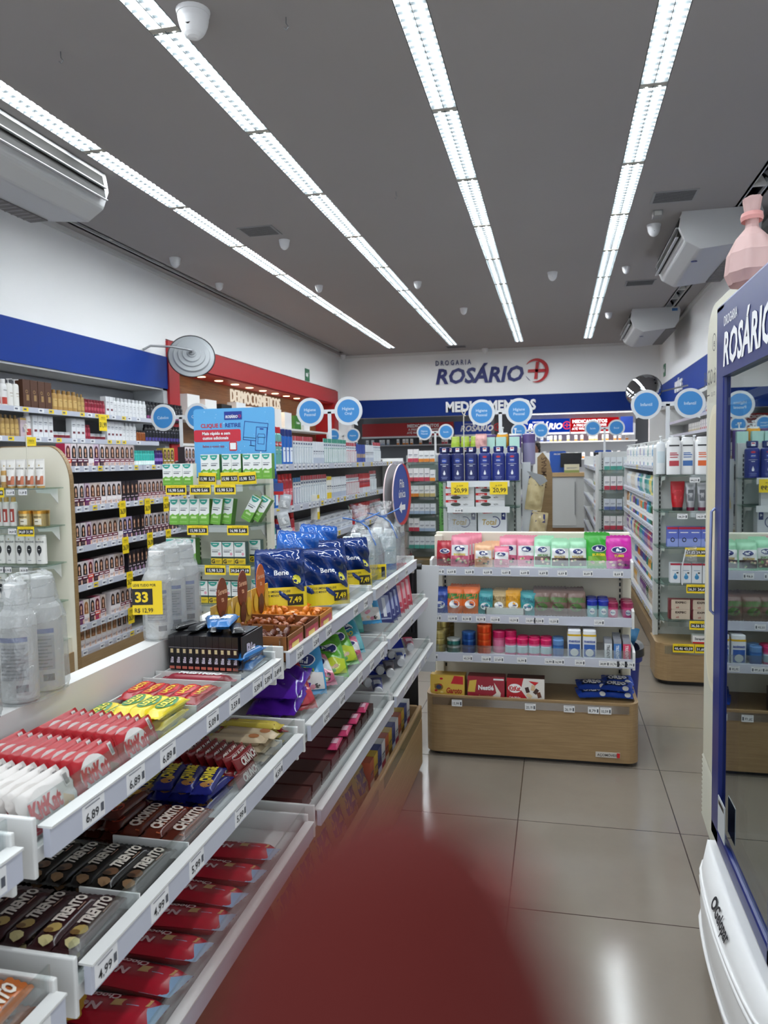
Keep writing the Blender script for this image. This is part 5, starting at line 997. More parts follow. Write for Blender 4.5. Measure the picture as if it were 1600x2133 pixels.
for si, z in enumerate([1.42, 1.2, 1.02, .82, .62, .42]): far_row(Fr(-1.73, 8.7, 0), .42, z, 'cartons of the far narrow display', f'{sn[min(si, 5)]} of the display beside the green board', 40 + si, y=.0, step=.006)
for si, z in enumerate([1.3, 1.08, .86, .64, .42]): far_row(Fr(.46, 8.75, 0), .34, z, 'cartons of the far white display', f'{sn[si]} of the far white display in the right aisle', 60 + si, y=.0, step=.01)
for si, z in enumerate([1.32, 1.1, .88, .66, .44]): far_row(G7, 3.6, z, 'cartons on the far right run', f'{sn[si]} of the far run in the right aisle', 70 + si, step=.05, x0=2.6)
far_row(G8, 1.6, 1.38, 'cartons on the far middle run', 'top shelf of the run before the pharmacy', 80, step=.05)
for si, z in enumerate([1.38, 1.15, .92]): far_row(G9, .8, z, 'cartons on the far narrow run', f'{sn[si]} of the far narrow run', 90 + si, step=.05)
for si, z in enumerate([1.4, 1.15, .9, .65]): far_row(G3, .8, z, 'cartons on the run behind the lotion display', f'{sn[si]} behind the lotion display', 100 + si, step=.06)
for si, z in enumerate([2.0, 1.78, 1.55]): far_row(GR, 4.4, z, 'cartons on the right wall shelving', f'{sn[si]} of the right wall shelving', 110 + si, step=.1, x0=2.2)
# ================================================================== CATEGORY SIGNS ON POLES
def sign(x, y, zb, t1, t2, lab, zc=1.885, gap=.35, r=.125, side_tail=True):
    t = thing('category_sign', lab, 'sign', (x, y, 0)); W_ = P('#d9dbdd', .4); B = P('#3a86c6', .45); dz = zc
    m = M(); m.box(-.016, .016, -.004, .004, zb, dz + .0, W_); m.box(-gap / 2 + r * .9, gap / 2 - r * .9, -.004, .004, dz - .018, dz + .018, W_); m.box(-.05, .05, -.03, .03, zb, zb + .008, W_); ob('pole', m, t)
    for s, tx in ((-1, t1), (1, t2)):
        m = M(); cx = s * gap / 2; pts = [(cx + r * math.cos(a), dz + r * math.sin(a)) for a in [2 * PI * i / 48 for i in range(48)]]
        k = int(48 * (.66 if s < 0 else .84)); q = pts[k]; pts[k] = (q[0] + (-.004 if s < 0 else .02), q[1] - .02)
        m.prism(pts, -.012, .0, W_, 'y', False); f = front(-.012); m.ell(f, cx, dz, r * .8, r * .8, B, 40)
        ls = tx.split('|')
        for i, l in enumerate(ls): m.text(fl(f, 2), l, cx, dz + (.5 * (len(ls) - 1) - i) * .042, .026, P('#cfe2f2'), r * 1.35, .01)
        ob('disc', m, t)
sign(-3.43, 6.6, 1.47, 'Cabelos', 'Cabelos', 'twin round blue Cabelos signs on a white pole')
sign(-1.95, 6.5, 1.46, 'Higiene|Pessoal', 'Higiene|Oral', 'twin round blue signs reading Higiene Pessoal and Higiene Oral')
sign(-.52, 7.35, 1.5, 'Higiene|Pessoal', 'Higiene|Pessoal', 'twin round blue Higiene Pessoal signs above the lotion bottles')
sign(.92, 6.9, 1.4, 'Infantil', 'Infantil', 'twin round blue Infantil signs on the right run')
sign(-1.9, 12.2, 1.4, 'Higiene|Pessoal', 'Saúde', 'small far pair of round blue signs left of the lime cans')
sign(-.42, 12.6, 0, 'Saúde', 'Saúde', 'small far pair of round blue signs right of the lotion display')
sign(.72, 12.3, 1.45, 'Saúde', 'Bucal', 'small far pair of round blue signs left of the Infantil pair')
sign(-3.6, 12.8, 0, 'Adultos', 'Higiene', 'small far pair of round blue signs beyond the toothpaste run')
# queue sign: two round plates on a stand, turned so that they are seen almost edge-on
t = thing('queue_sign', 'round red and blue Fila única sign beyond the candy rack', 'sign', (-.748, 3.72, 0), math.radians(84.5))
def disc_(y0, y1, r, mt_, edge, zc=1.28):
    m = M(); pts = [(r * math.cos(2 * PI * i / 48), zc + r * math.sin(2 * PI * i / 48)) for i in range(48)]; m.prism(pts, y0, y1, edge, 'y', False); m.ell(front(y0), 0, zc, r * .985, r * .985, mt_, 48); return m
m = disc_(0, .006, .152, P('#1b3c94', .4), P('#d8c0c2', .4)); f = front(0, .0012); g = front(0, .002)
m.ring(f, 0, 1.28, .112, .152, REDL, 40, -PI * .62, PI * .5, True)
m.text(g, 'Fila', -.01, 1.335, .042, SW, .11, .01); m.text(g, 'única', -.01, 1.285, .04, SW, .15, .01); m.pol(g, [(-.07, 1.215), (-.02, 1.245), (-.02, 1.228), (.04, 1.228), (.04, 1.202), (-.02, 1.202), (-.02, 1.185)], SW)
ob('front_disc', m, t); ob('rear_disc', disc_(.045, .051, .152, P('#a3a7ab', .5), P('#d8c0c2', .4)), t)
m = M(); m.tube([(0, .025, .02), (0, .025, 1.14)], .011, STEEL, 10); m.box(-.02, .02, .004, .047, 1.12, 1.16, STEEL); m.loft([(.0, .09, .09), (.015, .09, .09), (.02, .02, .02)], 20, STEEL, 0, .02); ob('stand', m, t)
# ================================================================== PHARMACY ROOM
t = thing('service_counter', 'white pharmacy counter with a light wooden top at the back', 'counter', (.2, 15.0, 0))
m = M(); m.box(-.6, 1.5, 0, .6, .1, 1.08, P('#b9bab8', .45)); ob('body', m, t); m = M(); m.box(-.62, 1.52, -.03, .62, 1.08, 1.15, wood_mat('#b39468', '#c0a276')); ob('worktop', m, t); m = M(); m.box(-.6, 1.5, .02, .6, 0, .1, WOOD_D); ob('plinth', m, t)
for x in (.16, .45): 
    m = M(); m.box(x - .42 if x < .3 else x, x if x < .3 else x + .42, -.012, 0, .14, 1.05, P('#c2c3c1', .45)); d = ob('door', m, t); m = M(); xx = x - .02 if x < .3 else x + .02; m.box(xx - .006, xx + .006, -.03, -.012, .35, .98, STEEL); ob('handle', m, d)
def board(x0, x1, z0, z1, y, col, lab, fn, lit=0):
    m = M(); m.box(x0, x1, y - .03, y, z0, z1, emis(col, lit) if lit else P(col, .4)); f = front(y - .03, .002); fn(m, f, (x0 + x1) / 2, (z0 + z1) / 2); m.box(x0 - .02, x1 + .02, y - .035, y + .02, z0 - .04, z0, P('#dfe2e6', .4)); return tag(ob('illuminated_board', m), lab, 'sign board')
def medtx(m, f, cx, cz): m.text(f, 'MEDICAMENTOS', cx, cz + .08, .07, SW, .8, .04); m.text(f, 'A PREÇOS POPULARES', cx, cz - .005, .05, SW, .8, .02); m.text(f, 'ATÉ 90% DE DESCONTO', cx, cz - .08, .05, SW, .8, .02)
def rostx(m, f, cx, cz): m.text(f, 'DROGARIA', cx - .2, cz + .085, .035, SW, .4, .01); m.text(f, 'ROSÁRIO', cx - .05, cz - .01, .13, SW, .75, .04, .22); m.ring(f, cx + .42, cz, .07, .09, REDL, 20); m.rect(f, cx + .37, cz - .01, cx + .47, cz + .01, REDL); m.rect(f, cx + .41, cz - .05, cx + .43, cz + .05, REDL)
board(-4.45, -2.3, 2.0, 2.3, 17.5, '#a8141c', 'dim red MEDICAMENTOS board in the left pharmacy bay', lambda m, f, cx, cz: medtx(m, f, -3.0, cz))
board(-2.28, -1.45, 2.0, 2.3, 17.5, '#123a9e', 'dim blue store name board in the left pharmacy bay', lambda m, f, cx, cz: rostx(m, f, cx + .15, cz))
board(-.78, .28, 2.0, 2.3, 17.5, '#1540b8', 'bright blue store name board above the counter', lambda m, f, cx, cz: rostx(m, f, cx + .05, cz), .7)
board(.3, 1.32, 2.0, 2.3, 17.5, '#c8141c', 'bright red MEDICAMENTOS board above the counter', lambda m, f, cx, cz: medtx(m, f, cx - .1, cz), .7)
board(1.34, 1.6, 1.95, 2.3, 17.3, '#0f3488', 'blue panel at the right end of the pharmacy boards', lambda m, f, cx, cz: None)
t = thing('pharmacy_shelving', 'lit white shelving full of small packs behind the counter', 'shelf unit', (.3, 17.6, 0))
for z in (1.0, 1.42, 1.8, 2.42): m = M(); m.box(-1.1, 1.4, -.25, .2, z - .03, z, WHITE); ob('shelf', m, t)
m = M(); m.box(-1.1, 1.4, .2, .22, .1, 2.7, P('#d6dadf', .5)); ob('back_panel', m, t)
ld = bpy.data.lights.new('strip', 'AREA'); ld.shape = 'RECTANGLE'; ld.size = 2.4; ld.size_y = .1; ld.energy = 60; lo = bpy.data.objects.new('strip_light', ld); COL.objects.link(lo); lo.parent = t; lo.location = (.1, -.9, 2.7)
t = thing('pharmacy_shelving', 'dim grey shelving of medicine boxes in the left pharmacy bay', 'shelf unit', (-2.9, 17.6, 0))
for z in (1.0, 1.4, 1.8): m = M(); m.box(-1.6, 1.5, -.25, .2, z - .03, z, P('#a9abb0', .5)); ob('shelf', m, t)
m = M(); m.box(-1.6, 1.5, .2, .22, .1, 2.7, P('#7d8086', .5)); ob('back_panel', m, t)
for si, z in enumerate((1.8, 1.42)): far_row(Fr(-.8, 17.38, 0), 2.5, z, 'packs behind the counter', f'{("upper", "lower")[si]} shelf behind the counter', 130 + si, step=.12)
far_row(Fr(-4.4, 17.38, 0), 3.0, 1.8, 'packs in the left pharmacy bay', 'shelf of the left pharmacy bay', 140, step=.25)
for x, lab in ((.62 - .35, 'black computer monitor on the counter, left one'), (1.25 - .35, 'black computer monitor on the counter, right one')):
    t = thing('computer_monitor', lab, 'monitor', (x, 15.35, 1.15)); m = M(); m.box(-.2, .2, -.01, .015, .1, .38, P('#15161a', .25)); ob('screen', m, t, bevel=.004); m = M(); m.box(-.02, .02, .0, .02, .012, .12, BLACK); m.box(-.1, .1, -.06, .08, 0, .012, BLACK); ob('stand', m, t)
for x, lab in ((.12, 'blue card stand on the counter behind the left monitor'), (.98, 'blue card stand on the counter behind the right monitor')):
    m = M(); m.prism(rr(-.16, 0, .16, .42, .03), 0, .01, P('#2656b0', .4)); m.text(front(0), 'PROMO', 0, .36, .03, SW, .2, .02); tag(ob('counter_stand', m, None, (x - .1, 15.5, 1.15)), lab, 'stand')
for x, c, lab in ((-.0, '#e6d9b8', 'cream box on the counter left of the left monitor'), (.55, '#d9542c', 'orange box beside the right monitor'), (.5, '#e3c21c', 'small yellow bottle between the monitors')): pass
cb = generic('counter_box', .28, .12, .16, '#d9d2b4', '#8c9a5a'); put(cb, (.28, 15.1, 1.151), (0, 0, 0), 'cream box on the counter before the left monitor', None, 'box'); cb2 = generic('counter_box', .26, .12, .16, '#d9542c', '#e3a02c'); put(cb2, (.9, 15.1, 1.151), (0, 0, 0), 'orange box on the counter before the right monitor', None, 'box')
for i, x in enumerate((-3.9, -2.9, -1.8, -.7, .4, 1.3)):
    t = thing('round_downlight', f'bright round downlight under the blue band, {nth(i)} from the left', 'downlight', (x, YB + .5, 2.748), 0, 'round downlights of the pharmacy'); m = M(); m.loft([(-.02, .1, .1), (0, .11, .11)], 20, emis('#f4faff', 6)); ob('lens', m, t)
# person behind the counter: head, torso, arms in one skinned body
def person(x, y, lab):
    t = thing('person', lab, 'person', (x, y, 0), -.5)
    J = [(0, 0, .95, .14, .1), (0, 0, 1.15, .13, .095), (0, 0, 1.38, .15, .1), (0, 0, 1.47, .07, .06), (0, -.01, 1.53, .05, .05), (0, -.02, 1.6, .072, .085), (0, -.02, 1.68, .078, .092), (0, -.01, 1.74, .055, .065), (.17, 0, 1.4, .052, .05), (.21, -.02, 1.14, .042, .04), (.16, -.24, 1.16, .03, .03), (.13, -.33, 1.17, .035, .02), (-.17, 0, 1.4, .052, .05), (-.21, -.02, 1.14, .042, .04), (-.16, -.24, 1.16, .03, .03), (-.13, -.33, 1.17, .035, .02), (.09, 0, .85, .085, .085), (.1, 0, .48, .055, .055), (.1, .01, .08, .04, .04), (.1, -.12, .04, .035, .03), (-.09, 0, .85, .085, .085), (-.1, 0, .48, .055, .055), (-.1, .01, .08, .04, .04), (-.1, -.12, .04, .035, .03)]
    E_ = [(0, 1), (1, 2), (2, 3), (3, 4), (4, 5), (5, 6), (6, 7), (2, 8), (8, 9), (9, 10), (10, 11), (2, 12), (12, 13), (13, 14), (14, 15), (0, 16), (16, 17), (17, 18), (18, 19), (0, 20), (20, 21), (21, 22), (22, 23)]
    me = bpy.data.meshes.new('body'); me.from_pydata([j[:3] for j in J], E_, []); o = ob('body', me, t); me.materials.append(P('#8a6250', .6))
    s = o.modifiers.new('skin', 'SKIN')
    for i, j in enumerate(J): me.skin_vertices[0].data[i].radius = j[3:]
    me.skin_vertices[0].data[0].use_root = True; o.modifiers.new('sub', 'SUBSURF').render_levels = 2; o.modifiers['sub'].levels = 2
    m = M(); m.loft([(.8, .19, .14), (1.0, .16, .125), (1.2, .165, .125), (1.36, .19, .125), (1.44, .14, .1), (1.5, .07, .07)], 20, P('#5a2030', .7), caps=False); ob('shirt', m, t)
    m = M()
    m.loft([(1.62, .082, .085), (1.68, .09, .1), (1.75, .08, .09), (1.79, .04, .05)], 16, P('#16110f', .7), 0, .012); m.loft([(1.52, .06, .04), (1.62, .082, .06)], 16, P('#16110f', .7), 0, .045); ob('hair', m, t)
    m = M()
    for s_ in (-1, 1): m.ell(lambda a, b: (a, -.113, b), s_ * .03, 1.64, .013, .007, P('#f0eeea')); m.ell(lambda a, b: (a, -.115, b), s_ * .03, 1.64, .006, .006, BLACK)
    m.ell(lambda a, b: (a, -.112, b), 0, 1.57, .024, .006, P('#7a3a34')); m.prism([(-.012, 1.6), (.012, 1.6), (0, 1.645)], -.128, -.09, P('#8a6250', .6)); ob('face', m, t)
person(-.42, 16.2, 'dark-haired person in a dark red top standing behind the counter')
# ================================================================== COOLERS (right)
GL = bpy.data.materials.new('door_glass'); GL.use_nodes = True; nt = GL.node_tree; nt.nodes.remove(nt.nodes['Principled BSDF']); tr_ = nt.nodes.new('ShaderNodeBsdfTransparent'); tr_.inputs[0].default_value = (.55, .6, .6, 1); gs = nt.nodes.new('ShaderNodeBsdfGlossy'); gs.inputs['Roughness'].default_value = .012; gs.inputs[0].default_value = (.8, .86, .86, 1); mx = nt.nodes.new('ShaderNodeMixShader'); mx.inputs[0].default_value = .62; nt.links.new(tr_.outputs[0], mx.inputs[1]); nt.links.new(gs.outputs[0], mx.inputs[2]); nt.links.new(mx.outputs[0], nt.nodes['Material Output'].inputs[0])
BF = P('#13246a', .3); ICW = P('#cfccba', .35); PL = P('#e2e2e2', .35)
t = thing('glass_door_cooler', 'tall blue-framed glass door cooler with a white base at the right edge', 'refrigerator', (.445, 2.3, 0))
# local = world offset; front plane x=0, unit runs to -y
m = M(); m.box(.05, .62, -.68, .0, .34, .37, P('#b9bcbe', .4)); m.box(.05, .62, -.012, .0, .34, 1.88, P('#c9ccce', .4)); m.box(.05, .62, -.68, -.668, .34, 1.88, P('#c9ccce', .4)); m.box(.6, .62, -.68, 0, .34, 1.88, P('#8d9296', .5)); m.box(.05, .62, -.68, 0, 1.86, 1.9, PL); m.box(.0, .62, -.68, 0, 1.58, 1.6, PL); ob('cabinet', m, t)
m = M(); fw_ = .032
for a, b, c_, d_ in ((-.1, 0, .36, 1.855), (-.68, -.6, .36, 1.855), (-.68, 0, 1.83, 1.855), (-.68, 0, .36, .41)): m.box(-.012, .04, a, b, c_, d_, BF)
m.box(-.004, .04, -.66, -.02, 1.82 - .01, 1.83, P('#3d55a8', .3)); fr_ = ob('door_frame', m, t, bevel=.008)
m = M(); m.box(-.002, .012, -.62, -.08, .39, 1.655, GL); ob('door_glass', m, t)
m = M(); m.box(-.016, .02, -.62, -.1, 1.655, 1.835, P('#17276a', .3))
f = lambda x, z: (-.0175, -x, z); m.text(f, 'DROGARIA', .2, 1.797, .026, SW, .15, .01); m.text(f, 'ROSÁRIO', .36, 1.725, .085, SW, .48, .03, .15); ob('header_panel', m, t)
m = M(); m.box(-.016, -.014, -.2, -.115, .42, .52, P('#b9bec2', .4)); m.rect(lambda x, z: (-.0165, -x, z), .125, 0.5, .19, .512, BLACK); ob('warning_sticker', m, t)
m = M()
prof = [(-.02, .335), (-.036, .335), (-.064, .27), (-.066, .18), (-.055, .08), (-.035, .0), (.55, 0), (.6, .335)]
n_ = 14; V = []; L_ = .7
for i in range(n_ + 1):
    y = -L_ * i / n_ + .0; bul = math.sin(PI * (i / n_)) ** .5
    for (a, b) in prof: V.append((a if a > 0 else -.012 + (a + .012) * (.35 + .65 * bul), y, b))
k = len(prof); m.add(V, [(i * k + j, i * k + (j + 1) % k, (i + 1) * k + (j + 1) % k, (i + 1) * k + j) for i in range(n_) for j in range(k)], PL, True); m.add(V, [tuple(range(k)), tuple(range(n_ * k, n_ * k + k))], PL)
bo = ob('base', m, t)
m = M()
for zz in (.27, .25, .13): m.tube([((-.012 - .052 * (.35 + .65 * math.sin(PI * i / 14) ** .5)) if zz > .2 else -.012 - .053 * (.35 + .65 * math.sin(PI * i / 14) ** .5), -L_ * i / 14, zz) for i in range(15)], .005, PL, 6)
ob('moulding', m, bo)
m = M(); f = lambda x, z: (-.001, -x, z); m.text(f, 'Gelopar', .01, 0, .03, P('#2c2e34'), .13, .03); m.ell(f, -.08, 0, .018, .017, P('#2c2e34')); m.ell(lambda x, z: (-.0016, -x, z), -.077, 0, .01, .009, PL)
ob('maker_badge', m, bo, (-.053, -.36, .304), (0, math.radians(23), 0))
for i, z in enumerate((.75, 1.1, 1.4)):
    m = M(); m.box(.1, .58, -.64, -.04, z, z + .006, P('#b9bec2', .3, .5)); ob('shelf', m, t)
m = M(); m.tube([(-.012, -.012, 1.0), (-.022, -.012, 1.01), (-.024, -.012, 1.15), (-.022, -.012, 1.29), (-.012, -.012, 1.3)], .004, P('#8f9ac0', .3, .3), 8); ob('handle', m, t)
# ice cream cooler behind it
t = thing('ice_cream_cooler', 'cream coloured ice cream cooler with rounded window between the blue cooler and the aisle', 'refrigerator', (.535, 3.0, 0))
m = M(); out = [(.0, .09), (.0, 1.84)] + [(-.14 + .14 * math.cos(a) if 0 else -(.14 - .14 * math.cos(a)), 1.84 + .13 * math.sin(a)) for a in [PI / 2 * i / 6 for i in range(1, 7)]] + [(-.6, 1.97), (-.6, .09)]
m.prism([(y, z) for y, z in out], 0, .6, ICW, 'x'); ob('cabinet', m, t, bevel=.012)
m = M()
wn = [(-.16 + .11 * math.cos(a), 1.48 + .14 * math.sin(a)) for a in [PI / 2 * i / 8 for i in range(9)]] + [(-.5, 1.62), (-.5, .62)] + [(-.16 + .11 * math.cos(a), .76 + .14 * math.sin(a)) for a in [-PI / 2 + PI / 2 * i / 8 for i in range(9)]]
m.prism(wn, -.004, .0, P('#e6ddc0', .3), 'x')
wi = [(-.16 + .085 * math.cos(a), 1.47 + .12 * math.sin(a)) for a in [PI / 2 * i / 8 for i in range(9)]] + [(-.5, 1.59), (-.5, .65)] + [(-.16 + .085 * math.cos(a), .77 + .12 * math.sin(a)) for a in [-PI / 2 + PI / 2 * i / 8 for i in range(9)]]
m.prism(wi, -.006, -.004, P('#ddd2b2', .3), 'x'); ob('window_surround', m, t)
m = M(); m.prism([(-.3, .68), (-.3, 1.56), (-.5, 1.56), (-.5, .68)], -.012, -.008, GLASS, 'x'); ob('window_glass', m, t)
m = M(); f = lambda x, z: (-.013, -x, z); m.text(f, 'BACIO di LATTE', .2, 1.72, .055, P('#3a3a38'), .36, .0); m.ring(f, .19, 1.83, .026, .03, P('#3a3a38'), 20); m.rect(f, .04, 1.655, .12, 1.659, P('#3a3a38')); m.text(f, 'GELATO', .18, 1.657, .014, P('#3a3a38'), .09, .0); m.text(f, 'e', .19, 1.83, .03, P('#3a3a38')); ob('lettering', m, t)
m = M()
for i in range(14): m.quad((-.002, -.02, .34 - .017 * i), (-.002, -.3, .3 - .017 * i), (-.008, -.3, .292 - .017 * i), (-.008, -.02, .332 - .017 * i), P('#a8a597', .5))
ob('grille', m, t)
m = M(); m.box(.02, .58, -.58, -.02, 0, .09, BLACK); ob('plinth', m, t)
# pink bag on the blue cooler
pb = M(); pbm = clear(.1, '#f6e2e0', .3, .6, 60, '#e0c0bc', .6)
pb.loft([(0, .07, .09), (.03, .085, .12), (.09, .078, .11), (.14, .05, .07), (.17, .022, .03), (.18, .02, .028), (.21, .022, .035), (.26, .03, .05)], 40, pbm, sq=2)
r = random.Random(2); pb.v = [(x_ * .75 * (1 + .05 * math.sin(9 * math.atan2(y_, x_))), y_ * .75 * (1 + .05 * math.sin(9 * math.atan2(y_, x_))), z_ * .85) for x_, y_, z_ in pb.v]; pb.loft([(.163, .026, .034), (.173, .028, .036), (.183, .026, .034)], 16, P('#c88c88', .6), caps=False)
tag(ob('pink_mesh_bag', pb, None, (.505, 2.235, 1.9)), 'pale pink tied mesh bag standing on top of the blue cooler', 'bag')
# ================================================================== BIN, BOARD, MAT beside the candy gondola
t = thing('waste_bin', 'blue plastic waste bin behind the right side of the candy gondola', 'bin', (.315, 4.24, 0))
m = M(); m.loft([(0, .095, .12), (.36, .115, .13), (.37, .128, .14), (.43, .132, .145), (.43, .12, .135), (.1, .09, .11)], 24, P('#1c2a80', .4), sq=3, caps=False); m.loft([(0, .095, .12), (.004, .094, .118)], 24, P('#1c2a80', .4), sq=3); ob('body', m, t)
m = M(); m.loft([(.34, .11, .13), (.43, .115, .135), (.44, .136, .149), (.4, .138, .15)], 24, P('#101014', .3), sq=3, caps=False); ob('bin_liner', m, t)
p_ = pillow_p('plastic_wrapper', .12, .2, .05, '#4a8cc0', None, 8, 8, wr=.5, cat='wrapper'); put(p_, (.31, 4.2, .36), (.2, .3, .4), 'crumpled light blue wrapper sticking out of the waste bin', None)
m = M(); m.box(-.055, .055, -.004, .004, 0, .52, P('#c9cbcf', .5)); m.box(-.055, .055, -.006, -.004, .0, .05, P('#b3b5ba', .5)); tag(ob('leaning_panel', m, None, (-.635, 3.62, .42), (0, .05, .2)), 'pale grey panel standing between the queue sign and the candy gondola', 'panel')
t = thing('roller_stand', 'black ribbed folding stand at the end of the candy rack', 'stand', (-.72, 3.58, .0)); m = M()
for i in range(9): m.box(-.07 + i * .014, -.062 + i * .014, -.02, .0, .62, .92, P('#1a1a1e', .4))
m.box(-.072, .062, 0, .01, .0, .93, P('#0f0f12', .5)); ob('mat', m, t); m = M(); m.tube([(-.09, -.01, .94), (.09, -.01, .94)], .014, BLACK, 10); ob('roller', m, t)

# ================================================================== SWEETS ON THE CANDY GONDOLA
def fini(base, low, word=None, wc='#e0c21c', big=False):
    def d(m, f, w, h):
        f = (lambda q: lambda x, z: (lambda p: (p[0], p[1] - .0022, p[2]))(q(x, z)))(f); m.rect(f, -w * .44, h * .07, w * .44, h * .34, P(low, .2), 12, 5); g = lambda x, z: (lambda p: (p[0], p[1] - .0012, p[2]))(f(x, z))
        if not big: m.rect(f, -w * .44, h * .34, w * .44, h * .68, P('#dfe0e0', .3), 12, 5)
        m.ell(g, 0, h * .56, w * .3, h * .105, SW, 18); g2 = lambda x, z: (lambda p: (p[0], p[1] - .002, p[2]))(f(x, z)); m.ell(g2, 0, h * .56, w * .27, h * .09, P('#1f2a6c'), 18); g3 = lambda x, z: (lambda p: (p[0], p[1] - .0028, p[2]))(f(x, z)); m.text(g3, 'fini', 0, h * .56, h * .1, SW, w * .36, .04, .2)
        if word: m.text(g2, word, 0, h * .38, h * .07, P(wc), w * .62, .04)
        r = random.Random(len(base) + int(w * 1e4))
        for i in range(9): cx, cz = r.uniform(-w * .36, w * .36), r.uniform(h * .1, h * .26); m.ell(g, cx, cz, w * .07, h * .035, P(r.choice((low, '#e6c9a8', '#d98a9c', '#7ab86a', '#3a3230')), .2), 8)
    return d
fin = {k: pillow_p('gummy_bag', w, h, .03, c, fini(c, l, wd, wc, b), 12, 14, wr=.22, cat='sweet bag', seed=i) for i, (k, w, h, c, l, wd, wc, b) in enumerate((
    ('red', .085, .13, '#b02434', '#8c1f2c', None, '', True), ('pink', .095, .16, '#e3889c', '#c85a78', 'BANANAS', '#d9b81c', False), ('peach', .09, .12, '#e6b48c', '#cf9470', 'GELATINAS', '#a88a1c', False), ('pinks', .075, .11, '#d97890', '#b84a68', None, '', False), ('pink2', .09, .15, '#e08aa0', '#cf6a88', None, '', False),
    ('mint', .085, .15, '#a0d8b4', '#6a5a54', 'AMORAS', '#5a8a3c', False), ('mint2', .09, .14, '#9fd4b0', '#4a3a3a', 'REGALIZ', '#b89a2c', False), ('green', .115, .17, '#2f9a2c', '#7aa83c', 'BURGER', '#e8d82c', True), ('mag', .12, .16, '#c4209c', '#b83a8c', 'TUBES', '#f0e02c', True)))}
def gpos(fx, y, z): return GC.w(fx, y, z)
def bag(k, x, y, z, lab, lean=-.25, a=0, grp=None, rz=None): put(fin[k], gpos(x, y, z), (lean, a, rz if rz is not None else random.uniform(-.08, .08)), lab, grp)
TS = 'candy gondola top shelf'
bag('red', -.425, .2, .906, f'dark red sweet bag at the left end, {TS}')
for i in range(5): bag('pink', -.345 + .012 * i, .17 + .035 * i, .906, f'pink and white Fini bag, {nth(i)} from the front of the leftmost pink stack, {TS}', grp='pink bags in the left stack')
for i in range(4): bag('peach', -.225 + .012 * i, .17 + .04 * i, .906 + .0 * i, f'peach sweet bag, {nth(i)} from the front of the peach stack, {TS}', grp='peach bags')
bag('pinks', -.135, .17, .906, f'small pink sweet bag lying before the taller pink ones, {TS}', -.4)
for i in range(3): bag('pink2', -.105 + .01 * i, .24 + .035 * i, .906, f'tall pink bag, {nth(i)} from the front, centre left of {TS}', grp='tall pink bags'); bag('pink2', -.015 + .004 * i, .22 + .035 * i, .906, f'tall pink bag, {nth(i)} from the front, centre of {TS}', grp='tall pink bags')
for i in range(3): bag('mint', .065 + .006 * i, .2 + .04 * i, .906, f'mint green bag, {nth(i)} from the front of the first mint stack, {TS}', grp='mint bags')
for i in range(3): bag('mint2', .15 - .004 * i, .17 + .04 * i, .906, f'mint bag, {nth(i)} from the front of the middle mint stack, {TS}', grp='mint bags')
for i in range(3): bag('mint2', .235 + .003 * i, .18 + .04 * i, .906, f'mint bag, {nth(i)} from the front of the right mint stack, {TS}', grp='mint bags')
for i in range(4): bag('green', .335 - .008 * (i % 2), .18 + .03 * i, .906, f'bright green Fini bag, {nth(i)} from the front, {TS}', grp='green bags')
for i in range(2): bag('mag', .428, .17 + .04 * i, .906, f'magenta sweet bag, {("front", "rear")[i]} one, {TS}')
# second shelf
def sachet_d(c2, sq=False):
    def d(m, f, w, h):
        m.rect(f, -w * .46, h * .55, w * .46, h * .75, P(c2), 8, 2); g = lambda x, z: (lambda p: (p[0], p[1] - .0012, p[2]))(f(x, z)); m.ell(g, 0, h * .35, w * .32, h * .16, SW if not sq else P(c2), 14); m.rect(lambda x, z: (lambda p: (p[0], p[1] - .002, p[2]))(f(x, z)), -w * .2, h * .33, w * .2, h * .37, P('#3a4a8c' if not sq else '#3a2a2c'), 3)
    return d
sc = {k: pillow_p('sweet_pouch', w, h, .028, c, sachet_d(c2, k == 'brown'), 10, 10, wr=.25, cat='sweet pouch', seed=i) for i, (k, w, h, c, c2) in enumerate((('navy', .075, .115, '#1c3f94', '#163070'), ('orange', .08, .13, '#d96a2c', '#3a7a34'), ('teal', .07, .11, '#2f8c92', '#1f6a78'), ('tan', .07, .11, '#b8a070', '#8c7448'), ('yellow', .075, .115, '#e0a01c', '#c88a10'), ('brown', .088, .12, '#6a5048', '#4a6a34')))}
S2 = 'second shelf of the candy gondola'
def pch(k, x, n, words, dy=.035, y=.1, grp=None):
    for i in range(n): put(sc[k], gpos(x + random.uniform(-.004, .004), y + dy * i, .681), (-.22, random.uniform(-.05, .05), random.uniform(-.1, .1)), f'{words}, {nth(i)} from the front, {S2}', grp or f'{k} pouches')
pch('navy', -.435, 4, 'navy blue sweet pouch at left end'); pch('orange', -.365, 4, 'left orange and green pouch'); pch('orange', -.285, 4, 'right orange and green pouch'); pch('teal', -.215, 4, 'teal pouch beside the orange ones'); pch('tan', -.145, 4, 'tan striped pouch', y=.13); pch('yellow', -.075, 3, 'golden yellow pouch', y=.13); pch('teal', -.005, 3, 'teal pouch right of the yellow ones')
pch('brown', .06, 5, 'left brown and green chocolate pouch'); pch('brown', .14, 5, 'middle brown and green chocolate pouch'); pch('brown', .225, 5, 'right brown and green chocolate pouch')
m = M(); m.box(-.095, .095, 0, .004, 0, .034, P('#e6e4dc', .4)); m.box(-.095, -.09, 0, .1, 0, .034, P('#e6e4dc', .4)); m.box(.09, .095, 0, .1, 0, .034, P('#e6e4dc', .4)); m.box(-.095, .095, 0, .1, 0, .003, P('#e6e4dc', .4)); tag(ob('cardboard_tray', m, None, gpos(-.115, .085, .682)), 'white cardboard tray before the tan and yellow pouches', 'tray')
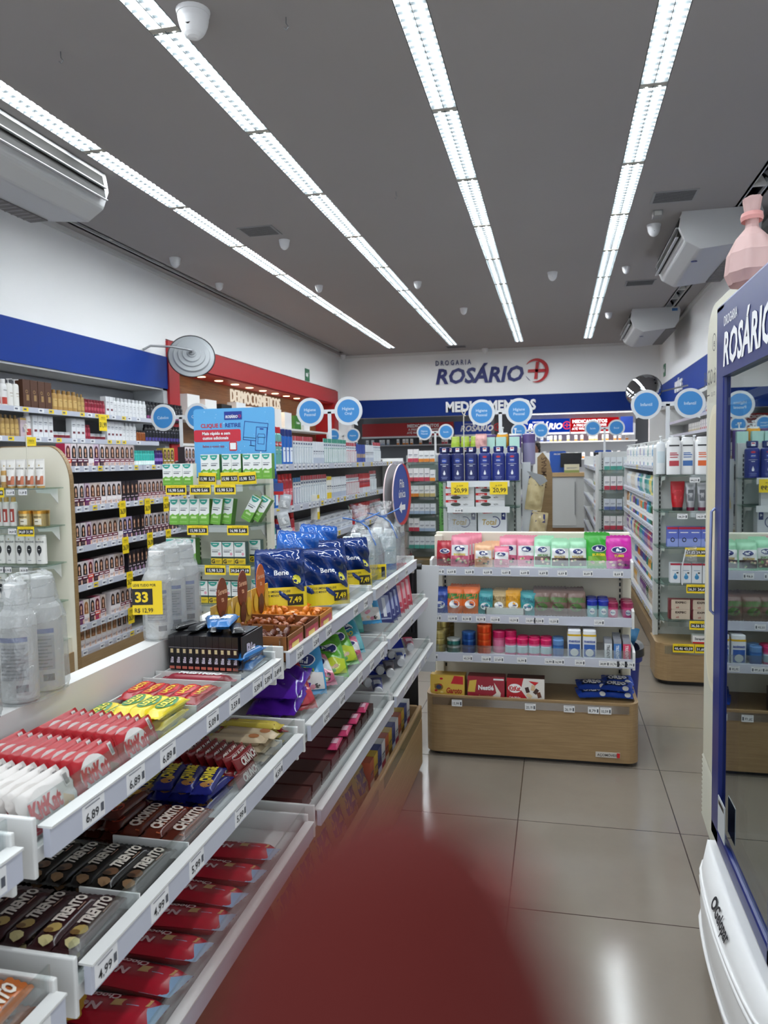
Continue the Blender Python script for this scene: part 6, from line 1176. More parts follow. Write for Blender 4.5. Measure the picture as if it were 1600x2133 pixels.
tb_ = tin_p('mint_bottle', .025, .078, '#7ab0b8', '#1f2f9c', '#8ab8c0', txt='Mentos', cat='gum bottle', metal=0); tm_ = tin_p('gum_bottle', .025, .07, '#b83a6c', '#8c1f48', '#c85a84', txt='Mentos', cat='gum bottle', metal=0)
for j in range(3):
    for i in range(2): put(tb_, gpos(.3 + .053 * i, .12 + .055 * j, .681), (0, 0, 0), f'blue-lidded teal gum bottle, {("left", "right")[i]} column, {nth(j)} from the front, {S2}', 'blue gum bottles')
    for i in range(3): put(tm_, gpos(.4 - .0 + .045 * i - .0, .12 + .055 * j, .681) if 0 else gpos(.392 + .0 + .0 * i, 0, 0) if 0 else gpos((.385, .42, .455)[i] + .01, .12 + .055 * j, .681), (0, 0, 0), f'crimson gum bottle, {("left", "middle", "right")[i]} column, {nth(j)} from the front, {S2}', 'crimson gum bottles') if i != 1 else None
# third shelf: tins and bottles
S3 = 'third shelf of the candy gondola'
tins = [tin_p('sweet_tin', .034, .034, c, l, None, metal=.7, n=24, cat='tin') for c, l in (('#a8975a', '#bfae74'), ('#3a7a74', '#cfd6d4'), ('#1f4a94', '#3a6ab0'), ('#d9481c', '#e2602c'))]
tn = ['gold', 'green and silver', 'blue', 'orange red']
for k, (x, y, n) in enumerate(((-.44, .06, 3), (-.365, .06, 2), (-.29, .06, 3), (-.215, .06, 4))):
    for j in range(n): put(tins[k], gpos(x, y, .498 + .0345 * j), (0, 0, 0), f'{tn[k]} tin, {nth(j)} from the bottom of its front stack, {S3}', f'{tn[k]} tins')
for k, (x, y, n) in enumerate(((-.43, .15, 4), (-.42, .24, 6))):
    for j in range(n): put(tins[0], gpos(x, y, .498 + .0345 * j), (0, 0, 0), f'gold round tin, {nth(j)} from the bottom of the {("middle", "rear")[k]} stack, {S3}', 'gold tins')
for j in range(5): put(tins[3], gpos(-.215, .14, .498 + .0345 * j), (0, 0, 0), f'orange red tin, {nth(j)} from the bottom of the rear stack, {S3}', 'orange red tins')
gum = tin_p('gum_bottle', .027, .08, '#d96a94', '#c8205c', '#c8dfe6', txt='', cat='gum bottle', metal=0); gumb = tin_p('gum_bottle', .026, .08, '#2f5a9c', '#5a84b8', '#3a70b0', cat='gum bottle', metal=0); gumt = tin_p('gum_bottle', .03, .105, '#c85a84', '#b81f58', '#d97a9c', cat='gum bottle', metal=0)
for i in range(2): put(gumt, gpos(-.145 + .055 * i, .09 + .02 * i, .498), (0, 0, 0), f'tall pink gum bottle, {("left", "right")[i]} one, {S3}', None)
for i in range(4):
    for j in range(2): put(gum, gpos(-.085 + .056 * i, .05 + .06 * j, .498), (0, 0, 0), f'pink-lidded gum bottle, {nth(i)} from the left, {("front", "rear")[j]} row, {S3}', 'pink gum bottles')
for j in range(2): put(gumb, gpos(.14, .05 + .06 * j, .498), (0, 0, 0), f'blue gum bottle, {("front", "rear")[j]} one, {S3}', None)
def md(m, f, w, h): m.rect(f, -w * .4, h * .05, w * .4, h * .5, P('#2f5aa8'), 5); m.ell(fl(f, 2), 0, h * .2, w * .3, h * .14, P('#e6e8ea'), 12); m.text(fl(f, 2), 'mentos', 0, h * .62, h * .11, P('#2f4a9c'), w * .8, .03)
ment = bottle_p('gum_tub', '#dfe3ea', '#e6e8ec', .13, .032, .022, md, .9, .95, .14, shoulder=.82, sq=4); mentl = None
mr = M(); mr.loft([(.103, .0325, .0225), (.112, .0325, .0225)], 16, P('#d9b01c', .35), sq=4, caps=False); ment.parts.append(('seal_band', mr.mesh('seal_band')))
for i in range(2):
    for j in range(3): put(ment, gpos(.215 + .07 * i, .05 + .05 * j, .498 + (.0 if j < 1 else .0)), (0, 0, 0), f'white gum tub with yellow band, {("left", "right")[i]} column, {nth(j)} from the front, {S3}', 'white gum tubs')
def gp(c, c2):
    return box_p('gum_pack', .034, .012, .085, c, lambda m, f, w, h: (m.text(f, 'TRIDENT', 0, h * .4, w * .4, P(c2), None, .02, rot=-PI / 2, sx=.8), m.rect(f, -w * .5, h * .85, w * .5, h, P('#8a8c94'))), '#8c8e96', cat='gum pack')
for i, (c, c2, nme) in enumerate((('#c9ccd0', '#26282c', 'silver and black'), ('#3a70b0', '#dfe6ee', 'blue'), ('#c83a5c', '#eadfe2', 'crimson'))):
    pp = gp(c, c2)
    for j in range(9 if i == 1 else 7): put(pp, gpos(.37 + .042 * i, .03 + .014 * j, .498 + .002 * j * (i > 0)), (-.12, 0, 0), f'{nme} gum pack, {nth(j)} from the front of its row, {S3}', f'{nme} gum packs')
# base: chocolate boxes
def garoto(m, f, w, h):
    m.pol(f, [(w * .1, h * .62), (w * .46, h * .6), (w * .46, h * .95), (w * .2, h * .98)], P('#c4202c')); m.text(fl(f, 1), 'Garoto', w * .2, h * .32, h * .24, P('#a8301c'), w * .46, .04, .15); m.ell(f, -w * .25, h * .45, w * .13, h * .16, P('#8a6a1c'), 12); m.ell(fl(f, 1), -w * .25, h * .45, w * .08, h * .1, P('#2f3a5c'), 10)
    r = random.Random(3)
    for i in range(9): m.ell(f, r.uniform(-.45, .0) * w, r.uniform(.1, .9) * h, w * .05, h * .05, P(r.choice(('#d9b84c', '#f0dc8c', '#b8862c', '#c4202c'))), 8)
def nestle(m, f, w, h):
    m.pol(f, [(w * .05, 0), (w * .38, 0), (w * .4, h * .3), (w * .22, h * .75), (w * .28, h * .3)], P('#e6dcd0')); m.pol(f, [(-w * .5, h * .3), (-w * .3, h * .3), (-w * .25, h * .85), (-w * .45, h * .8)], P('#d9b84c')); m.text(fl(f, 1), 'Nestlé', 0, h * .52, h * .2, SW, w * .42, .04); m.text(fl(f, 1), 'Especialidades', 0, h * .15, h * .1, P('#b08a5c'), w * .4, .02, .2); m.rect(f, w * .2, h * .86, w * .48, h * .93, SW)
def kitb(m, f, w, h):
    m.pol(f, [(-w * .05, h), (w * .5, h), (w * .5, 0), (w * .1, 0), (-w * .12, h * .5)], P('#e6e2dc')); m.ell(fl(f, 1), -w * .28, h * .55, w * .18, h * .2, SW, 18); m.text(fl(f, 2), 'KitKat', -w * .28, h * .55, h * .2, RED, w * .3, .04); m.text(fl(f, 1), 'Cola Wafer', -w * .28, h * .15, h * .09, SW, w * .3, .02)
    for i, (cx, cz, a, c) in enumerate(((.05, .5, .3, '#3a1c14'), (.2, .6, -.2, '#d9b890'), (.28, .45, -.6, '#3a2018'), (.36, .3, .3, '#6a3a24'), (.1, .25, .9, '#e0c8a0'))):
        m.pol(fl(f, 2), tl([(-w * .05, -h * .12), (w * .05, -h * .12), (w * .05, h * .12), (-w * .05, h * .12)], a, w * cx, h * cz), P(c))
    m.pol(fl(f, 1), [(w * .08, h * .9), (w * .35, h * .85), (w * .25, h * .7)], RED)
cbx = [box_p('chocolate_box', .17, .09, .11, '#d9b44c', garoto, '#c8a03c'), box_p('chocolate_box', .18, .09, .11, '#9c2434', nestle, '#86202e'), box_p('chocolate_box', .18, .09, .11, '#b01824', kitb, '#4a2420')]
for p, x, l in zip(cbx, (-.395, -.205, -.015), ('yellow Garoto chocolate box in the wooden base', 'dark red Nestlé chocolate box in the wooden base', 'red and white KitKat box in the wooden base')): put(p, gpos(x, .07, .2722), (-.06, 0, 0), l, None)
oreo = pillow_p('biscuit_pack', .15, .095, .03, '#1c3f9c', lambda m, f, w, h: (m.rect(f, -w * .35, h * .3, w * .35, h * .75, P('#15203c'), 8, 3), m.text(lambda x, z: (lambda p: (p[0], p[1] - .002, p[2]))(f(x, z)), 'OREO', 0, h * .52, h * .3, SW, w * .6, .05), m.ell(f, w * .3, h * .2, w * .1, h * .12, P('#d9d9d4'), 10)), 12, 10, wr=.1, cat='biscuit pack')
for i, (x, y, z, rz) in enumerate(((.31, .1, .288, .25), (.42, .11, .288, -.1), (.31, .13, .318, .2), (.41, .12, .318, -.15), (.43, .18, .33, .1))): put(oreo, gpos(x, y, z), (-PI / 2 + .25, 0, rz), f'blue and black biscuit pack, {nth(i)} of five piled at the right of the base', 'blue biscuit packs')
m = M(); m.box(-.48, .49, -.01, .365, .268, .2715, WOOD_EDGE); tag(ob('base_board', m, None, gpos(0, 0, 0)), 'brown board inside the wooden base of the candy gondola', 'board')
# ================================================================== SWEETS ON THE RACK (bars lie along y, packs face the aisle)
LAY = (-PI / 2, 0, PI / 2)
def up2(f, k=2): return lambda x, z: (lambda p: (p[0], p[1] - .0007 * k, p[2]))(f(x, z))
def kk(base, top_, wafer, tcol=RED):
    def d(m, f, w, h):
        W_ = P('#e9e4e0', .35)
        if base == 'w': m.rect(f, -w * .46, h * .0 + .004, -w * .02, h * .45, P('#b01a2a', .3), 6, 3)
        m.ell(up2(f, 1), -w * .12, h * .52, w * .29, h * .42, W_, 20); m.text(up2(f, 2), 'KitKat', -w * .12, h * .54, h * .38, P('#c01a28', .3), w * .56, .045, .1)
        for i, (cx, cz, a) in enumerate(((.2, .3, .9), (.28, .38, -.5))): m.pol(up2(f, 1), tl([(-w * .1, -h * .07), (w * .1, -h * .07), (w * .1, h * .07), (-w * .1, h * .07)], a, w * cx, h * cz), P(wafer, .3))
        m.rect(up2(f, 1), w * .3, h * .62, w * .42, h * .95, W_, 2); 
        for i in range(5): m.rect(up2(f, 2), w * (.31 + .02 * i), h * .66, w * (.32 + .02 * i), h * .9, INK)
    return d
kkr = pillow_swap('chocolate_pack', .112, .062, .013, '#a81420', kk('r', '', '#7a4a2c'), .008, .28, cat='chocolate bar'); kkw = pillow_swap('chocolate_pack', .112, .062, .013, '#d9d4d0', kk('w', '', '#d9b88c'), .008, .3, cat='chocolate bar')
T1 = 'top tier of the rack'
for (yc, p, nm, n) in ((.885, kkw, 'white and red KitKat pack', 10), (.998, kkr, 'red KitKat pack in the nearer column', 10), (1.111, kkr, 'red KitKat pack in the farther column', 9)):
    for i in range(n):
        put(p, (-.664 - .0175 * i, yc + random.uniform(-.002, .002), .9635 + .0006 * i), (-.38, 0, PI / 2), f'{nm}, {nth(i)} from the aisle, {T1}', nm.replace('pack', 'packs'))
def bars(p, y, x0, n, layers, z, words, where, dx=None, rj=.05, grp=None):
    dx = dx or p.h * 1.02
    for L_ in range(layers):
        for i in range(n - (L_ if L_ > 1 else 0)):
            put(p, (x0 - dx * i - random.uniform(0, .002), y + random.uniform(-.004, .004), z + p.d / 2 + L_ * p.d * .95), (-PI / 2 + random.uniform(-.06, .06), 0, PI / 2 + random.uniform(-rj, rj)), f'{words}, {nth(i)} from the aisle, {("bottom", "second", "third", "fourth")[L_]} layer, {where}', grp or words + ' pile')
def deco_oval(c, word, tc, w_=.3):
    def d(m, f, W, H): m.ell(up2(f, 1), 0, H * .5, W * w_, H * .42, P(c, .35), 18); m.text(up2(f, 2), word, 0, H * .5, H * .36, P(tc, .35), W * w_ * 1.7, .04)
    return d
lol = pillow_swap('chocolate_bar', .115, .034, .02, '#e3cc28', deco_oval('#2f7a3c', 'LOLLO', '#f2e060'), .01, .25); rbar = pillow_swap('chocolate_bar', .115, .034, .02, '#a01420', deco_oval('#b81c28', 'LACTA', '#e8c83a', .34), .01, .25)
bars(lol, 1.23, -.667, 5, 3, .963, 'yellow Lollo bar', T1); bars(rbar, 1.365, -.667, 5, 2, .963, 'red chocolate bar', T1)
m = M(); m.box(0, .2, 0, .003, 0, .034, WHITE); tray_me = m.mesh('tray_divider')
def divider(x0, y, z, lab, w=.2): o = ob('tray_divider', tray_me, None, (x0 - w, y, z)); o.scale = (w / .2, 1, 1); tag(o, lab, 'tray divider')
divider(-.66, 1.445, .963, 'white divider before the dark red packs on the top tier'); divider(-.66, 1.29, .963, 'low white divider beside the yellow bars on the top tier', .08); divider(-.66, 1.498, .963, 'white divider before the black boxes on the top tier')
prs = pillow_swap('chocolate_bar', .17, .03, .018, '#8c1c30', lambda m, f, w, h: m.text(up2(f, 2), 'PRESTÍGIO', 0, h * .5, h * .5, SW, w * .6, .04), .01, .25)
for i in range(2): put(prs, (-.752, 1.462 + .02 * i, .975 + .012 * i), (-PI / 2, 0, 0), f'dark red and white bar lying across the tray, {("nearer", "farther")[i]} one', None)
def bisd(m, f, w, h): m.rect(f, -w * .5, h * .66, w * .5, h * .67, P('#8a8a90')); m.text(f, 'Bis', 0, h * .3, w * .5, P('#d9d0e0'), None, .03, rot=PI / 2, sx=1.2); m.rect(f, -w * .2, h * .5, w * .25, h * .62, P('#c9b88c')); m.rect(f, -w * .4, h * .04, w * .4, h * .12, P('#c86a5a'))
bis = box_p('wafer_box', .0145, .12, .078, '#18171b', bisd, '#18171b', cat='wafer box', rough=.25)
m = M(); 
for i in range(11): put(bis, (-.842 + .0152 * i, 1.6, .9895), (0, 0, 0), f'thin black wafer box, {nth(i)} from the left, on the top tier', 'thin black wafer boxes')
bsd = box_p('wafer_box', .12, .003, .078, '#1a171c', lambda m, f, w, h: (m.text(f, 'Bis', -w * .1, h * .55, h * .4, P('#c9c0d4'), None, .04), m.text(f, 'Xtra', w * .15, h * .25, h * .3, P('#b85a4a'), None, .03)), cat='wafer box'); put(bsd, (-.675, 1.602, .9895), (0, 0, PI / 2), 'black wafer box side with large white and red lettering facing the aisle', None)
blw = pillow_swap('wafer_bar', .12, .036, .02, '#2b6aa8', lambda m, f, w, h: (m.rect(f, -w * .2, 0, w * .3, h, P('#8cc0e0'), 4, 2), m.text(up2(f, 2), 'Bis', 0, h * .5, h * .6, SW, None, .05)), .01, .22)
for i, (x, y, z, a) in enumerate(((-.76, 1.63, 1.082, .5), (-.72, 1.61, 1.088, .2), (-.66, 1.6, .975, 0), (-.66, 1.6, .997, .1), (-.665, 1.59, 1.02, -.1))): put(blw, (x, y, z), (-PI / 2, 0, PI / 2 + a), f'bright blue wafer bar, {nth(i)} of five beside the black boxes', 'blue wafer bars')
m = M(); m.box(-.1, .1, 0, .1, 0, .0255, WHITE); tag(ob('display_riser', m, None, (-.757, 1.548, .9632)), 'low white riser under the thin black wafer boxes', 'riser')
# black twisted tops of the wafer boxes
tw = pillow_swap('foil_end', .1, .03, .014, '#141418', None, .012, .2)
for i in range(4): put(tw, (-.83 + .045 * i, 1.6, 1.076), (-PI / 2, 0, 1.2 + .3 * i), f'crumpled black foil pack on top of the black boxes, {nth(i)} from the left', 'black foil packs', 'foil pack')
# second tier, first section
def trento(c, tc, nut, nm):
    def d(m, f, w, h):
        m.text(up2(f, 2), 'TRENTO', w * .12, h * .56, h * .5, P(tc, .35), w * .5, .05, .25)
        m.ell(up2(f, 1), -w * .22, h * .45, w * .08, h * .3, P(nut[0], .3), 10); m.ell(up2(f, 2), -w * .27, h * .55, w * .04, h * .2, P(nut[1], .3), 8); m.ell(up2(f, 1), -w * .38, h * .4, w * .05, h * .3, P(nut[2], .3), 8); m.rect(up2(f, 1), w * .1, h * .18, w * .25, h * .24, P('#8a6a5a'))
    return pillow_swap('chocolate_bar', .135, .036, .018, c, d, .01, .22)
trb = trento('#35171a', '#e3d6cc', ('#b89c5c', '#7a5a30', '#d6c890'), ''); trk = trento('#15110f', '#d9d0c4', ('#6a4a34', '#3a2a20', '#8a6a4c'), ''); tro = trento('#b0602c', '#eadfd2', ('#c98a50', '#6a4a3a', '#8a5a3a'), '')
T2 = 'middle tier of the rack'
bars(trb, .905, -.615, 6, 2, .786, 'brown TRENTO bar', T2, dx=.04); bars(trk, 1.05, -.615, 6, 2, .786, 'black TRENTO bar', T2, dx=.04)
divider(-.6, .975, .786, 'white divider between the brown and black TRENTO bars', .1); divider(-.6, 1.128, .786, 'white divider beyond the black TRENTO bars', .14)
cho = pillow_swap('chocolate_bar', .125, .038, .02, '#5a2418', lambda m, f, w, h: (m.text(up2(f, 2), 'CHOKITO', 0, h * .5, h * .55, P('#e0cfc4'), w * .7, .05, .1), m.rect(f, -w * .4, h * .1, w * .4, h * .3, P('#a04a24'), 6)), .01, .22); car = pillow_swap('chocolate_bar', .125, .038, .02, '#4a1c14', lambda m, f, w, h: (m.text(up2(f, 2), 'CARIBE', 0, h * .6, h * .45, P('#d9b84c'), w * .6, .04), m.ell(f, -w * .25, h * .4, w * .12, h * .3, P('#a83a24'), 10), m.ell(f, w * .25, h * .5, w * .1, h * .3, P('#c98a3a'), 10)), .01, .22)
bars(cho, 1.2, -.615, 3, 2, .786, 'red-brown CHOKITO bar', T2, dx=.042); bars(car, 1.21, -.745, 3, 3, .786, 'brown and gold CARIBE bar', T2, dx=.042)
chg = pillow_swap('chocolate_bar', .125, .04, .02, '#1a1f6c', lambda m, f, w, h: (m.text(up2(f, 2), 'CHARGE', w * .05, h * .55, h * .5, P('#e0c83a'), w * .55, .06), m.ell(f, -w * .3, h * .4, w * .08, h * .28, P('#a8743a'), 8), m.ell(f, -w * .2, h * .3, w * .07, h * .2, P('#c9a04c'), 8)), .01, .22)
bars(chg, 1.34, -.64, 5, 3, .786, 'dark blue CHARGE bar', T2, dx=.042, rj=.25)
crn = pillow_swap('chocolate_bar', .1, .03, .02, '#7a1c20', lambda m, f, w, h: m.text(up2(f, 2), 'CRUNCH', 0, h * .5, h * .55, P('#d9ccc4'), w * .7, .04), .008, .25)
for i in range(10): put(crn, (-.63 - .02 * i, 1.455, .787 + .002 * i), (-.4, 0, PI / 2), f'dark red bar in the slanting row, {nth(i)} from the aisle, {T2}', 'slanting dark red bars')
for i in range(9): put(crn, (-.64 - .02 * i, 1.475, .812 + .002 * i), (-.5, 0, PI / 2), f'dark red bar of the upper slanting row, {nth(i)} from the aisle, {T2}', 'upper slanting dark red bars')
lux = pillow_swap('wafer_bar', .15, .036, .02, '#c9b494', lambda m, f, w, h: (m.rect(f, -w * .5, 0, -w * .3, h, P('#8c3028'), 3, 2), m.ell(up2(f, 1), w * .3, h * .5, w * .08, h * .35, P('#a86a3c'), 10), m.text(up2(f, 2), 'LEVE', -w * .4, h * .5, h * .4, P('#e0c83a'), w * .16, .03)), .01, .3); lacr = pillow_swap('wafer_bar', .15, .036, .02, '#c9b44c', lambda m, f, w, h: (m.rect(f, -w * .4, 0, w * .4, h * .35, P('#5a2f24'), 6), m.text(up2(f, 2), 'Bis', -w * .3, h * .65, h * .4, P('#6a2a2c'), None, .03)), .01, .25)
for i in range(3): put(lux, (-.7, 1.53 + .0 * i, .797 + .019 * i), (-PI / 2, 0, .05 * i), f'beige wafer bar with red end, {nth(i)} from the bottom of its pile', 'beige wafer bars'); put(lux, (-.69, 1.572, .797 + .019 * i), (-PI / 2, 0, -.04 * i), f'beige wafer bar, {nth(i)} from the bottom of the farther pile', 'beige wafer bars')
divider(-.61, 1.6, .786, 'white divider near the far end of the middle tier', .22)
for i in range(3): put(lacr, (-.7, 1.625, .797 + .019 * i), (-PI / 2, 0, 0), f'yellow and brown bar, {nth(i)} from the bottom near the tier end', 'yellow and brown bars')
put(prs, (-.7, 1.65, .82), (-PI / 2, 0, .05), 'dark red and white bar at the far end of the middle tier', None)
# third tier, first section: flat packs seen in front of the fingertip
def ntr_(m, f, w, h): m.rect(f, -w * .5, 0, -w * .22, h, P('#8cb0d0'), 3, 2); m.pol(up2(f, 1), [(-w * .4, h * .2), (-w * .1, h * .35), (-w * .1, h * .6), (-w * .4, h * .45)], P('#c9a068')); m.text(up2(f, 2), 'Nestlé', w * .15, h * .68, h * .26, P('#e0b8bc'), w * .4, .04); m.text(up2(f, 2), 'Choco TRIO', w * .12, h * .28, h * .2, P('#e6c8cc'), w * .5, .03)
nst = pillow_swap('wafer_pack', .2, .075, .03, '#a81a2c', ntr_, .01, .25, cat='wafer pack'); amd = pillow_swap('wafer_pack', .2, .075, .03, '#c9982c', lambda m, f, w, h: m.text(up2(f, 2), 'Amendoim', 0, h * .5, h * .3, P('#3a2418'), w * .6, .03), .01, .3, cat='wafer pack')
for i in range(9): put(nst, (-.70 + .004 * (i % 2), .88 + .083 * i, .592), (-PI / 2 + .18, 0, PI + .06 * (i % 3 - 1)), f'red Choco TRIO pack on the low tier, {nth(i)} from the near end', 'red wafer packs')
for i in range(2): put(amd, (-.79, .86 + .06 * i, .625), (-PI / 2, 0, .4), f'mustard peanut wafer pack lying on the red packs, {("nearer", "farther")[i]} one', None)
# nearest section
for i in range(3): put(tro, (-.615 - .042 * i, .70, .795), (-PI / 2, 0, PI / 2), f'orange TRENTO bar at the lower left corner, {nth(i)} from the aisle', 'orange TRENTO bars'); put(tro, (-.612 - .042 * i, .70, .822), (-PI / 2 + .25, 0, PI / 2 + .08), f'upper orange TRENTO bar at the lower left corner, {nth(i)} from the aisle', 'orange TRENTO bars')
for i in range(3): put(cho, (-.665 - .042 * i, .69, .974), (-PI / 2, 0, PI / 2), f'brown bar at the left edge on the near top tier, {nth(i)} from the aisle', 'brown bars at the left edge')
put(blw, (-.675, .7, 1.0), (-PI / 2 + .2, 0, PI / 2 + .3), 'light blue wrapped bar at the left edge on the near top tier', None)
# ---- second section, top tier: display boxes, wipes, wrapped bottles
tcandy = {}
for c in ('#5a2c1c', '#8c4a24', '#d9822c'):
    m = M(); m.loft([(-.022, .004, .008), (-.014, .0015, .003), (-.01, .008, .008), (0, .01, .01), (.01, .008, .008), (.014, .0015, .003), (.022, .004, .008)], 8, P(c, .25)); tcandy[c] = m.mesh('wrapped_sweet')
for b, (y0, c, cc, head, nm) in enumerate(((1.735, '#8a5424', '#5a2c1c', '#7a3418', 'nearest brown'), (1.865, '#7a4420', '#8c4a24', '#7a3014', 'middle brown'), (1.995, '#c9822c', '#d9822c', '#c0601c', 'orange'))):
    t = thing('sweet_display_box', f'{nm} open card box of wrapped sweets with oval header on the rack', 'display box', (-.74, y0, .963)); L_ = .122
    m = M(); K = P(c, .5); m.box(-.1, .1, 0, L_, 0, .002, K)
    for (a, b_, c_, d_) in ((-.1, .1, 0, .002), (-.1, .1, L_ - .002, L_), (-.1, -.098, 0, L_), (.098, .1, 0, L_)): m.box(a, b_, c_, d_, 0, .062, K)
    ff = lambda x, z: (.1006, x, z); m.rect(ff, .01, .01, L_ - .01, .05, P('#b83a4c', .4)); m.rect(lambda x, z: (.1012, x, z), .03, .02, L_ - .04, .04, P('#e6c86a'))
    ob('tray', m, t)
    m = M(); m.prism([(-.0, 0), (L_, 0), (L_, .13), (0, .13)], -.1, -.097, P('#c9a04c' if b < 2 else '#d9a030'), 'x'); oval = [(L_ / 2 + .032 * math.cos(a), .145 + .05 * math.sin(a)) for a in [2 * PI * i / 24 for i in range(24)]]; m.prism(oval, -.0965, -.0945, P(head, .4), 'x')
    f = lambda x, z: (-.094, x, z); m.text(f, 'Serena', L_ / 2, .16, .014, P('#e6b08c'), .055, .03); m.text(f, 'ta', L_ / 2, .14, .014, P('#e6b08c'), .03, .03)
    for s in (-1, 1): m.ell(f, L_ / 2 + s * .04, .09, .016, .026, P('#e0b83a'), 12)
    m.ell(f, L_ / 2, .08, .02, .03, P('#5a2c18'), 12); h_ = ob('header_card', m, t, (0, 0, 0), (0, 0, 0))
    for i in range(15):
        o = ob('wrapped_sweet', tcandy[cc], None, (-.74 - .075 + .035 * (i % 5) + random.uniform(-.006, .006), y0 + .022 + .037 * (i // 5) + random.uniform(-.005, .005), .963 + .045 + random.uniform(0, .012)), (random.uniform(0, 3), random.uniform(0, 3), random.uniform(0, 3)))
        tag(o, f'wrapped sweet in the {nm} display box on the rack', 'sweet', f'sweets in the {nm} display box')
def wip(m, f, w, h):
    m.text(up2(f, 2), 'Bene', 0, h * .6, h * .085, SW, w * .3, .02, .1); m.rect(f, -w * .3, h * .75, w * .1, h * .9, P('#2f78b8', .25), 6, 3) if 0 else None; m.ell(up2(f, 3), w * .3, h * .48, w * .1, h * .08, P('#d9d23a'), 8)
wip_p = pillow_p('wipes_bag', .155, .19, .085, '#16306c', wip, 22, 22, crimp=.006, wr=.4, rough=.1, cat='wipes bag', seed=5)
bnd = M(); th_ = [PI * (1.04 + .92 * i / 24) for i in range(25)]; bf = lambda a, z: (.081 * math.cos(a), .05 * math.sin(a), z)
for k in range(24): bnd.quad(bf(th_[k], 0), bf(th_[k + 1], 0), bf(th_[k + 1], .068), bf(th_[k], .068), P('#e6c81c', .4))
bq = lambda x, z: (x, -.05 * math.sqrt(max(0, 1 - (x / .081) ** 2)) - .0012, z)
bnd.text(bq, 'LENÇOS UMEDECIDOS LEVE', -.02, .056, .007, INK, .09, .01); bnd.text(bq, 'PAGUE MENOS', -.035, .044, .007, INK, .05, .01); bnd.rect(bq, .015, .012, .066, .046, P('#2a2410'), 6); bnd.text(lambda x, z: (lambda p: (p[0], p[1] - .001, p[2]))(bq(x, z)), '7,49', .04, .03, .017, P('#e6c81c'), .042, .03)
wip_p.parts.append(('price_band', bnd.mesh('price_band')))
for i, (x, y, a, z) in enumerate(((-.835, 2.22, .45, .992), (-.745, 2.4, .55, .975), (-.80, 2.58, .5, .98), (-.745, 2.72, .6, .975))):
    put(wip_p, (x, y, z), (-.18, 0, a), f'blue wipes bag with yellow price band, {nth(i)} from the brown sweet boxes', 'blue wipes bags on the rack')
wp2 = pillow_p('wipes_bag', .14, .16, .08, '#2b5fae', lambda m, f, w, h: m.text(up2(f, 2), 'Bene', 0, h * .5, h * .14, SW, w * .4, .04), 14, 14, crimp=.006, wr=.35, rough=.1, cat='wipes bag', seed=9)
for i, (x, y) in enumerate(((-.86, 2.42), (-.87, 2.68))): put(wp2, (x, y, 1.057), (-.2, .1, .3), f'blue wipes bag lying on the divider behind the others, {("nearer", "farther")[i]} one', None)
# clear gathered bags with pale bottles
pale = bottle_p('pale_bottle', '#c6d4da', '#d4dde0', .19, .034, .026, lambda m, f, w, h: (m.rect(f, -w * .4, h * .08, w * .4, h * .22, P('#2f6ab8'), 5), m.rect(f, -w * .3, h * .5, w * .3, h * .53, P('#9ab8c8'), 4)), .5, .6, .16, shoulder=.75, rough=.15)
for b, (x, y, nb_) in enumerate(((-.76, 2.93, 3), (-.73, 3.2, 3))):
    for i in range(nb_): put(pale, (x - .04 + .06 * (i % 2), y - .05 + .06 * i, .964), (0, 0, .5), f'pale bottle with blue base band inside the {("nearer", "farther")[b]} clear bag, {nth(i)} from the camera end', f'bottles in the {("nearer", "farther")[b]} clear bag')
    t = thing('clear_gift_bag', f'{("nearer", "farther")[b]} clear gathered bag with blue ribbon holding pale bottles', 'bag', (x, y, .963)); m = M()
    m.loft([(0, .085, .1), (.05, .09, .112), (.12, .088, .108), (.18, .07, .085), (.22, .035, .04), (.245, .014, .016), (.26, .022, .03), (.29, .04, .05), (.31, .045, .055)], 28, FILM, sq=2.2, caps=False)
    r = random.Random(b); m.v = [(x_ * (1 + r.uniform(-.09, .09)), y_ * (1 + r.uniform(-.09, .09)), z_ + r.uniform(-.006, .006)) for x_, y_, z_ in m.v]; ob('film', m, t)
    m = M(); m.tube([(.016 * math.cos(a), .018 * math.sin(a), .246) for a in [2 * PI * i / 12 for i in range(13)]], .003, P('#4a78c0', .4), 6)
    for (dx, dy, dz) in ((.07, -.04, -.09), (-.05, -.08, .02), (.06, .07, .03)): m.tube([(0, -.016, .246), (dx * .5, dy * .6, .252 + dz * .3), (dx, dy, .246 + dz)], .003, P('#4a78c0', .4), 6)
    ob('ribbon', m, t)
m = M(); m.box(-.055, .055, -.001, 0, 0, .06, YEL); m.text(front(-.001), 'LEVE MAIS POR MENOS', -.005, .045, .008, INK, .09, .01); m.rect(front(-.001), .035, .01, .05, .05, BLACK); tag(ob('promo_card', m, None, (-.70, 2.87, .985), (0, 0, .5)), 'yellow card before the nearer clear bag of bottles', 'price card')
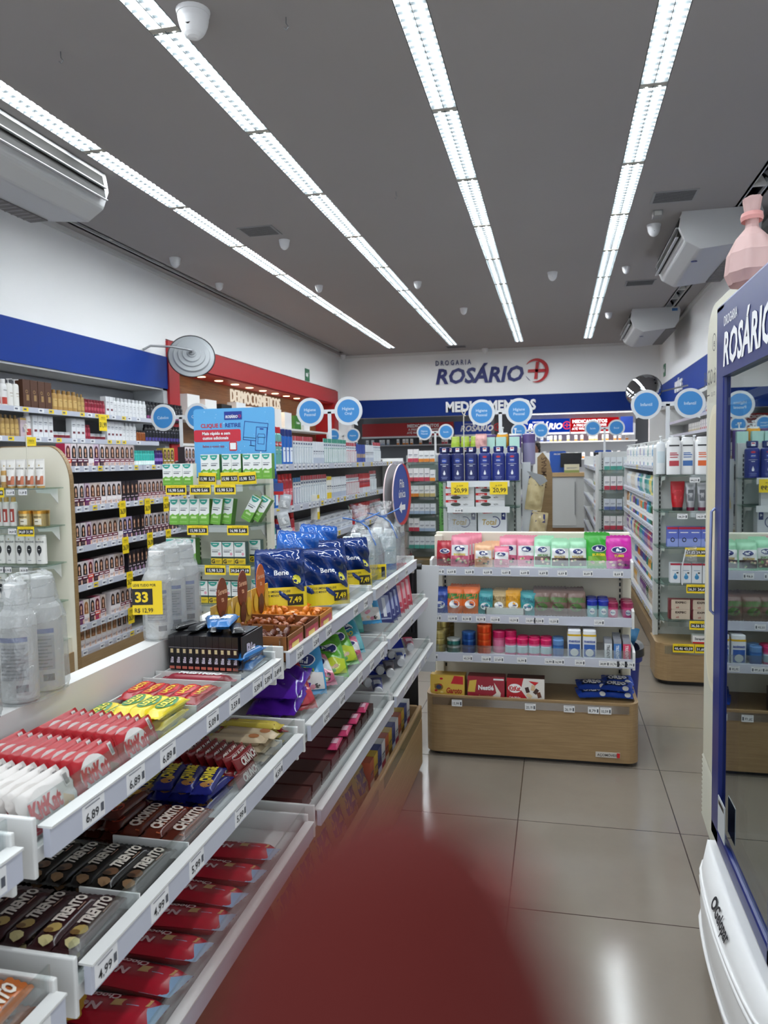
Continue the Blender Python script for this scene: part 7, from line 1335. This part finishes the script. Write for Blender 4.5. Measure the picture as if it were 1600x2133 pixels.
# wrapped bottle packs on the divider
bw = bottle_p('lotion_bottle', '#d3d2d0', '#dededc', .2, .03, .026, lambda m, f, w, h: (m.rect(f, -w * .36, h * .2, w * .36, h * .5, P('#a7a8aa'), 6), m.rect(f, -w * .36, h * .52, w * .36, h * .56, P('#4a62a8'), 6), [m.rect(up2(f, 1), -w * .34, h * (.22 + .03 * i), w * (.3 - .1 * (i % 2)), h * (.232 + .03 * i), P('#6a6c72'), 4) for i in range(9)], m.rect(f, w * .05, h * .1, w * .34, h * .16, P('#3a3c42'), 4)), .55, .62, .17, shoulder=.68)
def wpack(x, y, n, lab, dy=.068, a=.35):
    for i in range(n): put(bw, (x, y + dy * i, 1.0562), (0, 0, a), f'white lotion bottle, {nth(i)} from the camera end, {lab[1]}', lab[1])
    t = thing('shrink_wrap', lab[0], 'plastic wrap', (x, y + dy * (n - 1) / 2, 1.0562)); m = M(); ry = dy * (n - 1) / 2 + .034
    m.loft([(0, .036, ry), (.01, .038, ry + .002), (.13, .038, ry), (.16, .03, ry - .012), (.19, .024, ry - .016), (.205, .022, ry - .02), (.212, .01, ry - .03)], 36, WRAP, sq=3.2)
    r = random.Random(n + int(y * 10)); m.v = [(x_ * (1 + r.uniform(-.05, .07)), y_ * (1 + r.uniform(-.025, .02)), z_ + r.uniform(-.003, .003) * (z_ > .02)) for x_, y_, z_ in m.v]; ob('film', m, t); return t
t = wpack(-.882, 1.56, 3, ('translucent shrink wrap around three white bottles on the divider', 'wrapped trio on the divider'))
m = M(); m.box(-.033, .033, -.001, 0, 0, .075, YEL); f = front(-.001); m.rect(f, -.033, .022, .012, .058, BLACK); m.text(fl(f, 1), '33', -.012, .04, .022, YEL, .04, .04); m.text(fl(f, 1), 'LEVE TUDO POR', -.005, .066, .006, INK, .05, .01); m.text(fl(f, 1), 'R$ 12,99', -.008, .01, .01, INK, .04, .01); tag(ob('promo_card', m, None, (-.884, 1.517, 1.118), (0, 0, .25)), 'yellow 33 card on the wrapped trio of white bottles', 'price card')
wpack(-.884, 1.1, 2, ('cloudy shrink wrap around white bottles at the left edge of the divider', 'wrapped pair at the divider left edge')); wpack(-.886, .93, 2, ('cloudy shrink wrap nearest the camera on the divider', 'wrapped pair nearest the camera'))
# ---- second tier of sections two and three: gummy bags
def bag2(k, x, y, z, lab, tilt=-1.0, rz=.6, roll=0): put(fin[k], (x, y, z), (tilt, roll, rz), lab)
fin['purple'] = pillow_p('gummy_bag', .13, .2, .045, '#54209c', lambda m, f, w, h: (m.rect(up2(f, 1), w * .1, h * .3, w * .2, h * .6, P('#c9bcd9'), 2), [m.rect(up2(f, 1), -w * .4 + w * .05 * i, h * .2, -w * .385 + w * .05 * i, h * .8, P('#7a4ab8'), 1, 4) for i in range(8)]), 14, 14, wr=.3, cat='sweet bag', rough=.15)
fin['yel'] = pillow_p('gummy_bag', .115, .18, .04, '#c9b820', fini('#c9b820', '#b8a81c', 'MINHOCAS', '#2c2c20', True), 14, 14, wr=.25, cat='sweet bag', seed=3); fin['redf'] = pillow_p('gummy_bag', .115, .18, .04, '#b01c2c', fini('#b01c2c', '#c8404c', 'BEIJOS', '#e8d83c', True), 14, 14, wr=.25, cat='sweet bag', seed=4)
fin['purf'] = pillow_p('gummy_bag', .115, .18, .04, '#a03a8c', fini('#a03a8c', '#8cb83a', None, '', True), 14, 14, wr=.3, cat='sweet bag', seed=5); fin['tealf'] = pillow_p('gummy_bag', .115, .18, .04, '#3a9cb0', fini('#3a9cb0', '#7ac0c8', 'DINO', '#e8d83c', True), 14, 14, wr=.25, cat='sweet bag', seed=6); fin['bluef'] = pillow_p('gummy_bag', .12, .18, .035, '#3f9ad0', fini('#3f9ad0', '#e6e0dc', 'MARSH', '#d9e03a', True), 14, 14, wr=.2, cat='sweet bag', seed=7); fin['greenf'] = pillow_p('gummy_bag', .115, .18, .04, '#5aa82c', fini('#5aa82c', '#c8d83c', None, '', True), 14, 14, wr=.25, cat='sweet bag', seed=8)
fin['mintf'] = pillow_p('gummy_bag', .115, .18, .035, '#5ab0a4', fini('#5ab0a4', '#7cc4b8', None, '', True), 14, 14, wr=.25, cat='sweet bag', seed=9)
Z2 = .79
for i, z in enumerate((Z2 + .03, Z2 + .068)): bag2('purple', -.70, 1.76 + .012 * i, z, f'large purple sweet bag lying {("under another", "on top of another")[i]} beneath the sweet boxes', -1.45, .1)
for k, x, y, z, rz, ti, lab in (('redf', -.66, 1.86, .80, .7, -1.0, 'red gummy bag lying near the rail by the purple bags'), ('pink2', -.66, 2.08, .80, .6, -1.1, 'pink bag lying low near the rail in the middle'), ('greenf', -.66, 2.16, .80, .5, -1.0, 'green bag lying low near the rail in the middle'), ('pinks', -.65, 2.36, .80, .5, -1.0, 'small pink bag near the rail before the teal ones'), ('redf', -.73, 1.9, .81, .55, -.75, 'red Fini bag leaning beside the purple bags'), ('redf', -.80, 1.93, .81, .45, -.6, 'red Fini bag behind another red one'), ('bluef', -.68, 1.99, .80, .5, -.8, 'blue sweet bag under the yellow one'), ('yel', -.74, 2.06, .82, .6, -.75, 'yellow Fini bag with dark lettering on the middle tier'), ('yel', -.81, 2.1, .83, .5, -.5, 'yellow bag behind the front yellow one'), ('greenf', -.81, 2.22, .82, .4, -.4, 'dark green sweet bag under the wipes bags'), ('purf', -.73, 2.26, .81, .5, -.5, 'purple and green Fini bag standing on the middle tier'), ('greenf', -.66, 2.3, .80, .7, -.9, 'yellow green bag before the purple Fini bag'), ('tealf', -.75, 2.4, .82, .5, -.6, 'teal Fini bag in the middle tier centre'), ('tealf', -.68, 2.45, .80, .6, -.9, 'second teal Fini bag nearer the aisle'), ('mintf', -.79, 2.52, .83, .4, -.5, 'mint coloured bag behind the teal ones')):
    bag2(k, x, y, z, lab, ti, rz)
divider(-.61, 2.12, .786, 'white divider between red and purple sweet bags', .2)
for k, x, y, z, rz, ti, lab in (('mintf', -.74, 2.66, .82, .5, -.8, 'mint coloured bag at the start of the last section'), ('bluef', -.7, 2.78, .83, .6, -.6, 'bright blue marshmallow bag with yellow word'), ('bluef', -.79, 2.8, .83, .5, -.4, 'blue bag behind the marshmallow bag')): bag2(k, x, y, z, lab, ti, rz)
divider(-.6, 2.86, .786, 'white divider beyond the marshmallow bags', .24)
hy = pillow_p('toothbrush_pack', .07, .2, .02, '#3a3f7a', lambda m, f, w, h: (m.rect(f, -w * .35, h * .1, w * .35, h * .6, P('#aab0d0', .2), 4, 3), m.rect(up2(f, 1), -w * .1, h * .15, w * .1, h * .55, P('#e6e8f0'), 2, 3)), 10, 12, cat='toothbrush pack'); hp = pillow_p('toothbrush_pack', .07, .2, .02, '#c84a5c', lambda m, f, w, h: (m.rect(f, -w * .35, h * .1, w * .35, h * .6, P('#e0b0b8', .2), 4, 3), m.ell(up2(f, 1), 0, h * .75, w * .2, h * .06, NAVY, 10)), 10, 12, cat='toothbrush pack')
for i in range(6): put(hy, (-.66 - .03 * (i % 2), 2.92 + .035 * i, .80), (-.55, 0, .5), f'navy and white brush pack, {nth(i)} from the camera end, last section', 'navy brush packs'); put(hp, (-.66 - .05 * (i % 2), 3.14 + .045 * i, .80), (-.45, 0, .5), f'pink and red brush pack, {nth(i)} from the camera end, last section', 'pink brush packs')
# third tier of sections two and three
dkb = box_p('chocolate_tablet', .19, .075, .018, '#4a2622', None, '#4a2622', cat='chocolate'); dk2 = box_p('chocolate_tablet', .19, .075, .018, '#6a2a30', None, '#6a2a30', cat='chocolate')
for i in range(9):
    for j in range(2):
        m_ = (dkb, dk2)[(i // 3) % 2]; put(m_, (-.715, 1.79 + .086 * i, .576 + .0185 * j), (0, 0, .03 * (j - .5)), f'dark chocolate tablet, {("lower", "upper")[j]} one of the {nth(i)} pair on the low tier', 'dark chocolate tablets')
pkw = pillow_swap('wafer_bar', .1, .03, .016, '#c8406c', lambda m, f, w, h: m.rect(up2(f, 1), -w * .2, h * .2, w * .2, h * .8, P('#e8b8c8'), 4), .01, .2)
for i in range(4): put(pkw, (-.62, 2.1 + .11 * i, .625), (-PI / 2, 0, PI / 2 + .1), f'small pink wrapped bar lying near the low tier edge, {nth(i)} from the camera', 'small pink bars')
cr = [tube_p('cream_tube', c, '#e6e6e8', .045, .035, .14, lbl(b, .3, .7, .6)) for c, b in (('#1b2c7a', '#dfe2ea'), ('#b03a5c', '#f0d8e0'), ('#dfe0e4', '#2b4fae'), ('#3a3034', '#8a8a90'))]
for i in range(10): put(cr[i % 4], (-.64 - .055 * (i % 3), 2.68 + .07 * i, .60 + .012 * (i % 2)), (-PI / 2 + .1, 0, .3 + .4 * (i % 3)), f'{("navy", "pink", "white", "dark grey")[i % 4]} cream tube lying on the low tier, {nth(i)} from the camera end', 'loose cream tubes')
bcx = generic('cream_box', .16, .03, .12, '#1b2f9c', '#dfe2ea'); put(bcx, (-.72, 3.2, .59), (-.9, 0, .5), 'large blue and white box lying tilted on the low tier of the last section', None)
put(bcx, (-.74, 2.98, .58), (-1.1, 0, .4), 'blue and white box lying nearer on the low tier of the last section', None)
sm = [generic('small_box', .06, .05, .11, c, b) for c, b in (('#b85a3c', '#e6d0b0'), ('#dfe0e2', '#b03a4c'), ('#3a4a8c', '#d9dce6'), ('#c9a83a', '#6a4a24'))]
for i in range(12): put(sm[(i * 3) % 4], (-.69 - .0 * i, 2.66 + .064 * i, .2415), (0, 0, PI / 2), f'{("rust and cream", "white and red", "blue", "gold")[(i * 3) % 4]} box in the wooden base, {nth(i)} from the camera end', 'boxes in the rack base', 'box')
snk = pillow_p('snack_pack', .13, .17, .04, '#8c7a44', lambda m, f, w, h: (m.rect(f, -w * .4, h * .3, w * .4, h * .7, P('#3c3c5c'), 8, 3),), 12, 12, wr=.2, cat='snack pack')
for i in range(6): put(snk, (-.66, 1.78 + .15 * i, .2415), (-.3, 0, PI / 2), f'yellow and blue snack pack in the wooden base, {nth(i)} from the camera end', 'snack packs in the base')
m = M(); m.box(-.86, -.64, .8, 3.45, .236, .2405, WOOD_EDGE); tag(ob('base_board', m), 'brown board lying in the wooden base of the candy rack', 'board')

# ================================================================== THE FINGER OVER THE LENS (a hand holding the camera)
t = thing('person', 'blurred dark red fingertip of a hand in front of the lens', 'person', (0, .04, 1.3))
DIM_SKIN = bpy.data.materials.new('skin'); DIM_SKIN.use_nodes = True; b = DIM_SKIN.node_tree.nodes['Principled BSDF']; b.inputs['Base Color'].default_value = lin('#551d1a'); b.inputs['Roughness'].default_value = .7; b.inputs['Specular IOR Level'].default_value = .1  # dim, backlit red of the finger is put into the base colour
n1_ = DIM_SKIN.node_tree.nodes.new('ShaderNodeTexNoise'); n1_.inputs['Scale'].default_value = 900; bp_ = DIM_SKIN.node_tree.nodes.new('ShaderNodeBump'); bp_.inputs['Strength'].default_value = .2; bp_.inputs['Distance'].default_value = .0003; DIM_SKIN.node_tree.links.new(n1_.outputs['Fac'], bp_.inputs['Height']); DIM_SKIN.node_tree.links.new(bp_.outputs[0], b.inputs['Normal'])
J = [(0, .075, 1.31, .02, .012)]                                        # palm root
E_ = []
def chain(start, pts):
    i0 = start
    for p in pts: J.append(p); E_.append((i0, len(J) - 1)); i0 = len(J) - 1
chain(0, [(.012, .07, 1.345, .013, .010), (.006, .052, 1.362, .0085, .0085), (-.002, .034, 1.393, .0075, .0072), (-.0045, .0245, 1.417, .0066, .0062), (-.0054, .0225, 1.4270, .0066, .0058), (-.0052, .0222, 1.4352, .0050, .0046), (-.0046, .0221, 1.4396, .0020, .0020)])
chain(0, [(-.012, .078, 1.345, .011, .010), (-.016, .06, 1.372, .0082, .008), (-.02, .088, 1.385, .0072, .007), (-.02, .1, 1.362, .0065, .006)])
chain(0, [(-.032, .082, 1.335, .010, .009), (-.038, .066, 1.36, .0078, .0078), (-.04, .09, 1.372, .007, .007), (-.04, .1, 1.35, .006, .006)])
chain(0, [(-.05, .086, 1.318, .009, .009), (-.058, .072, 1.338, .007, .007), (-.06, .09, 1.348, .006, .006), (-.06, .1, 1.33, .0055, .005)])
chain(0, [(.03, .085, 1.295, .012, .011), (.05, .09, 1.32, .009, .009), (.052, .095, 1.348, .008, .0075)])
chain(0, [(-.015, .085, 1.26, .025, .018), (-.02, .095, 1.2, .026, .02), (-.03, .1, 1.05, .032, .03)])
me = bpy.data.meshes.new('hand'); me.from_pydata([(x, y - .04, z - 1.3) for x, y, z, a, c in J], E_, []); me.materials.append(DIM_SKIN); o = ob('hand', me, t); s = o.modifiers.new('skin', 'SKIN'); s.branch_smoothing = .6
for i, j in enumerate(J): me.skin_vertices[0].data[i].radius = (j[3] * 1.25, j[4] * 1.25)
me.skin_vertices[0].data[0].use_root = True; sb = o.modifiers.new('sub', 'SUBSURF'); sb.levels = 2; sb.render_levels = 2
m = M(); m.loft([(0, .004, .0012), (.004, .0045, .0014), (.009, .0038, .001)], 12, P('#b06a62', .3)); ob('fingernail', m, t, (-.0048, -.0115, .1255))
